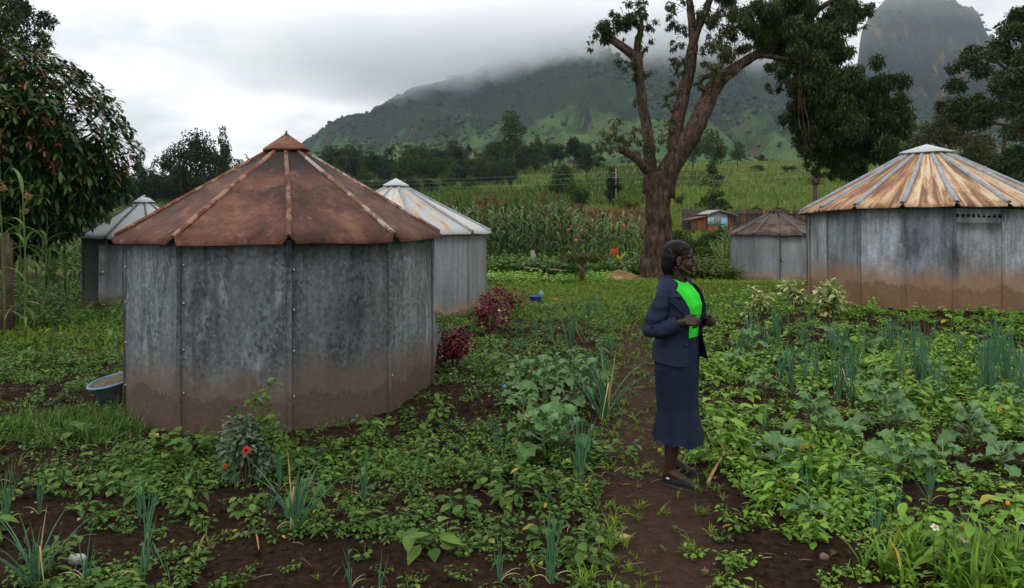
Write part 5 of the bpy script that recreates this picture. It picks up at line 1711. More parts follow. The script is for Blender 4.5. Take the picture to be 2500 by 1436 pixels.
def loft(rows, phis, zfun=None, push=None, e=2.3):
    G = np.stack([ring(z, cx, a, b, ph, e) for (z, cx, a, b), ph in zip(rows, phis)], 1)   # (nphi, nz, 3)
    return G


def interp_rows(tab, zs):
    t = np.array(tab)[np.argsort([r[0] for r in tab])]
    return [(z, *[float(np.interp(z, t[:, 0], t[:, k])) for k in range(1, t.shape[1])]) for z in zs]


# skirt: pleated yoke, straight body, flared gored hem
SK = [(1.00, -.004, .118, .150), (.93, -.006, .128, .164), (.86, -.010, .138, .174), (.75, -.010, .139, .173), (.60, -.008, .132, .163), (.48, -.004, .128, .158), (.38, 0.0, .140, .166), (.30, 0.0, .152, .176), (.245, 0.0, .160, .183)]
zs = np.concatenate([np.linspace(.262, .72, 40), np.linspace(.726, 1.0, 64)])
phi = np.linspace(0, 2 * PI, 97)[:-1]
rows = interp_rows(SK, zs)
G = loft(rows, [phi] * len(zs), e=2.15)
for k, z in enumerate(zs):
    fl = max(0, (.52 - z) / .27)
    rad = (1 + .075 * fl * np.cos(phi * 7 + .6) + .02 * fl * np.cos(phi * 3) + .006 * np.cos(phi * 7 + .6) * (z < .72))
    if z > .735 and z < .965:
        rad = rad + .016 * ((z * 52) % 1.0 - .5)
    G[:, k, 0] = (G[:, k, 0]) * rad
    G[:, k, 1] = G[:, k, 1] * rad
    G[:, k, 2] += fl * (.016 * np.cos(phi * 7 + .6) + .030 * np.clip(-np.cos(phi - .7), 0, 1))
seam_ph = np.round((phi + .6 / 7 - PI / 7) / (2 * PI / 7)) * (2 * PI / 7) - .6 / 7 + PI / 7
groove = np.exp(-((phi - seam_ph) / .03) ** 2)
for k, z in enumerate(zs):
    if z < .72:
        G[:, k, :2] *= (1 - .014 * groove)[:, None]
V = G.reshape(-1, 3)
MB().add(V, grid_faces(len(phi), len(zs), True)).build('skirt', MAT['navy_skirt'], wo_, True)

# green top
TP = [(.97, .0, .120, .152), (1.05, .004, .121, .152), (1.12, .012, .130, .156), (1.18, .014, .132, .160), (1.24, .006, .118, .162), (1.29, -.006, .094, .150), (1.325, -.014, .078, .105), (1.35, -.018, .066, .074)]
zs = np.linspace(.97, 1.352, 40)
G = loft(interp_rows(TP, zs), [phi] * 40)
top_z = 1.352 - .030 * np.clip(np.cos(phi), 0, 1) ** 2
G[:, :, 2] = np.where(G[:, :, 2] > 1.25, 1.25 + (G[:, :, 2] - 1.25) * ((top_z - 1.25) / .102)[:, None], G[:, :, 2])
G[:, :, :2] *= (1 + .012 * (fbm(np.cos(phi)[:, None] * 4 + 9, G[:, :, 2] * 14, 4, 3) - .5))[:, :, None]
MB().add(G.reshape(-1, 3), grid_faces(len(phi), 40, True)).build('green_top', MAT['green'], wo_, True)

# jacket body, open at the front
JK = [(.805, -.012, .150, .190), (.88, -.010, .148, .184), (.97, -.004, .136, .170), (1.06, .004, .136, .170), (1.13, .012, .143, .174), (1.19, .012, .142, .178), (1.25, .002, .126, .182), (1.29, -.008, .104, .172), (1.32, -.014, .090, .130), (1.345, -.018, .078, .092), (1.36, -.020, .072, .080)]
EDR = [(.805, 33), (.97, 32), (1.06, 33), (1.12, 38), (1.20, 45), (1.28, 58), (1.33, 72), (1.36, 82)]
EDL = [(.805, 10), (.97, 16), (1.06, 22), (1.12, 28), (1.20, 38), (1.28, 55), (1.33, 72), (1.36, 82)]
ed = lambda tab, z: R(float(np.interp(z, [a for a, b in tab], [b for a, b in tab])))
zs = np.linspace(.805, 1.358, 56)
NP = 90
rows = interp_rows(JK, zs)
phis = [np.linspace(ed(EDL, z), 2 * PI - ed(EDR, z), NP) for z in zs]
G = loft(rows, phis)
for k, z in enumerate(zs):
    lf = np.exp(-(np.arange(NP) / 12.0))
    G[:, k, 0] += lf * .055 * max(0, (1.08 - z) / .27) ** 1.2
    G[:, k, 1] += lf * .010
    wob = .035 * (fbm(phis[k] * 3, np.full(NP, z * 9), 21, 3) - .5)
    G[:, k, :2] *= (1 + wob)[:, None]
    G[:, k, 2] += .012 * np.sin(phis[k] * 2) * (z < .9) * (.9 - z) / .1
def nout(G):
    du = np.gradient(G, axis=0); dv = np.gradient(G, axis=1)
    n = np.cross(du, dv); n /= np.linalg.norm(n, axis=2)[..., None] + 1e-9
    c = G.copy(); c[..., 2] = 0
    return n * np.sign((n * c).sum(-1))[..., None]
V, Fs = sheet(G, -nout(G) * .005)
MB().add(V, Fs).build('jacket', MAT['navy'], wo_, True)


def on_jacket(ph, z, off):
    r = interp_rows(JK, [z])[0]
    p = ring(r[0], r[1], r[2], r[3], np.array([ph]))[0]
    n = np.array([math.cos(ph), math.sin(ph), .15])
    return p + n * off


for s, tab in ((-1, EDR), (1, EDL)):
    LW = [(1.075, 0.5), (1.12, 12), (1.17, 25), (1.215, 36), (1.232, 38), (1.236, 22), (1.262, 24)]
    Gl = np.zeros((4, len(LW), 3))
    for k, (z, w) in enumerate(LW):
        for j in range(4):
            ph = ed(tab, z) - R(1.5) + R(w) * j / 3
            Gl[j, k] = on_jacket(ph * (1 if s > 0 else -1), z + .012 * j / 3 * (1 if k in (4,) else 0), .010 + .007 * math.sin(PI * j / 3) )
    V, Fs = sheet(Gl, nout(Gl) * .004)
    MB().add(V, Fs).build('lapel', MAT['navy'], wo_)
    LW = [(1.240, 32), (1.262, 34), (1.29, 32), (1.32, 30), (1.35, 28), (1.362, 26)]
    Gl = np.zeros((4, len(LW), 3))
    for k, (z, w) in enumerate(LW):
        for j in range(4):
            ph = ed(tab, z) - R(2) + R(w) * j / 3
            Gl[j, k] = on_jacket(ph * (1 if s > 0 else -1), z, .014 + .008 * math.sin(PI * j / 3))
    V, Fs = sheet(Gl, nout(Gl) * .004)
    MB().add(V, Fs).build('collar', MAT['navy'], wo_)
phs = np.linspace(R(78), R(282), 30)
Gc = np.zeros((30, 4, 3))
for k, (z, o) in enumerate(((1.29, .010), (1.32, .012), (1.35, .010), (1.374, .004))):
    for j in range(30):
        Gc[j, k] = on_jacket(phs[j], min(z, 1.36), o); Gc[j, k, 2] = z
V, Fs = sheet(Gc, nout(Gc) * .004)
MB().add(V, Fs).build('back_collar', MAT['navy'], wo_, True)
for z in (1.062, .93):
    MB().add(*ellipsoid(on_jacket(-ed(EDR, z) - R(6), z, .006), (.006, .009, .009), 10, 6)).build('button', MAT['sole'], wo_, True)


def sleeve(name, pts, m, seed):
    p = smooth_path(pts, 9)
    n = 26
    V, Fs = tube(p[:, :3], p[:, 3], n, False)
    G = V.reshape(len(p), n, 3)
    a = np.linspace(0, 2 * PI, n, endpoint=False)
    s = np.linspace(0, 1, len(p))
    w = np.exp(-((s - .52) / .16) ** 2)[:, None] * np.sin(s[:, None] * 60 + 1.5 * np.sin(a)[None] * 2) * .009 + .014 * (fbm(s[:, None] * 9 + seed, np.sin(a)[None] * 2 + 4 + s[:, None] * 3, seed, 3) - .5)
    c = p[:, None, :3]
    dirv = (G - c) / np.linalg.norm(G - c, axis=2)[..., None]
    G = G + dirv * w[..., None]
    G2 = np.concatenate([G, G[-1:] * .9 + c[-1:] * .1, G[-4:-3] * .88 + c[-4:-3] * .12], 0)   # turned-in cuff
    k = len(G2)
    MB().add(G2.reshape(-1, 3), grid_faces(k, n, False) if False else np.stack([(np.arange(k - 1)[:, None] * n + np.arange(n)[None]), (np.arange(k - 1)[:, None] * n + (np.arange(n)[None] + 1) % n), ((np.arange(k - 1)[:, None] + 1) * n + (np.arange(n)[None] + 1) % n), ((np.arange(k - 1)[:, None] + 1) * n + np.arange(n)[None])], -1).reshape(-1, 4)).build(name, m, wo_, True)


sleeve('sleeve', [(-.012, -.075, 1.300, .054), (-.012, -.130, 1.283, .059), (-.020, -.172, 1.235, .057), (-.045, -.208, 1.14, .054), (EL[-1][0] - .006, EL[-1][1] - .004, EL[-1][2] + .01, .055), (-.015, -.222, 1.034, .054), (.045, -.205, 1.054, .050), (.088, -.190, 1.077, .046)], MAT['navy'], 3)
sleeve('sleeve', [(-.012, .075, 1.300, .054), (-.012, .130, 1.283, .059), (-.015, .174, 1.235, .057), (-.030, .210, 1.14, .054), (EL[1][0], EL[1][1], EL[1][2] + .01, .055), (.010, .224, 1.035, .053), (.060, .202, 1.052, .054), (.100, .182, 1.066, .049)], MAT['navy'], 8)

# slip-on shoes
for s in (-1, 1):
    fx, fy = FT[s]
    sh_ = None
    ns = 16
    prof = [(-.082, .004, .030, .030), (-.078, .024, .055, .030), (-.06, .031, .064, .030), (-.03, .033, .062, .031), (0.0, .035, .056, .033), (.03, .038, .058, .035), (.06, .042, .060, .038), (.09, .044, .050, .040), (.12, .042, .040, .038), (.145, .034, .033, .030), (.162, .018, .027, .016), (.167, .003, .022, .003)]
    G = np.zeros((len(prof), ns, 3))
    for i, (x_, w_, h_, b_2) in enumerate(prof):
        for j in range(ns):
            a = 2 * PI * j / ns
            c_, s_ = math.cos(a), math.sin(a)
            zz = .020 + (h_ - .020) * max(0, s_) ** .75 if s_ > 0 else .020 + .012 * s_
            G[i, j] = (fx + x_, fy + w_ * np.sign(c_) * abs(c_) ** .7, zz)
    up = MB().add(G.reshape(-1, 3), np.stack([(np.arange(len(prof) - 1)[:, None] * ns + np.arange(ns)[None]), (np.arange(len(prof) - 1)[:, None] * ns + (np.arange(ns)[None] + 1) % ns), ((np.arange(len(prof) - 1)[:, None] + 1) * ns + (np.arange(ns)[None] + 1) % ns), ((np.arange(len(prof) - 1)[:, None] + 1) * ns + np.arange(ns)[None])], -1).reshape(-1, 4))
    sh_ = up.build('shoe', MAT['shoe'], wo_, True)
    so_ = MB()
    out_ = [(fx + x_ * 1.02 + .001, fy + q * (w_ + .005)) for q in (1, -1) for (x_, w_, _, _) in (prof if q == 1 else prof[::-1])]
    kk = len(out_)
    Vs = np.array([(a, b, z) for z in (-.004, .022) for a, b in out_])
    t = np.arange(kk); t2 = (t + 1) % kk
    h = len(prof)
    strip = np.stack([np.arange(h - 1), np.arange(1, h), kk - 2 - np.arange(h - 1), kk - 1 - np.arange(h - 1)], -1)
    so_.add(Vs, [np.stack([t, t + kk, t2 + kk, t2], -1), strip + kk, strip[:, ::-1]])
    so_.build('sole', MAT['sole'], sh_)
    V, Fc = box(.020, .004, .010, (0, 0, 0))
    MB().add(V @ rot(R(-18), 0, 0).T + (fx - .035, fy + s * .0335, .045), Fc).build('shoe_tag', MAT['white_paint'], sh_)

# small dark object in her left hand
ho = (lth * .5 + lt[0] * .5)
rw = np.array(Matrix.Rotation(YAW, 3, 'Z')) @ ho * 1.02 + np.array([wx, WD, wz])
k_ = MB()
V, Fs = ellipsoid((0, 0, 0), (.026, .013, .012), 12, 7, rot(0, R(15), R(-20)))
k_.add(V, Fs)
V, Fs = tube([(.0, 0, .006), (.012, .002, .018), (.022, 0, .010)], .004, 6)
k_.add(V, Fs)
ko = k_.build('held_object', MAT['shoe'], None, True)
ko.location = rw
tag(ko, 'small dark object held in the fingers of the woman', 'held object')
# ------------------------------------------------------------------ crops and ground cover
rg = np.random.default_rng(101)


def ordinal(i):
    return ['first', 'second', 'third', 'fourth', 'fifth', 'sixth', 'seventh', 'eighth', 'ninth', 'tenth', 'eleventh', 'twelfth', 'thirteenth', 'fourteenth', 'fifteenth', 'sixteenth', 'seventeenth', 'eighteenth', 'nineteenth', 'twentieth'][i]


def settle_labels(items):
    """items: (object, label, px). Where two labels agree, add their place in the photo, left to right"""
    by = {}
    for o, lb, px in items:
        by.setdefault(lb, []).append((px, o))
    for lb, L in by.items():
        L.sort(key=lambda t: t[0])
        for i, (px, o) in enumerate(L):
            if len(L) == 1:
                o['label'] = lb
            elif len(L) == 2:
                o['label'] = lb + (', the left one' if i == 0 else ', the right one')
            elif i == 0:
                o['label'] = lb + ', leftmost'
            elif i == len(L) - 1:
                o['label'] = lb + ', rightmost'
            else:
                o['label'] = lb + ', ' + ordinal(i) + ' from left'


# --- spring onions: four prototypes of a clump, one metre high; every leaf a part
def onion_leaf(L, bend, r, kink=None):
    n = 8
    p = [np.zeros(3)]
    a = PI / 2
    for i in range(n):
        t = i / n
        a = PI / 2 - bend * (t ** 1.3)
        if kink and t > kink:
            a = -0.9
        p.append(p[-1] + np.array([math.cos(a), 0, math.sin(a)]) * L / n)
    rr = r * np.array([.8, 1.0, 1.05, 1.0, .92, .8, .62, .4, .1])
    return tube(p, rr, 5, False)


OP = []
for v_, (nl, spread, bmax) in enumerate(((18, .36, .40), (13, .20, .25), (20, .55, .85), (6, .22, .3))):
    pr = thing('spring_onion', 'x', 'onion plant', (0, 0, -50))
    for k in range(nl):
        kink = rg.uniform(.45, .75) if rg.random() < .16 else None
        V, Fs = onion_leaf(rg.uniform(.6, 1.05), rg.uniform(.05, bmax), .0100, kink)
        Rm = rot(0, 0, rg.uniform(0, 6.28)) @ rot(0, rg.uniform(.02, spread), 0)
        V = V @ Rm.T + rg.normal(0, .02, 3) * (1, 1, 0)
        yl = rg.random() < .05
        MB().add(V, Fs).build('leaf', LM['onion_tip' if yl else 'onion'], pr, True)
    for k in range(int(rg.integers(1, 3))):
        V, Fs = onion_leaf(rg.uniform(.3, .6), rg.uniform(1.6, 2.3), .008)
        V = V @ (rot(0, 0, rg.uniform(0, 6.28)) @ rot(0, .5, 0)).T
        MB().add(V, Fs).build('dry_leaf', LM['onion_tip'], pr, True)
    OP.append(pr)

ONI = [(88, 1428, 190, 2), (95, 1266, 95, 1), (10, 1290, 130, 1), (30, 1180, 70, 3), (340, 1266, 85, 1), (360, 1320, 125, 1), (346, 1420, 200, 3), (212, 1432, 150, 3), (450, 1198, 90, 3), (576, 1194, 85, 3), (684, 1196, 95, 1), (720, 1299, 190, 2), (659, 1259, 60, 0), (889, 1238, 110, 1), (857, 1434, 100, 3), (925, 1436, 90, 3),
       (1022, 1156, 85, 3), (1214, 1111, 85, 1), (1416, 1189, 185, 1), (1477, 1025, 180, 2), (1453, 952, 100, 1), (1335, 1230, 65, 3), (1363, 1311, 75, 3), (1343, 1434, 175, 1), (1220, 1434, 130, 3), (1098, 1258, 70, 3),
       (1309, 825, 55, 1), (1343, 825, 62, 0), (1393, 874, 125, 0), (1437, 783, 62, 0), (1454, 776, 55, 0), (1425, 790, 40, 0), (1482, 794, 36, 1), (1491, 870, 85, 3), (1270, 860, 60, 3), (1471, 898, 70, 1), (1545, 700, 22, 0),
       (1965, 946, 100, 1), (1903, 931, 115, 0), (1937, 970, 105, 1), (2080, 936, 120, 0), (1994, 932, 90, 1), (2242, 946, 95, 0), (2285, 984, 120, 1), (2414, 979, 180, 1), (2462, 941, 180, 1), (2386, 984, 85, 0), (2199, 932, 135, 3), (1860, 1065, 110, 3), (1970, 1209, 140, 3), (2137, 1323, 165, 3), (2190, 1266, 130, 3), (2271, 1233, 100, 0), (2352, 1319, 100, 2), (1999, 1419, 45, 3),
       (1841, 855, 100, 0), (1870, 850, 70, 0), (2104, 836, 65, 0), (2060, 845, 60, 0), (1956, 841, 65, 0), (2020, 860, 60, 1), (2150, 850, 55, 1), (2276, 831, 50, 3), (2230, 870, 60, 1), (2340, 875, 65, 0), (1790, 760, 75, 3), (2450, 860, 60, 1), (1985, 815, 45, 0), (1925, 810, 40, 1), (2490, 960, 120, 1), (1465, 745, 40, 3)]
_r = np.random.default_rng(333)
for _k in range(11):
    ONI.append((float(_r.uniform(1800, 2240)), float(_r.uniform(832, 885)), float(_r.uniform(55, 95)), int(_r.integers(0, 2))))
for _k in range(15):
    ONI.append((float(_r.uniform(2040, 2495)), float(_r.uniform(890, 1000)), float(_r.uniform(75, 140)), int(_r.integers(0, 2))))
LOOK = ['bushy', 'upright', 'splayed', 'sparse']
items = []
for i, (px, py, h, v_) in enumerate(ONI):
    x, y, z = hit(px, py)
    z = g1(x, y) - .005
    o = dup(OP[v_])
    o.location = (x, y, z)
    o.rotation_euler = (rg.normal(0, .06), rg.normal(0, .06), rg.uniform(0, 6.28))
    s = h / F * y / .92
    o.scale = (s * 1.0, s * 1.0, s)
    if s < .28: size = 'short'
    elif s < .45: size = 'knee high' if False else 'middling'
    else: size = 'tall'
    if px < 700: where = 'in front of the rusty hut'
    elif px < 1130: where = 'right of the red flower'
    elif px < 1500: where = 'around the big kale patch' if py > 860 else 'at the far end of the left bed'
    elif px < 1640: where = 'on the lawn near the tree'
    elif py < 880: where = 'below the tan roofed hut'
    elif py < 1010: where = 'in the rows right of the woman'
    else: where = 'in the lower bed right of the woman'
    items.append((o, '%s %s spring onion %s' % (size, LOOK[v_], where), px))
    o['group'] = 'spring onion clumps in the garden beds'
settle_labels(items)

# --- kale: broad wavy blue-green leaves on a stalk; every leaf a part
def kale_leaf(L, W, seed):
    r2 = np.random.default_rng(seed)
    nt_, ns = 15, 9
    G = np.zeros((nt_, ns, 3))
    for i in range(nt_):
        t = i / (nt_ - 1)
        w = W * .5 * (math.sin(PI * min(1, .08 + t * .95)) ** .65) * (1 + .16 * math.sin(17 * t + seed))
        zc_ = .22 * L * math.sin(t * 2.0) - .34 * L * t * t * 1.3
        for j in range(ns):
            u = 2 * j / (ns - 1) - 1
            ruf = .075 * L * abs(u) ** 2.5 * math.sin(19 * t + 3 * u + seed)
            G[i, j] = (t * L, u * w, zc_ + .22 * abs(u) ** 1.5 * w + ruf)
    return G.reshape(-1, 3), [grid_faces(nt_, ns)]


MAT['rib_pale'] = simple('pale_leaf_rib', (0.16, 0.24, 0.11), .5, 0, .15, 30, 0)
KP = []
for v_, (nl, stalk) in enumerate(((12, .22), (15, .30), (8, .12), (16, .62))):
    pr = thing('kale_plant', 'x', 'kale', (0, 0, -60))
    MB().add(*tube(smooth_path([(0, 0, -.06), (.01, .01, stalk * .5), (0, .02, stalk)], 3), [.016, .015, .014, .014, .013, .012, .010], 7)).build('stalk', MAT['stem'], pr, True)
    for k in range(nl):
        a = k * 2.4 + rg.uniform(-.35, .35)
        f = k / (nl - 1)
        L = rg.uniform(.15, .24) * (1.0 - .35 * f)
        el = rg.uniform(-.1, .35) + f * .9
        pet = rg.uniform(.07, .13) * (1 - .4 * f)
        base = np.array([0, .01, stalk * (.35 + .65 * f) if v_ < 3 else stalk * (.12 + .88 * f)])
        d = np.array([math.cos(a) * math.cos(el), math.sin(a) * math.cos(el), math.sin(el)])
        V, Fs = kale_leaf(L, L * rg.uniform(.70, .95), int(k + 20 * v_))
        V = V @ (rot(0, 0, a) @ rot(rg.normal(0, .3), -el + .35, 0)).T + base + d * pet
        rib = V.reshape(15, 9, 3)[:13, 4] + (0, 0, .002)
        dead = k == 0 and v_ == 3
        lf = MB().add(V, Fs).build('leaf', LM['onion_tip' if dead else 'kale'], pr, True)
        if dead: lf['label'] = 'yellowed leaf'
        MB().add(*tube(np.vstack([[base, base + d * pet * .6], rib]), np.concatenate([[.006, .005], np.linspace(.0042, .001, 13)]), 5, False)).build('leaf_stalk', MAT['rib_pale'], lf)
    KP.append(pr)
KALE = [(1270, 1000, 150, 3, 'tall kale at the upper left of the big kale patch by the path'), (1330, 1040, 190, 3, 'tall kale in the middle of the big kale patch by the path'), (1400, 1010, 170, 3, 'tall bare stalked kale at the right of the big kale patch'), (1440, 985, 120, 1, 'kale on the path side edge of the big kale patch'),
        (1275, 1090, 165, 3, 'lower left kale of the big patch hanging over dark soil'), (1330, 1130, 150, 1, 'lowest kale of the big patch, nearest the viewer'), (1385, 1110, 130, 0, 'low broad kale at the lower right of the big patch'), (1290, 960, 90, 1, 'rear kale of the big patch below the onions'), (1355, 960, 110, 3, 'rear right kale of the big patch with upright leaves'),
        (1992, 1070, 130, 1, 'broad kale right of the woman with wide spreading top leaves'), (2166, 1060, 150, 1, 'tall kale in the middle of the right bed'), (2371, 1090, 130, 1, 'large kale near the right edge beyond the low weeds'), (2195, 1170, 140, 0, 'kale below the tall middle kale of the right bed'), (2094, 1215, 95, 0, 'low pale kale amid the light green weeds'), (1975, 1275, 80, 2, 'small kale under the sparse onion in the right bed'), (1908, 1150, 110, 2, 'kale with large drooping leaves nearest the dry branch'),
        (2147, 960, 75, 0, 'compact kale in the upper right bed below the onions'), (1865, 965, 75, 0, 'kale just right of the skirt of the woman'), (2285, 950, 80, 0, 'kale in the right rows between upright onions'), (2032, 860, 70, 0, 'kale in the back row under the cream bush'), (2300, 1140, 75, 2, 'small kale left of the right edge amid weeds'), (2070, 1090, 70, 2, 'small kale between the two broad middle kales'), (2440, 1140, 90, 2, 'small kale close to the right edge of the picture'), (1836, 865, 60, 0, 'kale at the left end of the back row'), (2128, 865, 60, 0, 'kale in the back row in front of the hut wall'), (2235, 990, 70, 2, 'small kale in the centre of the right rows'), (1945, 905, 65, 0, 'kale in the second row left of the onions'), (2400, 900, 65, 0, 'kale at the right of the back rows'), (2460, 1010, 80, 0, 'kale at the right edge under the tall onions'),
        (1880, 880, 55, 2, 'small kale near the left end of the second row'), (1800, 900, 50, 2, 'small kale beside the jacket hem of the woman')]
for px, py, h, v_, lb in KALE:
    x, y, z = hit(px, py)
    o = dup(KP[v_])
    o.location = (x, y, g1(x, y))
    o.rotation_euler = (0, 0, rg.uniform(0, 6.28))
    s = min(1.4, (1.02 if px > 1700 else 1.0) * h / F * y / (.42, .50, .28, .80)[v_])
    o.scale = (s, s, s)
    o['label'] = lb
    o['group'] = 'kale plants in the garden beds'
for pr in OP + KP:                                                   # the prototypes themselves are not part of the place
    for k in KIDS.get(pr.name, []):
        for kk in KIDS.get(k.name, []):
            bpy.data.objects.remove(kk)
        bpy.data.objects.remove(k)
    bpy.data.objects.remove(pr)

# --- maize and sorghum
def maize_mesh(seed, nl, L, W, droop, tas=True, base_h=.15):
    r2 = np.random.default_rng(seed)
    st = tube([(0, 0, -.1), (r2.normal(0, .015), r2.normal(0, .015), .5), (r2.normal(0, .03), r2.normal(0, .03), .93)], [.016, .013, .006], 5)
    lv = MB()
    for k in range(nl):
        f = k / (nl - 1)
        V, Fc = blade(L * r2.uniform(.8, 1.1) * (1 - .35 * abs(f - .45)), W * r2.uniform(.8, 1.15), 6, r2.uniform(.50, .82) * droop, .35, .8)
        a = (k % 2) * PI + r2.normal(0, .45) + seed
        V = V @ (rot(0, 0, a) @ rot(0, r2.uniform(.18, .42), 0)).T + (0, 0, base_h + .68 * f)
        lv.add(V, Fc)
    ts = MB()
    if tas:
        for k in range(9):
            a, e = r2.uniform(0, 6.28), r2.uniform(.15, .75)
            d = np.array([math.cos(a) * math.sin(e), math.sin(a) * math.sin(e), math.cos(e)])
            ts.add(*tube([(0, 0, .90), np.array([0, 0, .92]) + d * .07, np.array([0, 0, .92]) + d * .14 - (0, 0, .02)], [.006, .007, .003], 4, False))
    return st, lv, ts


MZ = []
for k in range(5):
    st, lv, ts = maize_mesh(200 + k, 10, .42, .050, 1.0)
    MZ.append((MB().add(*st).mesh('stalk', MAT['stem']), lv.mesh('leaves', LM['maize'], True), ts.mesh('tassel', LM['tassel'])))
MZL = []
for k in range(4):
    st, lv, ts = maize_mesh(300 + k, 9, .44, .048, 1.05)
    MZL.append((MB().add(*st).mesh('stalk', MAT['stem']), lv.mesh('leaves', LM['sorghum'], True), ts.mesh('tassel', LM['tassel'])))


def plant_maize(tm, x, y, h, label, group, tassel=True, name='maize_plant', cat='maize'):
    r = thing(name, label, cat, (x, y, g1(x, y)), rg.uniform(0, 6.28), group, 1.0)
    r.scale = (h, h, h)
    r.rotation_euler = (rg.normal(0, .04), rg.normal(0, .04), r.rotation_euler[2])
    link('stalk', tm[0], r)
    tag(link('leaves', tm[1], r), kind='stuff')
    if tassel: link('tassel', tm[2], r)
    return r


ML = 'dark green maize plant in the tall field left of the great tree'
MG = 'maize plants of the field left of the great tree'
n = 0
for row in range(7):
    y = 27.6 + row * 1.25
    xl, xr = X(1085, y), X(1570 - row * 4, y)
    x = xl + rg.uniform(0, .4)
    while x < xr:
        yy = y + rg.normal(0, .22)
        px = 1250 + x / yy * F
        h = rg.uniform(2.0, 2.5) * (1.12 if row > 3 else 1) * (0.86 if px > 1420 else 1.0)
        pale = px > 1390 and rg.random() < .7
        pm_ = plant_maize((MZL if pale else MZ)[int(rg.integers(4))], x, yy, h * (.9 if pale else 1), 'paler yellowing maize plant beside the great tree' if pale else ML, 'yellowing maize plants near the great tree' if pale else MG, rg.random() < (.40 if row > 3 else .12))
        n += 1
        if row == 0:
            pm_['label'] = '%s maize in the front row left of the great tree, plant %d from left' % ('pale' if pale else 'dark green', n)
        x += rg.uniform(.34, .62)
for row in range(6):
    y = 20.5 + row * 1.5
    x = X(-20, y)
    while x < X(300 if row < 4 else 420, y):
        plant_maize(MZL[int(rg.integers(4))], x, y + rg.normal(0, .2), rg.uniform(1.9, 2.5), 'tasselled maize plant in the plot behind the left hut', 'maize plants of the plot behind the left hut', rg.random() < .6)
        x += rg.uniform(.42, .75)
for px, py, h in ((1752, 655, 1.5), (1768, 652, 1.7), (1738, 658, 1.2), (1779, 648, 1.6), (1760, 662, 1.1)):
    x, y, z = hit(px, py)
    plant_maize(MZL[int(rg.integers(4))], x, y, h * .95, 'young bright maize at the left wall of the small dark roofed hut', 'young maize beside the small hut', False)
# tall sorghum close at the left edge, with brown heads
SG = [(12, 800, 13.0, 2.55), (60, 818, 12.6, 2.40), (-25, 800, 13.2, 2.7), (98, 740, 14.8, 2.0), (40, 770, 14.0, 2.2), (-50, 760, 14.4, 2.4), (80, 790, 13.6, 1.6)]
sgl = ['tall sorghum with a brown head at the left edge', 'sorghum leaning right with a yellow dead leaf near the left edge', 'tall sorghum cut by the left edge of the picture', 'shorter sorghum standing nearest the left hut', 'sorghum behind the leaning one at the left edge', 'rear sorghum cut by the left picture edge', 'short leafy sorghum at the feet of the tall ones']
for k, (px, py, d, h) in enumerate(SG):
    x = X(px, d)
    r2 = np.random.default_rng(400 + k)
    r = thing('sorghum_plant', sgl[k], 'sorghum', (x, d, g1(x, d)), 0, 'sorghum plants at the left edge')
    top = np.array([r2.normal(.05, .1), r2.normal(0, .05), h])
    pth = smooth_path([(0, 0, -.1), top * .5 + (.03, 0, 0), top], 4)
    MB().add(*tube(pth, np.linspace(.016, .007, 9), 6)).build('stalk', MAT['stem'], r, True)
    for q in range(10):
        f = .12 + .8 * q / 9
        V, Fc = blade(r2.uniform(.65, .95), r2.uniform(.045, .07), 8, r2.uniform(.48, .80), .35, .75)
        V = V @ (rot(0, 0, (q % 2) * PI + r2.normal(0, .6)) @ rot(0, r2.uniform(.15, .4), 0)).T + pth[min(8, int(f * 8.99))] 
        MB().add(V, Fc).build('leaf', LM['onion_tip'] if (q < 2 and r2.random() < .4) else LM['sorghum'], r, True)
    if k in (0, 1, 2, 4, 5):
        hd = MB()
        t1 = top + (.10, -.02, -.06)
        hd.add(*tube([top, top + (.05, 0, .04), t1], [.006, .006, .005], 5, False))
        for q in range(46):
            u = r2.normal(size=3); u /= np.linalg.norm(u)
            hd.add(*ellipsoid(t1 + u * (.065, .055, .055) * r2.uniform(.5, 1), (.016, .016, .014), 5, 2))
        hd.build('seed_head', simple('sorghum_seed_head', (0.22, 0.12, 0.045), .8, 0, .4, 30) if 'sorghum_seed_head' not in bpy.data.materials else bpy.data.materials['sorghum_seed_head'], r)
x = X(14, 13.4)
tk = thing('dead_post', 'bare brown trunk standing among the sorghum at the left edge', 'post', (x, 13.4, g1(x, 13.4)))
MB().add(*tube([(0, 0, -.2), (.03, 0, .8), (-.02, 0, 1.75)], [.10, .085, .07], 8)).build('trunk', MAT['bark'], tk, True)
x2 = X(30, 13.9)
tk = thing('dead_post', 'thinner brown pole beside the bare trunk at the left edge', 'post', (x2, 13.9, g1(x2, 13.9)))
MB().add(*tube([(0, 0, -.2), (-.03, 0, 1.6)], [.045, .035], 7)).build('trunk', MAT['bark'], tk, True)

# --- low weeds covering the beds (nobody could count them)
def weed(seed, stems, nl, L, W, h, spread):
    r2 = np.random.default_rng(seed)
    b = MB()
    for s in range(stems):
        a = s * 6.283 / stems + r2.uniform(-.5, .5)
        out = r2.uniform(.25, 1) * spread
        top = np.array([math.cos(a) * out, math.sin(a) * out, h * r2.uniform(.55, 1.1)])
        b.add(*tube([(0, 0, -.02), top * (.55, .55, .7), top], [.0024, .0020, .0014], 3, False))
        for k in range(nl):
            f = (k + 1) / nl
            la = a + (k % 2 - .5) * 2.2 + r2.normal(0, .5)
            base = np.array([0, 0, 0]) * (1 - f) + top * f
            V, Fc = leaf(L * r2.uniform(.65, 1.15), W * L * r2.uniform(.85, 1.15), (.22, .52, .8), (.75, 1.0, .55), .22, r2.uniform(.1, .5))
            V = V @ (rot(0, 0, la) @ rot(r2.normal(0, .25), r2.uniform(-.35, .25), 0)).T + base + np.array([math.cos(la), math.sin(la), .1]) * L * .25
            b.add(V, Fc)
    return b.arrays()


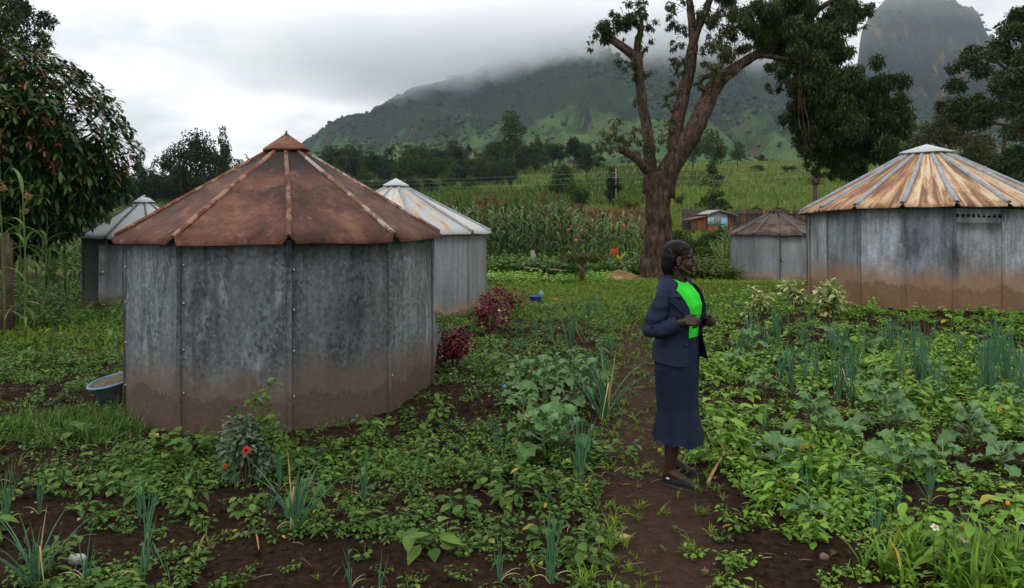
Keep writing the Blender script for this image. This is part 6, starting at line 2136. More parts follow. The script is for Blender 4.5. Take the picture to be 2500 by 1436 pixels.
def grass_tuft(seed, n, L, W, spread):
    r2 = np.random.default_rng(seed)
    b = MB()
    for k in range(n):
        V, Fc = blade(L * r2.uniform(.5, 1.1), W, 3, r2.uniform(.15, .55), .2)
        V = V @ (rot(0, 0, r2.uniform(0, 6.28)) @ rot(0, r2.uniform(0, spread), 0)).T
        b.add(V, Fc)
    return b.arrays()


HX0, HY0 = HX, HY
def blocked(x, y):
    b = (x - HX0) ** 2 + (y - HY0) ** 2 < 1.50 ** 2
    for cx, cy_, r in ((X(967, 15.2), 15.2, 1.75), (X(352, dl), dl, 1.55), (X(2262, DR_), DR_, 2.28), (X(1893, ds), ds, 1.48)):
        b |= (x - cx) ** 2 + (y - cy_) ** 2 < r * r
    return b


def sample(n, y0, y1, edge=.92):
    n = int(n * edge / .72)
    """places spread evenly over the ground between two depths, inside a wedge somewhat wider than the view"""
    y = np.sqrt(rg.uniform(y0 * y0, y1 * y1, n))
    x = rg.uniform(-edge, edge, n) * y
    return x, y


def bed_density(x, y):
    n = fbm(x * 1.1 + 3, y * 1.1, 14, 3)
    d = sst(n, .38, .60) * .88 + .07
    d = d * (1 - .93 * path_mask(x, y)) * (1 - .55 * lawn_mask(x, y))
    ring = np.sqrt((x - HX0) ** 2 + (y - HY0) ** 2)
    d = d * (.30 + .70 * sst(ring, 1.75, 2.4)) 
    t = x / y
    right = sst(t, .16, .30)
    soil_r = sst(y, 9.0, 10.2) * (1 - sst(y, 12.6, 14)) * sst(t, .18, .3)
    d = d * (1 - .22 * right * (1 - sst(y, 8, 10))) * (1 - .80 * soil_r)
    d = d * (1 - .95 * np.exp(-((x - 1.18) ** 2 / .06 + (y - 4.95) ** 2 / .16)))
    d = d * (1 - .65 * np.exp(-((x + .35) ** 2 + (y - 6.6) ** 2) / .5)) * (1 - .6 * np.exp(-((x - .1) ** 2 / .8 + (y - 10.6) ** 2 / 3)))
    leftp = np.exp(-(((t + .655) / .03) ** 2)) * (y < 9)
    d = d * (1 - .7 * leftp)
    clear = (np.abs(x - 1.22) < .27) & (y > 4.5) & (y < 5.5)
    return np.clip(d, 0, 1.5) * np.where(clear, 0.0, 1.0), right


def lay(tmpls, x, y, size, mat, name, label=None, tilt=.12, zoff=0.0, smooth=False):
    mb = MB()
    z = gz(x, y) + zoff
    pick = rg.integers(0, len(tmpls), len(x))
    for k, (V, Fs) in enumerate(tmpls):
        i = np.where(pick == k)[0]
        if not len(i): continue
        M = rots_zyx(rg.uniform(0, 6.28, len(i)), rg.normal(0, tilt, len(i)), rg.normal(0, tilt, len(i))) * size[i][:, None, None]
        W, Ff = scatter(V, Fs, M, np.stack([x[i], y[i], z[i]], -1))
        mb.add(W, Ff)
    o = mb.build(name, mat, None, smooth)
    tag(o, label, None, None, 'stuff')
    return o


WT = [weed(11, 5, 5, .052, .62, .10, .09), weed(12, 4, 6, .060, .60, .14, .08), weed(13, 6, 4, .045, .68, .07, .11), weed(14, 3, 6, .065, .58, .17, .07), weed(15, 7, 5, .042, .60, .09, .13)]
WT += [weed(16, 6, 6, .055, .36, .11, .10), weed(17, 4, 7, .070, .34, .17, .08), weed(18, 9, 4, .035, .75, .06, .15), weed(19, 3, 4, .080, .66, .12, .07)]
WS = [weed(21, 4, 4, .030, .60, .05, .06), weed(22, 5, 4, .026, .65, .04, .08)]
x, y = sample(26000, 3.1, 15.5)
dn, right = bed_density(x, y)
big = fbm(x * .8 + 20, y * .8, 19, 2)
keep = (rg.random(len(x)) < dn * .46) & ~blocked(x, y)
x, y, right, big = x[keep], y[keep], right[keep], big[keep]
isr = rg.random(len(x)) < right  # right side takes the lit copy: uneven light painted by leaf colour
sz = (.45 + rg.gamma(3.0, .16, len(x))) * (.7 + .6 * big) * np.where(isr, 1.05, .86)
lay(WT, x[~isr], y[~isr], sz[~isr], LM['weed_shaded'], 'weed_cover', 'broad leaved weeds over the left beds, shade painted into the green')
lay(WT, x[isr], y[isr], sz[isr], LM['weed_lit'], 'weed_cover', 'broad leaved weeds over the right bed, brighter light painted into the green')
x, y = sample(30000, 3.1, 14)
dn, right = bed_density(x, y)
keep = (rg.random(len(x)) < .08 + dn * .30) & (dn > 0) & ~blocked(x, y) & (rg.random(len(x)) > .8 * path_mask(x, y))
x, y, right = x[keep], y[keep], right[keep]
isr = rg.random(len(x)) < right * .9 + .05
lay(WS, x[~isr], y[~isr], rg.uniform(.6, 1.4, (~isr).sum()), LM['weed_shaded'], 'seedling_cover', 'small seedlings between the weeds, shade painted into the green')
lay(WS, x[isr], y[isr], rg.uniform(.6, 1.4, isr.sum()), LM['weed_lit'], 'seedling_cover', 'small seedlings between the weeds, brighter light painted into the green')

# grass: lawn, path edges, clump at the left of the hut
GT = [grass_tuft(31, 9, .075, .006, .9), grass_tuft(32, 7, .10, .006, .7), grass_tuft(33, 12, .06, .005, 1.1)]
GTl = [grass_tuft(35, 7, .10, .011, .9), grass_tuft(36, 6, .13, .011, .7)]
x, y = sample(60000, 9, 27)
k = (rg.random(len(x)) < lawn_mask(x, y) * (.45 + .55 * fbm(x * 1.2, y * 1.2, 23, 3))) & ~blocked(x, y) & (x > -13)
lay(GTl, x[k], y[k], rg.uniform(.6, 1.3, k.sum()), LM['grass'], 'lawn_grass', 'short green grass of the lawn before the great tree')
x, y = sample(16000, 3.2, 14)
pm = path_mask(x, y)
edge_ = np.exp(-((np.abs(x - path_x(y)) - .26) / .20) ** 2) * sst(fbm(x * 2, y * 1.3, 27, 3), .38, .62)
k = (rg.random(len(x)) < np.clip(edge_ * 1.0 + .06 + .10 * pm + .25 * pm * sst(y, 7, 10), 0, 1)) & ~blocked(x, y)
lay(GT, x[k], y[k], rg.uniform(.6, 1.25, k.sum()), LM['grass'], 'path_grass', 'low grass tufts along the edges of the path')
n = 900
x0, y0, _ = hit(190, 1045)
x = x0 + rg.normal(0, .42, n); y = y0 + rg.normal(0, .30, n)
k = ~blocked(x, y)
lay([grass_tuft(41, 9, .16, .009, .7), grass_tuft(42, 8, .13, .008, .9)], x[k], y[k], rg.uniform(.6, 1.1, k.sum()), LM['weed_shaded'], 'grass_patch', 'dense grass patch left of the rusty roofed hut')
# taller growth under the maize and round the lawn edge
x, y = sample(9000, 24.3, 28.5)
px = 1250 + x / y * F
k = (px > 1150) & (px < 1560) & (rg.random(len(x)) < .8)
lay([grass_tuft(45, 9, .55, .03, .5), weed(46, 5, 6, .16, .5, .5, .25)], x[k], y[k], rg.uniform(.6, 1.2, k.sum()), LM['weed_shaded'], 'undergrowth', 'rank weeds along the foot of the maize field')
k2 = (px > 1640) & (px < 1800) & (rg.random(len(x)) < .6)
lay([weed(47, 5, 6, .16, .55, .45, .25)], x[k2], y[k2], rg.uniform(.6, 1.2, k2.sum()), LM['far_light'], 'undergrowth', 'low leafy growth between the great tree and the small hut')
x, y = sample(6000, 21.5, 24.5)
px = 1250 + x / y * F
k = (px > 1180) & (px < 1480) & (rg.random(len(x)) < sst(fbm(x, y, 77, 2), .35, .6))
lay([weed(48, 5, 5, .10, .6, .16, .18)], x[k], y[k], rg.uniform(.6, 1.2, k.sum()), LM['weed_lit'], 'undergrowth', 'leafy squash growth at the rear edge of the lawn')
x, y = sample(6000, 14, 24)
px = 1250 + x / y * F
k = (px < 330) & (rg.random(len(x)) < .75) & ~blocked(x, y)
lay([grass_tuft(49, 8, .3, .018, .6), weed(50, 5, 5, .11, .55, .28, .2)], x[k], y[k], rg.uniform(.6, 1.2, k.sum()), LM['weed_shaded'], 'undergrowth', 'dark weeds in front of the left maize plot')

# crops and scrub on the slope, thinning with distance as far as single plants show
d = np.exp(rg.uniform(math.log(31), math.log(190), 52000))
x = rg.uniform(-.62, .70, len(d)) * d
k = (rg.random(len(d)) < .35 + .65 * fbm(x * .08, d * .05, 61, 3)) & ~((np.abs(x - X(1745, dk)) < 2.5) & (np.abs(d - dk) < 3))
x, d = x[k], d[k]
zone = fbm(x * .035 + 4, d * .02, 62, 3)
SC = [grass_tuft(55, 5, .95, .10, .5), grass_tuft(56, 4, 1.15, .12, .4)]
szz = rg.uniform(.6, 1.15, len(d)) * np.clip(d / 80, .75, 1.4)
a = zone < .47
lay(SC, x[a], d[a], szz[a], LM['crop_dark'], 'hillside_crops', 'dark green crop growth on the hillside fields', zoff=-.1)
lay(SC, x[~a], d[~a], szz[~a] * .85, LM['crop_light'], 'hillside_crops', 'yellow green maize on the hillside fields', zoff=-.1)
dt = np.exp(rg.uniform(math.log(38), math.log(62), 2600))
xt = X(rg.uniform(1060, 1570, len(dt)), dt)
lay([grass_tuft(57, 6, .8, .05, .7)], xt, dt, rg.uniform(.6, 1.2, len(dt)) * 1.5, LM['tassel'], 'dry_maize', 'reddish brown dry maize tops behind the tall field', zoff=.55)
# ------------------------------------------------------------------ shrubs, flowers and small things
rg = np.random.default_rng(151)


def shrub(name, label, cat, px, py, wpx, hpx, leafname, L, W, n, group=None, stems=6, crown=None, seed=1):
    r2 = np.random.default_rng(seed)
    x, y, z = hit(px, py)
    k = y / F
    r = thing(name, label, cat, (x, y, g1(x, y)), 0, group)
    w, h = wpx * k / 2, hpx * k
    for s in range(stems):
        a = s * 6.28 / stems + r2.uniform(-.4, .4)
        MB().add(*tube(smooth_path([(0, 0, -.05), (math.cos(a) * w * .3, math.sin(a) * w * .3, h * .45), (math.cos(a) * w * .6, math.sin(a) * w * .6, h * .85)], 3), np.linspace(.010, .003, 7), 5)).build('stem', MAT['bark'], r, True)
    tip, tf = leaf(1.0, W, (.25, .55, .8), (.7, 1, .65), .2, .3)
    u = r2.normal(size=(n, 3)); u /= np.linalg.norm(u, axis=1)[:, None]
    K = 15
    cu = r2.normal(size=(K, 3)); cu /= np.linalg.norm(cu, axis=1)[:, None]
    cc = cu * r2.uniform(.35, .95, K)[:, None]; cc[:, 2] = np.maximum(cc[:, 2], -.75)
    rr = r2.uniform(.22, .42, K)
    kk = r2.integers(0, K, n)
    T = (cc[kk] + u * (rr[kk] * (.5 + .5 * r2.random(n) ** .5))[:, None]) * (w, w, h * .52) + (0, 0, h * .50)
    T[:, 2] = np.maximum(T[:, 2], .02)
    d = u + (0, 0, .25)
    yaw = np.arctan2(d[:, 1], d[:, 0]) + r2.normal(0, .6, n)
    M = rots_zyx(yaw, -np.arcsin(np.clip(d[:, 2] / 1.3, -1, 1)) * .6 + r2.normal(.1, .35, n), r2.normal(0, .35, n)) * (L * r2.uniform(.65, 1.2, n))[:, None, None]
    V, Fs = scatter(tip, tf, M, T)
    tag(MB().add(V, Fs).build('foliage', LM[leafname], r), kind='stuff')
    return r, (x, y, h)


shrub('crimson_shrub', 'nearest deep crimson leaved shrub against the right side of the rusty hut', 'shrub', 1112, 908, 104, 112, 'crimson', .055, .62, 900, 'crimson leaved shrubs by the huts', seed=3)
shrub('crimson_shrub', 'middle crimson shrub beside the wall of the white roofed hut', 'shrub', 1196, 818, 92, 96, 'crimson', .06, .62, 750, 'crimson leaved shrubs by the huts', seed=4)
shrub('crimson_shrub', 'farthest and widest crimson shrub at the corner of the white roofed hut', 'shrub', 1222, 776, 110, 84, 'crimson', .065, .62, 750, 'crimson leaved shrubs by the huts', seed=5)
shrub('pale_shrub', 'small pale yellow leaved plant between the crimson shrubs', 'shrub', 1226, 792, 34, 46, 'variegated', .07, .6, 90, None, 3, seed=6)
shrub('variegated_shrub', 'left cream and green leaved shrub nearest the woman', 'shrub', 1853, 768, 50, 72, 'variegated', .105, .42, 380, 'cream leaved shrubs by the tan roofed hut', seed=7)
shrub('variegated_shrub', 'middle cream leaved shrub with a pale top by the hut corner', 'shrub', 1937, 750, 54, 76, 'variegated', .105, .42, 380, 'cream leaved shrubs by the tan roofed hut', seed=8)
shrub('variegated_shrub', 'right rounder and greener cream leaved shrub before the hut wall', 'shrub', 2022, 772, 78, 76, 'variegated', .115, .5, 480, 'cream leaved shrubs by the tan roofed hut', seed=9)
shrub('variegated_plant', 'tiny cream leaved plant on the soil left of the cream shrubs', 'plant', 1826, 776, 26, 26, 'variegated', .09, .45, 40, None, 2, seed=10)
rs_, (x, y, h) = shrub('silver_leaf_plant', 'silvery grey leaved bush with a red flower before the rusty hut', 'bush', 598, 1182, 128, 150, 'silver', .05, .6, 900, None, 8, seed=11)
V, Fs = leaf_cloud(np.random.default_rng(3), [[.06, .05, h * 1.05, .13, .12, .20], [.16, .04, h * .75, .14, .12, .16]], 300, .055, .03)
tag(MB().add(V, Fs).build('green_shoots', LM['weed_shaded'], rs_), kind='stuff')
vt = thing('climbing_weed', 'leafy green shoot rising against the wall above the silver bush', 'plant', (X(636, y + .12), y + .12, g1(X(636, y + .12), y + .12)))
pth = smooth_path([(0, 0, 0), (-.02, 0, .28), (.03, .0, .52), (.09, .02, .68)], 4)
MB().add(*tube(pth, np.linspace(.006, .002, len(pth)), 5)).build('stem', MAT['stem'], vt)
for q in range(16):
    p = pth[min(len(pth) - 1, 2 + int(q * .7))]
    V, Fc = leaf(rg.uniform(.06, .10), .05, (.25, .55, .8), (.7, 1, .6), .2, .4)
    MB().add(V @ (rot(0, 0, q * 2.4) @ rot(0, rg.uniform(-.3, .2), 0)).T + p, Fc).build('leaf', LM['weed_shaded'], vt)


def flower(name, label, px, py, d, r_, leafname, n=9, centre=None, up=(0, -1, .35), stem=True, cat='flower'):
    x, z = X(px, d), Z(py, d)
    g = g1(x, d)
    f = thing(name, label, cat, (x, d, g))
    c = np.array([0, 0, z - g])
    up = np.asarray(up, float); up /= np.linalg.norm(up)
    t1 = np.cross(up, (1, 0, .01)); t1 /= np.linalg.norm(t1); t2 = np.cross(up, t1)
    if stem:
        MB().add(*tube([(.02, .05, 0), (.01, .03, c[2] * .6), c - up * .004], [.003, .0025, .002], 4)).build('stem', MAT['stem'], f)
    for k in range(n):
        a = 6.283 * k / n
        dv = math.cos(a) * t1 + math.sin(a) * t2
        V, Fc = leaf(r_, r_ * .62, (.35, .75), (.8, 1.0), .1, .15)
        Mx = np.stack([dv, np.cross(up, dv), up], 1)
        MB().add(V @ Mx.T + c, Fc).build('petal', LM[leafname], f)
    MB().add(*ellipsoid(c + up * .003, (r_ * .34,) * 3, 8, 5)).build('flower_centre', centre or MAT['rust_sheet'], f, True)
    return f


yb = y
MAT['yellow_centre'] = simple('yellow_centre', (.60, .28, .02), .8, 0, .2, 30)
flower('red_flower', 'single red daisy like flower on the silver bush', 601, 1099, yb - .30, .026, 'red', 12, MAT['dark'])
flower('red_flower', 'small half hidden red flower at the left of the silver bush', 551, 1138, yb - .22, .014, 'red', 8, MAT['dark'])
for px, py, lb in ((2283, 1287, 'white petalled weed flower left of the bright corner grass'), (2356, 1316, 'white petalled weed flower at the left edge of the corner grass'), (2490, 1272, 'white petalled weed flower at the right edge of the picture')):
    flower('blackjack_flower', lb, px, py, 3.75, .022, 'white', 5, MAT['yellow_centre'], (0, -.6, .8))
for px, py, lb in ((2460, 1229, 'withered orange weed head above the corner weeds'), (2347, 1286, 'withered orange weed head between the white flowers')):
    x, z = X(px, 3.8), Z(py, 3.8)
    g = g1(x, 3.8)
    f = thing('weed_flower', lb, 'flower', (x, 3.8, g))
    MB().add(*tube([(.02, .02, 0), (0, 0, z - g)], [.003, .002], 4)).build('stem', MAT['stem'], f)
    MB().add(*ellipsoid((0, 0, z - g), (.011, .011, .013), 8, 5)).build('head', MAT['yellow_centre'], f, True)

# bright tall weeds in the lower right corner
cw = [((2300, 1400), .34, 'broad leaved weed stem at the left of the bright corner growth'), ((2365, 1425), .44, 'tall leafy weed carrying the white flowers near the corner'), ((2430, 1430), .36, 'bright leafy weed in the lower right corner'), ((2480, 1430), .46, 'tallest bright weed at the corner of the picture')]
for (px, py), h, lb in cw:
    x, y, z = hit(px, py)
    r = thing('corner_weed', lb, 'weed', (x, y, g1(x, y)), rg.uniform(0, 6), 'bright weeds of the lower right corner')
    MB().add(*tube(smooth_path([(0, 0, -.02), (.01, .01, h * .5), (.03, 0, h)], 3), np.linspace(.006, .002, 7), 5)).build('stem', MAT['stem'], r)
    for q in range(18):
        f = .2 + .8 * q / 17
        L = rg.uniform(.08, .14) * (1.15 - .5 * f)
        V, Fc = leaf(L, L * .5, (.2, .45, .75), (.7, 1, .6), .22, .35)
        MB().add(V @ (rot(0, 0, q * 2.2 + rg.uniform(-.3, .3)) @ rot(0, rg.uniform(-.5, .1), 0)).T + (.03 * f * f, 0, h * f), Fc).build('leaf', LM['weed_lit'], r)
n = 130
x0, y0, _ = hit(2440, 1425)
xx = x0 + rg.normal(0, .22, n); yy = y0 + rg.normal(.05, .12, n)
lay([grass_tuft(141, 6, .30, .016, .5), grass_tuft(142, 5, .36, .018, .5)], xx, yy, rg.uniform(.6, 1.1, n), LM['weed_lit'], 'corner_grass', 'broad bladed bright grass in the lower right corner')

# canna: yellow leaves, orange flower; hay heaps; clipped bush; stick rails; stump
x, y, z = hit(1512, 668)
cn = thing('canna_plant', 'yellow leaved canna beside the hay with orange red flowers above', 'plant', (x, y, g1(x, y)))
for q in range(6):
    V, Fc = leaf(rg.uniform(.35, .55), .17, (.25, .55, .8), (.8, 1, .6), .25, .3)
    MB().add(V @ (rot(0, 0, q * 1.1) @ rot(0, rg.uniform(-1.2, -.6), 0)).T + (0, 0, .1 + .05 * q), Fc).build('leaf', LM['yellow'], cn)
MB().add(*tube([(0, 0, 0), (-.12, 0, .7), (-.16, 0, Z(626, y) - z + .05)], [.014, .012, .008], 5)).build('stem', MAT['stem'], cn)
V, Fs = leaf_cloud(np.random.default_rng(8), [[-.16, 0, Z(616, y) - z, .09, .09, .16]], 260, .10, .07, 0)
tag(MB().add(V, Fs).build('blossom', LM['orange'], cn), kind='stuff')
for px, py, s, lb in ((1488, 655, .05, 'small orange flower in the maize left of the canna'), (1406, 586, .09, 'orange flower high in the pale maize'), (1420, 562, .07, 'upper orange flower in the maize near the reddish tassels'), (1523, 550, .08, 'orange flower nearest the great tree in the maize'), (1390, 560, .07, 'leftmost orange flower in the maize')):
    flower('orange_flower', lb, px, py, 27.2, s * .7, 'orange', 8, MAT['yellow_centre'])


def heap(label, px, py, w, h, n, seed):
    r2 = np.random.default_rng(seed)
    x, y, z = hit(px, py)
    b = MB()
    V, Fs = ellipsoid((0, 0, 0), (w * .45, w * .35, h * .7), 14, 8)
    V = V * (1 + .25 * (fbm(V[:, 0] * 3 + 5, V[:, 1] * 3 + V[:, 2] * 4, seed, 3) - .5))[:, None]
    b.add(V, Fs)
    for k in range(n):
        a, e = r2.uniform(0, 6.28), r2.uniform(-.3, .5)
        c = np.array([r2.normal(0, w * .28), r2.normal(0, w * .2), 0])
        c[2] = h * max(0.05, 1 - (c[0] / w * 1.9) ** 2 - (c[1] / w * 2) ** 2) * r2.uniform(.3, 1)
        dv = np.array([math.cos(a) * math.cos(e), math.sin(a) * math.cos(e), math.sin(e)]) * r2.uniform(.15, .45)
        b.add(*tube([c - dv / 2, c + (0, 0, .03), c + dv / 2], [.008, .008, .004], 3, False))
    o = b.build('hay_heap', MAT['straw'])
    o.location = (x, y, g1(x, y))
    tag(o, label, 'hay heap')


heap('larger heap of pale hay left of the foot of the great tree', 1515, 684, 1.15, .26, 260, 5)
heap('small heap of hay right of the foot of the great tree', 1612, 682, .5, .18, 90, 6)
x, y, z = hit(1420, 690)
cb_ = thing('clipped_bush', 'flat topped brownish bush on a short trunk before the maize', 'bush', (x, y, g1(x, y)))
MB().add(*tube([(0, 0, -.1), (.02, 0, .4), (0, 0, .75)], [.09, .07, .05], 7)).build('trunk', MAT['bark'], cb_, True)
hh = (690 - 630) / F * y
V, Fs = leaf_cloud(np.random.default_rng(9), [[q * .22 - .44, 0, hh + .02 * (q % 2), .26, .24, .13] for q in range(5)], 380, .075, .045, .3)
tag(MB().add(V, Fs).build('foliage', LM['tree_olive'], cb_), kind='stuff')
x, y, z = hit(1308, 690)
rl = thing('stick_rail', 'crooked stick rail fence in front of the maize', 'fence', (x, y, g1(x, y)))
lx = lambda px: X(px, y) - x
lz = lambda py: Z(py, y) - rl.location.z
for a, b in (((1276, 708), (1279, 653)), ((1342, 706), (1334, 655)), ((1383, 704), (1381, 645)), ((1422, 706), (1420, 650))):
    MB().add(*tube([(lx(a[0]), 0, lz(a[1]) - .1), (lx((a[0] + b[0]) / 2) + .03, 0, lz((a[1] + b[1]) / 2)), (lx(b[0]), 0, lz(b[1]))], [.018, .016, .012], 5)).build('stake', MAT['bark'], rl)
for a, b in (((1281, 654), (1320, 657)), ((1340, 657), (1383, 661)), ((1413, 648), (1424, 660))):
    MB().add(*tube([(lx(a[0]), -.03, lz(a[1])), (lx(b[0]), -.03, lz(b[1]))], [.022, .018], 6)).build('rail', MAT['twig'], rl)
x, y, z = hit(1312, 668)
sp = thing('leaning_stump', 'grey leaning dead stump at the front of the maize', 'stump', (x, y, g1(x, y)))
MB().add(*tube([(0, 0, -.1), (-.10, 0, .45), (-.18, 0, (668 - 612) / F * y)], [.12, .10, .06], 8)).build('trunk', MAT['bark_pale'], sp, True)

# basins
MAT['blue_plastic'] = simple('blue_plastic', (0.012, 0.040, 0.24), .35, 0, .12, 8, 0, .5)
MAT['sky_plastic'] = simple('pale_blue_plastic', (0.09, 0.23, 0.33), .4, 0, .15, 8, 0, .5)
MAT['grey_plastic'] = simple('muddy_grey_plastic', (0.085, 0.095, 0.10), .6, 0, .35, 12, 0, .4)
MAT['soil_heap'] = simple('soil_heap', (0.10, 0.075, 0.055), .95, 0, .4, 25, .8)


def lathe(prof, n=28):
    G = np.array([[(r * math.cos(a), r * math.sin(a), z) for (r, z) in prof] for a in np.linspace(0, 2 * PI, n, endpoint=False)])
    return G.reshape(-1, 3), [grid_faces(n, len(prof), True)[:, ::-1]]


x, y, z = hit(1308, 739)
k = y / F
bs = thing('blue_basin', 'dark blue plastic basin standing on the lawn', 'basin', (x, y, g1(x, y) + .012))
r0 = 15.5 * k
MB().add(*lathe([(0, 0), (r0 * .86, 0), (r0 * .95, r0 * .25), (r0, r0 * .78), (r0 * 1.03, r0 * .80), (r0 * 1.03, r0 * .86), (r0 * .97, r0 * .86), (r0 * .92, r0 * .3), (r0 * .80, .01), (0, .01)])).build('bowl', MAT['blue_plastic'], bs, True)
MB().add(*tube([(r0 * 1.03 * math.cos(a), r0 * 1.03 * math.sin(a), r0 * .86) for a in np.linspace(0, 6.283, 29)], r0 * .04, 6, False)).build('rim', MAT['blue_plastic'], bs, True)
x, y, z = hit(1322, 726)
b = MB().add(*ellipsoid((0, 0, .06), (.06, .04, .08), 10, 6)).build('plastic_bag', MAT['sky_plastic'], None, False)
b.location = (x, y, g1(x, y)); tag(b, 'crumpled pale blue scrap on the grass behind the blue basin', 'litter')
for v in b.data.vertices: v.co = v.co * (1 + .5 * (float(vnoise(np.array([v.co.x * 40]), np.array([v.co.z * 40 + v.co.y * 30]))[0]) - .5))
x, y, z = hit(1352, 733)
b = MB().add(*ellipsoid((0, 0, .02), (.10, .05, .025), 10, 5)).build('scrap', simple('orange_scrap', (.45, .20, .12), .8), None)
b.location = (x, y, g1(x, y)); tag(b, 'small salmon coloured scrap on the lawn right of the blue basin', 'litter')
x, y, z = hit(283, 936)
y -= .0
bs = thing('old_basin', 'old grey basin with a blue rim full of soil beside the rusty hut', 'basin', (X(288, 7.75), 7.75, g1(X(288, 7.75), 7.75) + .02))
bs.rotation_euler = (R(8), R(-10), 0)
r0 = .235
MB().add(*lathe([(0, 0), (r0 * .62, 0), (r0 * .70, .03), (r0 * .96, .185), (r0 * 1.0, .19), (r0 * .96, .20), (r0 * .90, .17), (r0 * .6, .02), (0, .02)], 32)).build('bowl', MAT['grey_plastic'], bs, True)
MB().add(*tube([(r0 * 1.0 * math.cos(a), r0 * 1.0 * math.sin(a), .195) for a in np.linspace(0, 6.283, 33)], .012, 6, False)).build('rim', MAT['sky_plastic'], bs, True)
V, Fs = ellipsoid((0, 0, .165), (r0 * .88, r0 * .88, .055), 20, 8)
V[:, 2] += .03 * (fbm(V[:, 0] * 14, V[:, 1] * 14, 5, 3) - .5)
MB().add(V, Fs).build('soil', MAT['soil_heap'], bs, True)

# dry branch by the shoe, sticks, stones and scraps
x, y, z = hit(1728, 1188)
br = thing('dry_branch', 'forked dry branch lying on the soil right of the shoes', 'branch', (x, y, g1(x, y)))
b3 = lambda px, py, u: np.array([*(np.array(hit(px, py)[:2]) - (x, y)), u])
MB().add(*tube(smooth_path([(0, 0, .01), b3(1745, 1160, .03), b3(1766, 1130, .05), b3(1764, 1115, .06), b3(1753, 1103, .07)], 4), np.linspace(.013, .004, 17), 6)).build('stem', MAT['twig'], br, True)
MB().add(*tube(smooth_path([b3(1766, 1132, .05), b3(1782, 1122, .06), b3(1795, 1113, .08)], 4), np.linspace(.006, .002, 9), 5)).build('side_twig', MAT['twig'], br, True)
MAT['red_stick'] = simple('red_stick', (.22, .05, .045), .8)
st = [(1122, 1052, 1172, 1055, 'twig_red', 'thin reddish stick on the soil right of the rusty hut'), (1500, 1160, 1530, 1150, 't', 'flat pale stick beside the path left of the woman'), (690, 1100, 720, 1112, 't', 'thin pale twig on the soil left of the silver bush'), (480, 1360, 505, 1310, 't', 'dry stalk in the lower left weeds'), (625, 1310, 632, 1352, 't', 'upright dry stalk in the weeds below the silver bush'), (2090, 1330, 2190, 1300, 't', 'long dry stalk fallen in the lower right weeds')]
for a, b, c_, d_, mm, lb in st:
    p, q = np.array(hit(a, b)), np.array(hit(c_, d_))
    r = thing('stick', lb, 'stick', tuple(p))
    q = q - p
    MB().add(*tube([(0, 0, .02), q * .5 + (0, 0, .035), q + (0, 0, .02)], [.006, .005, .003], 5)).build('stem', MAT['red_stick'] if mm == 'twig_red' else MAT['twig'], r)
MAT['stone_white'] = simple('whitish_stone', (.30, .30, .29), .9, 0, .35, 14, .6)
MAT['stone_brown'] = simple('brown_stone', (.13, .085, .065), .9, 0, .3, 14, .6)
for px, py, s, mm, lb in ((188, 1378, .042, 'stone_white', 'whitish stone in the lower left soil between onions'), (550, 1385 - 285, .0, '', ''), (1722, 1388, .02, 'stone_brown', 'reddish stone at the right edge of the path bottom'), (1452, 1308, .02, 'stone_brown', 'small brown stone left of the path'), (2012, 1368, .028, 'stone_brown', 'flat dark stone in the lower right bed'), (600, 1312, .022, 'stone_brown', 'small brown stone under the silver bush weeds'), (755, 1186, .035, 'stone_brown', 'brown stone in the weeds right of the silver bush'), (320, 1096, .016, 'stone_white', 'tiny white stone on the soil below the grass patch')):
    if not mm: continue
    x, y, z = hit(px, py)
    V, Fs = ellipsoid((0, 0, s * .4), (s, s * .8, s * .7), 12, 8)
    V = V * (1 + .5 * (fbm(V[:, 0] / s * 1.5 + px, V[:, 1] / s * 1.5 + V[:, 2] / s, 3, 3) - .5))[:, None]
    o = MB().add(V, Fs).build('stone', MAT[mm], None, False)
    o.location = (x, y, g1(x, y)); tag(o, lb, 'stone')
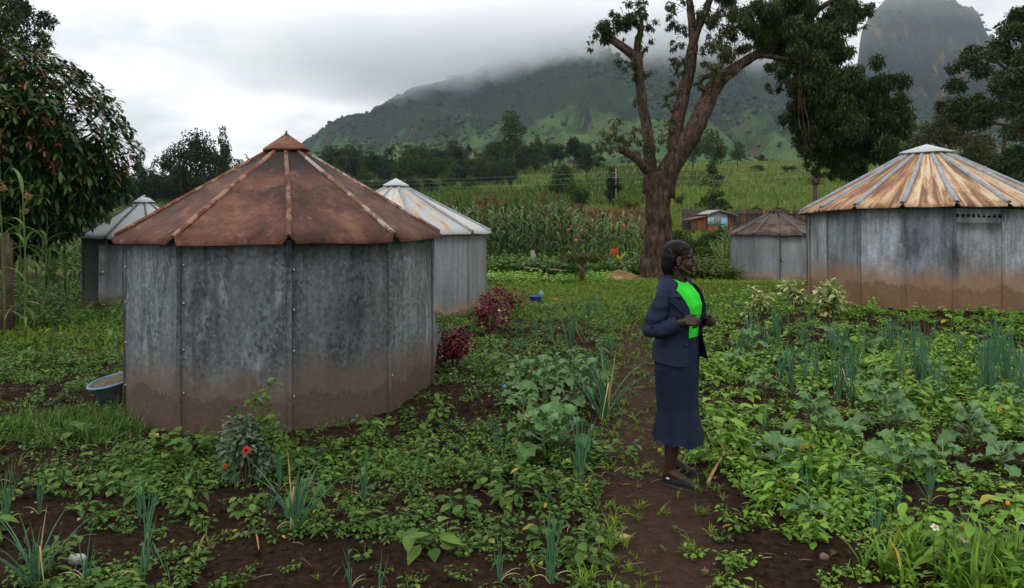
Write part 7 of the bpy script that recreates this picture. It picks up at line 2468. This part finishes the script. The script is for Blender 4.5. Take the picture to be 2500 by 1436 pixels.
x, y, z = hit(1232, 1001)
o = MB().add(*ellipsoid((0, 0, .25), (.018, .012, .018), 8, 5)).build('bottle_cap', MAT['sky_plastic'], None)
o.location = (x, y - .1, g1(x, y)); tag(o, 'tiny bright blue scrap caught in the kale leaves', 'litter')
for px, py, lb in ((255, 975, 'pale dead leaf beside the old basin'), (1310, 1172, 'tan dead leaf below the kale patch'), (1540, 1305, 'orange dead leaf at the left path edge'), (1222, 1175, 'white scrap of leaf under the kale patch'), (370, 1070, 'dry curled leaf in the weeds left of the hut')):
    x, y, z = hit(px, py)
    V, Fc = leaf(.09, .055, (.25, .55, .8), (.7, 1, .6), .4, .3)
    o = MB().add(V @ rot(0, -.2, rg.uniform(0, 6)).T, Fc).build('dead_leaf', MAT['straw'], None)
    o.location = (x, y, g1(x, y) + .02); tag(o, lb, 'leaf')
# straw bits, dead leaves and root scraps lying on the soil
x, y = sample(5200, 3.2, 11)
k = ~blocked(x, y) & (rg.random(len(x)) < .55)
x, y = x[k], y[k]
bits = []
for q in range(4):
    r2 = np.random.default_rng(500 + q)
    bits.append(tube([(-.5, 0, .05), (0, r2.uniform(-.12, .12), .10), (.5, r2.uniform(-.1, .1), .03)], [.035, .03, .02], 3, False))
bits.append(leaf(.6, .4, (.25, .55, .8), (.7, 1, .6), .4, .2))
lay(bits, x, y, rg.gamma(2.2, .022, len(x)) + .012, MAT['litter'], 'plant_litter', 'dry straw bits and dead leaves on the soil', tilt=.15, zoff=.008)
# clods scattered over the bare soil
x, y = sample(16000, 3.2, 12)
dn, _ = bed_density(x, y)
k = (rg.random(len(x)) < .55) & ~blocked(x, y) & (path_mask(x, y) < .3)
Vc, Fcl = ellipsoid((0, 0, 0), (1, .8, .6), 6, 3)
lay([(Vc * 1.0, Fcl), (Vc * (.8, 1.1, .8), Fcl)], x[k], y[k], rg.gamma(1.8, .007, k.sum()) + .003, MAT['soil_heap'] if False else MAT['ground'], 'soil_clods', 'dark crumbs of tilled soil', tilt=.6)
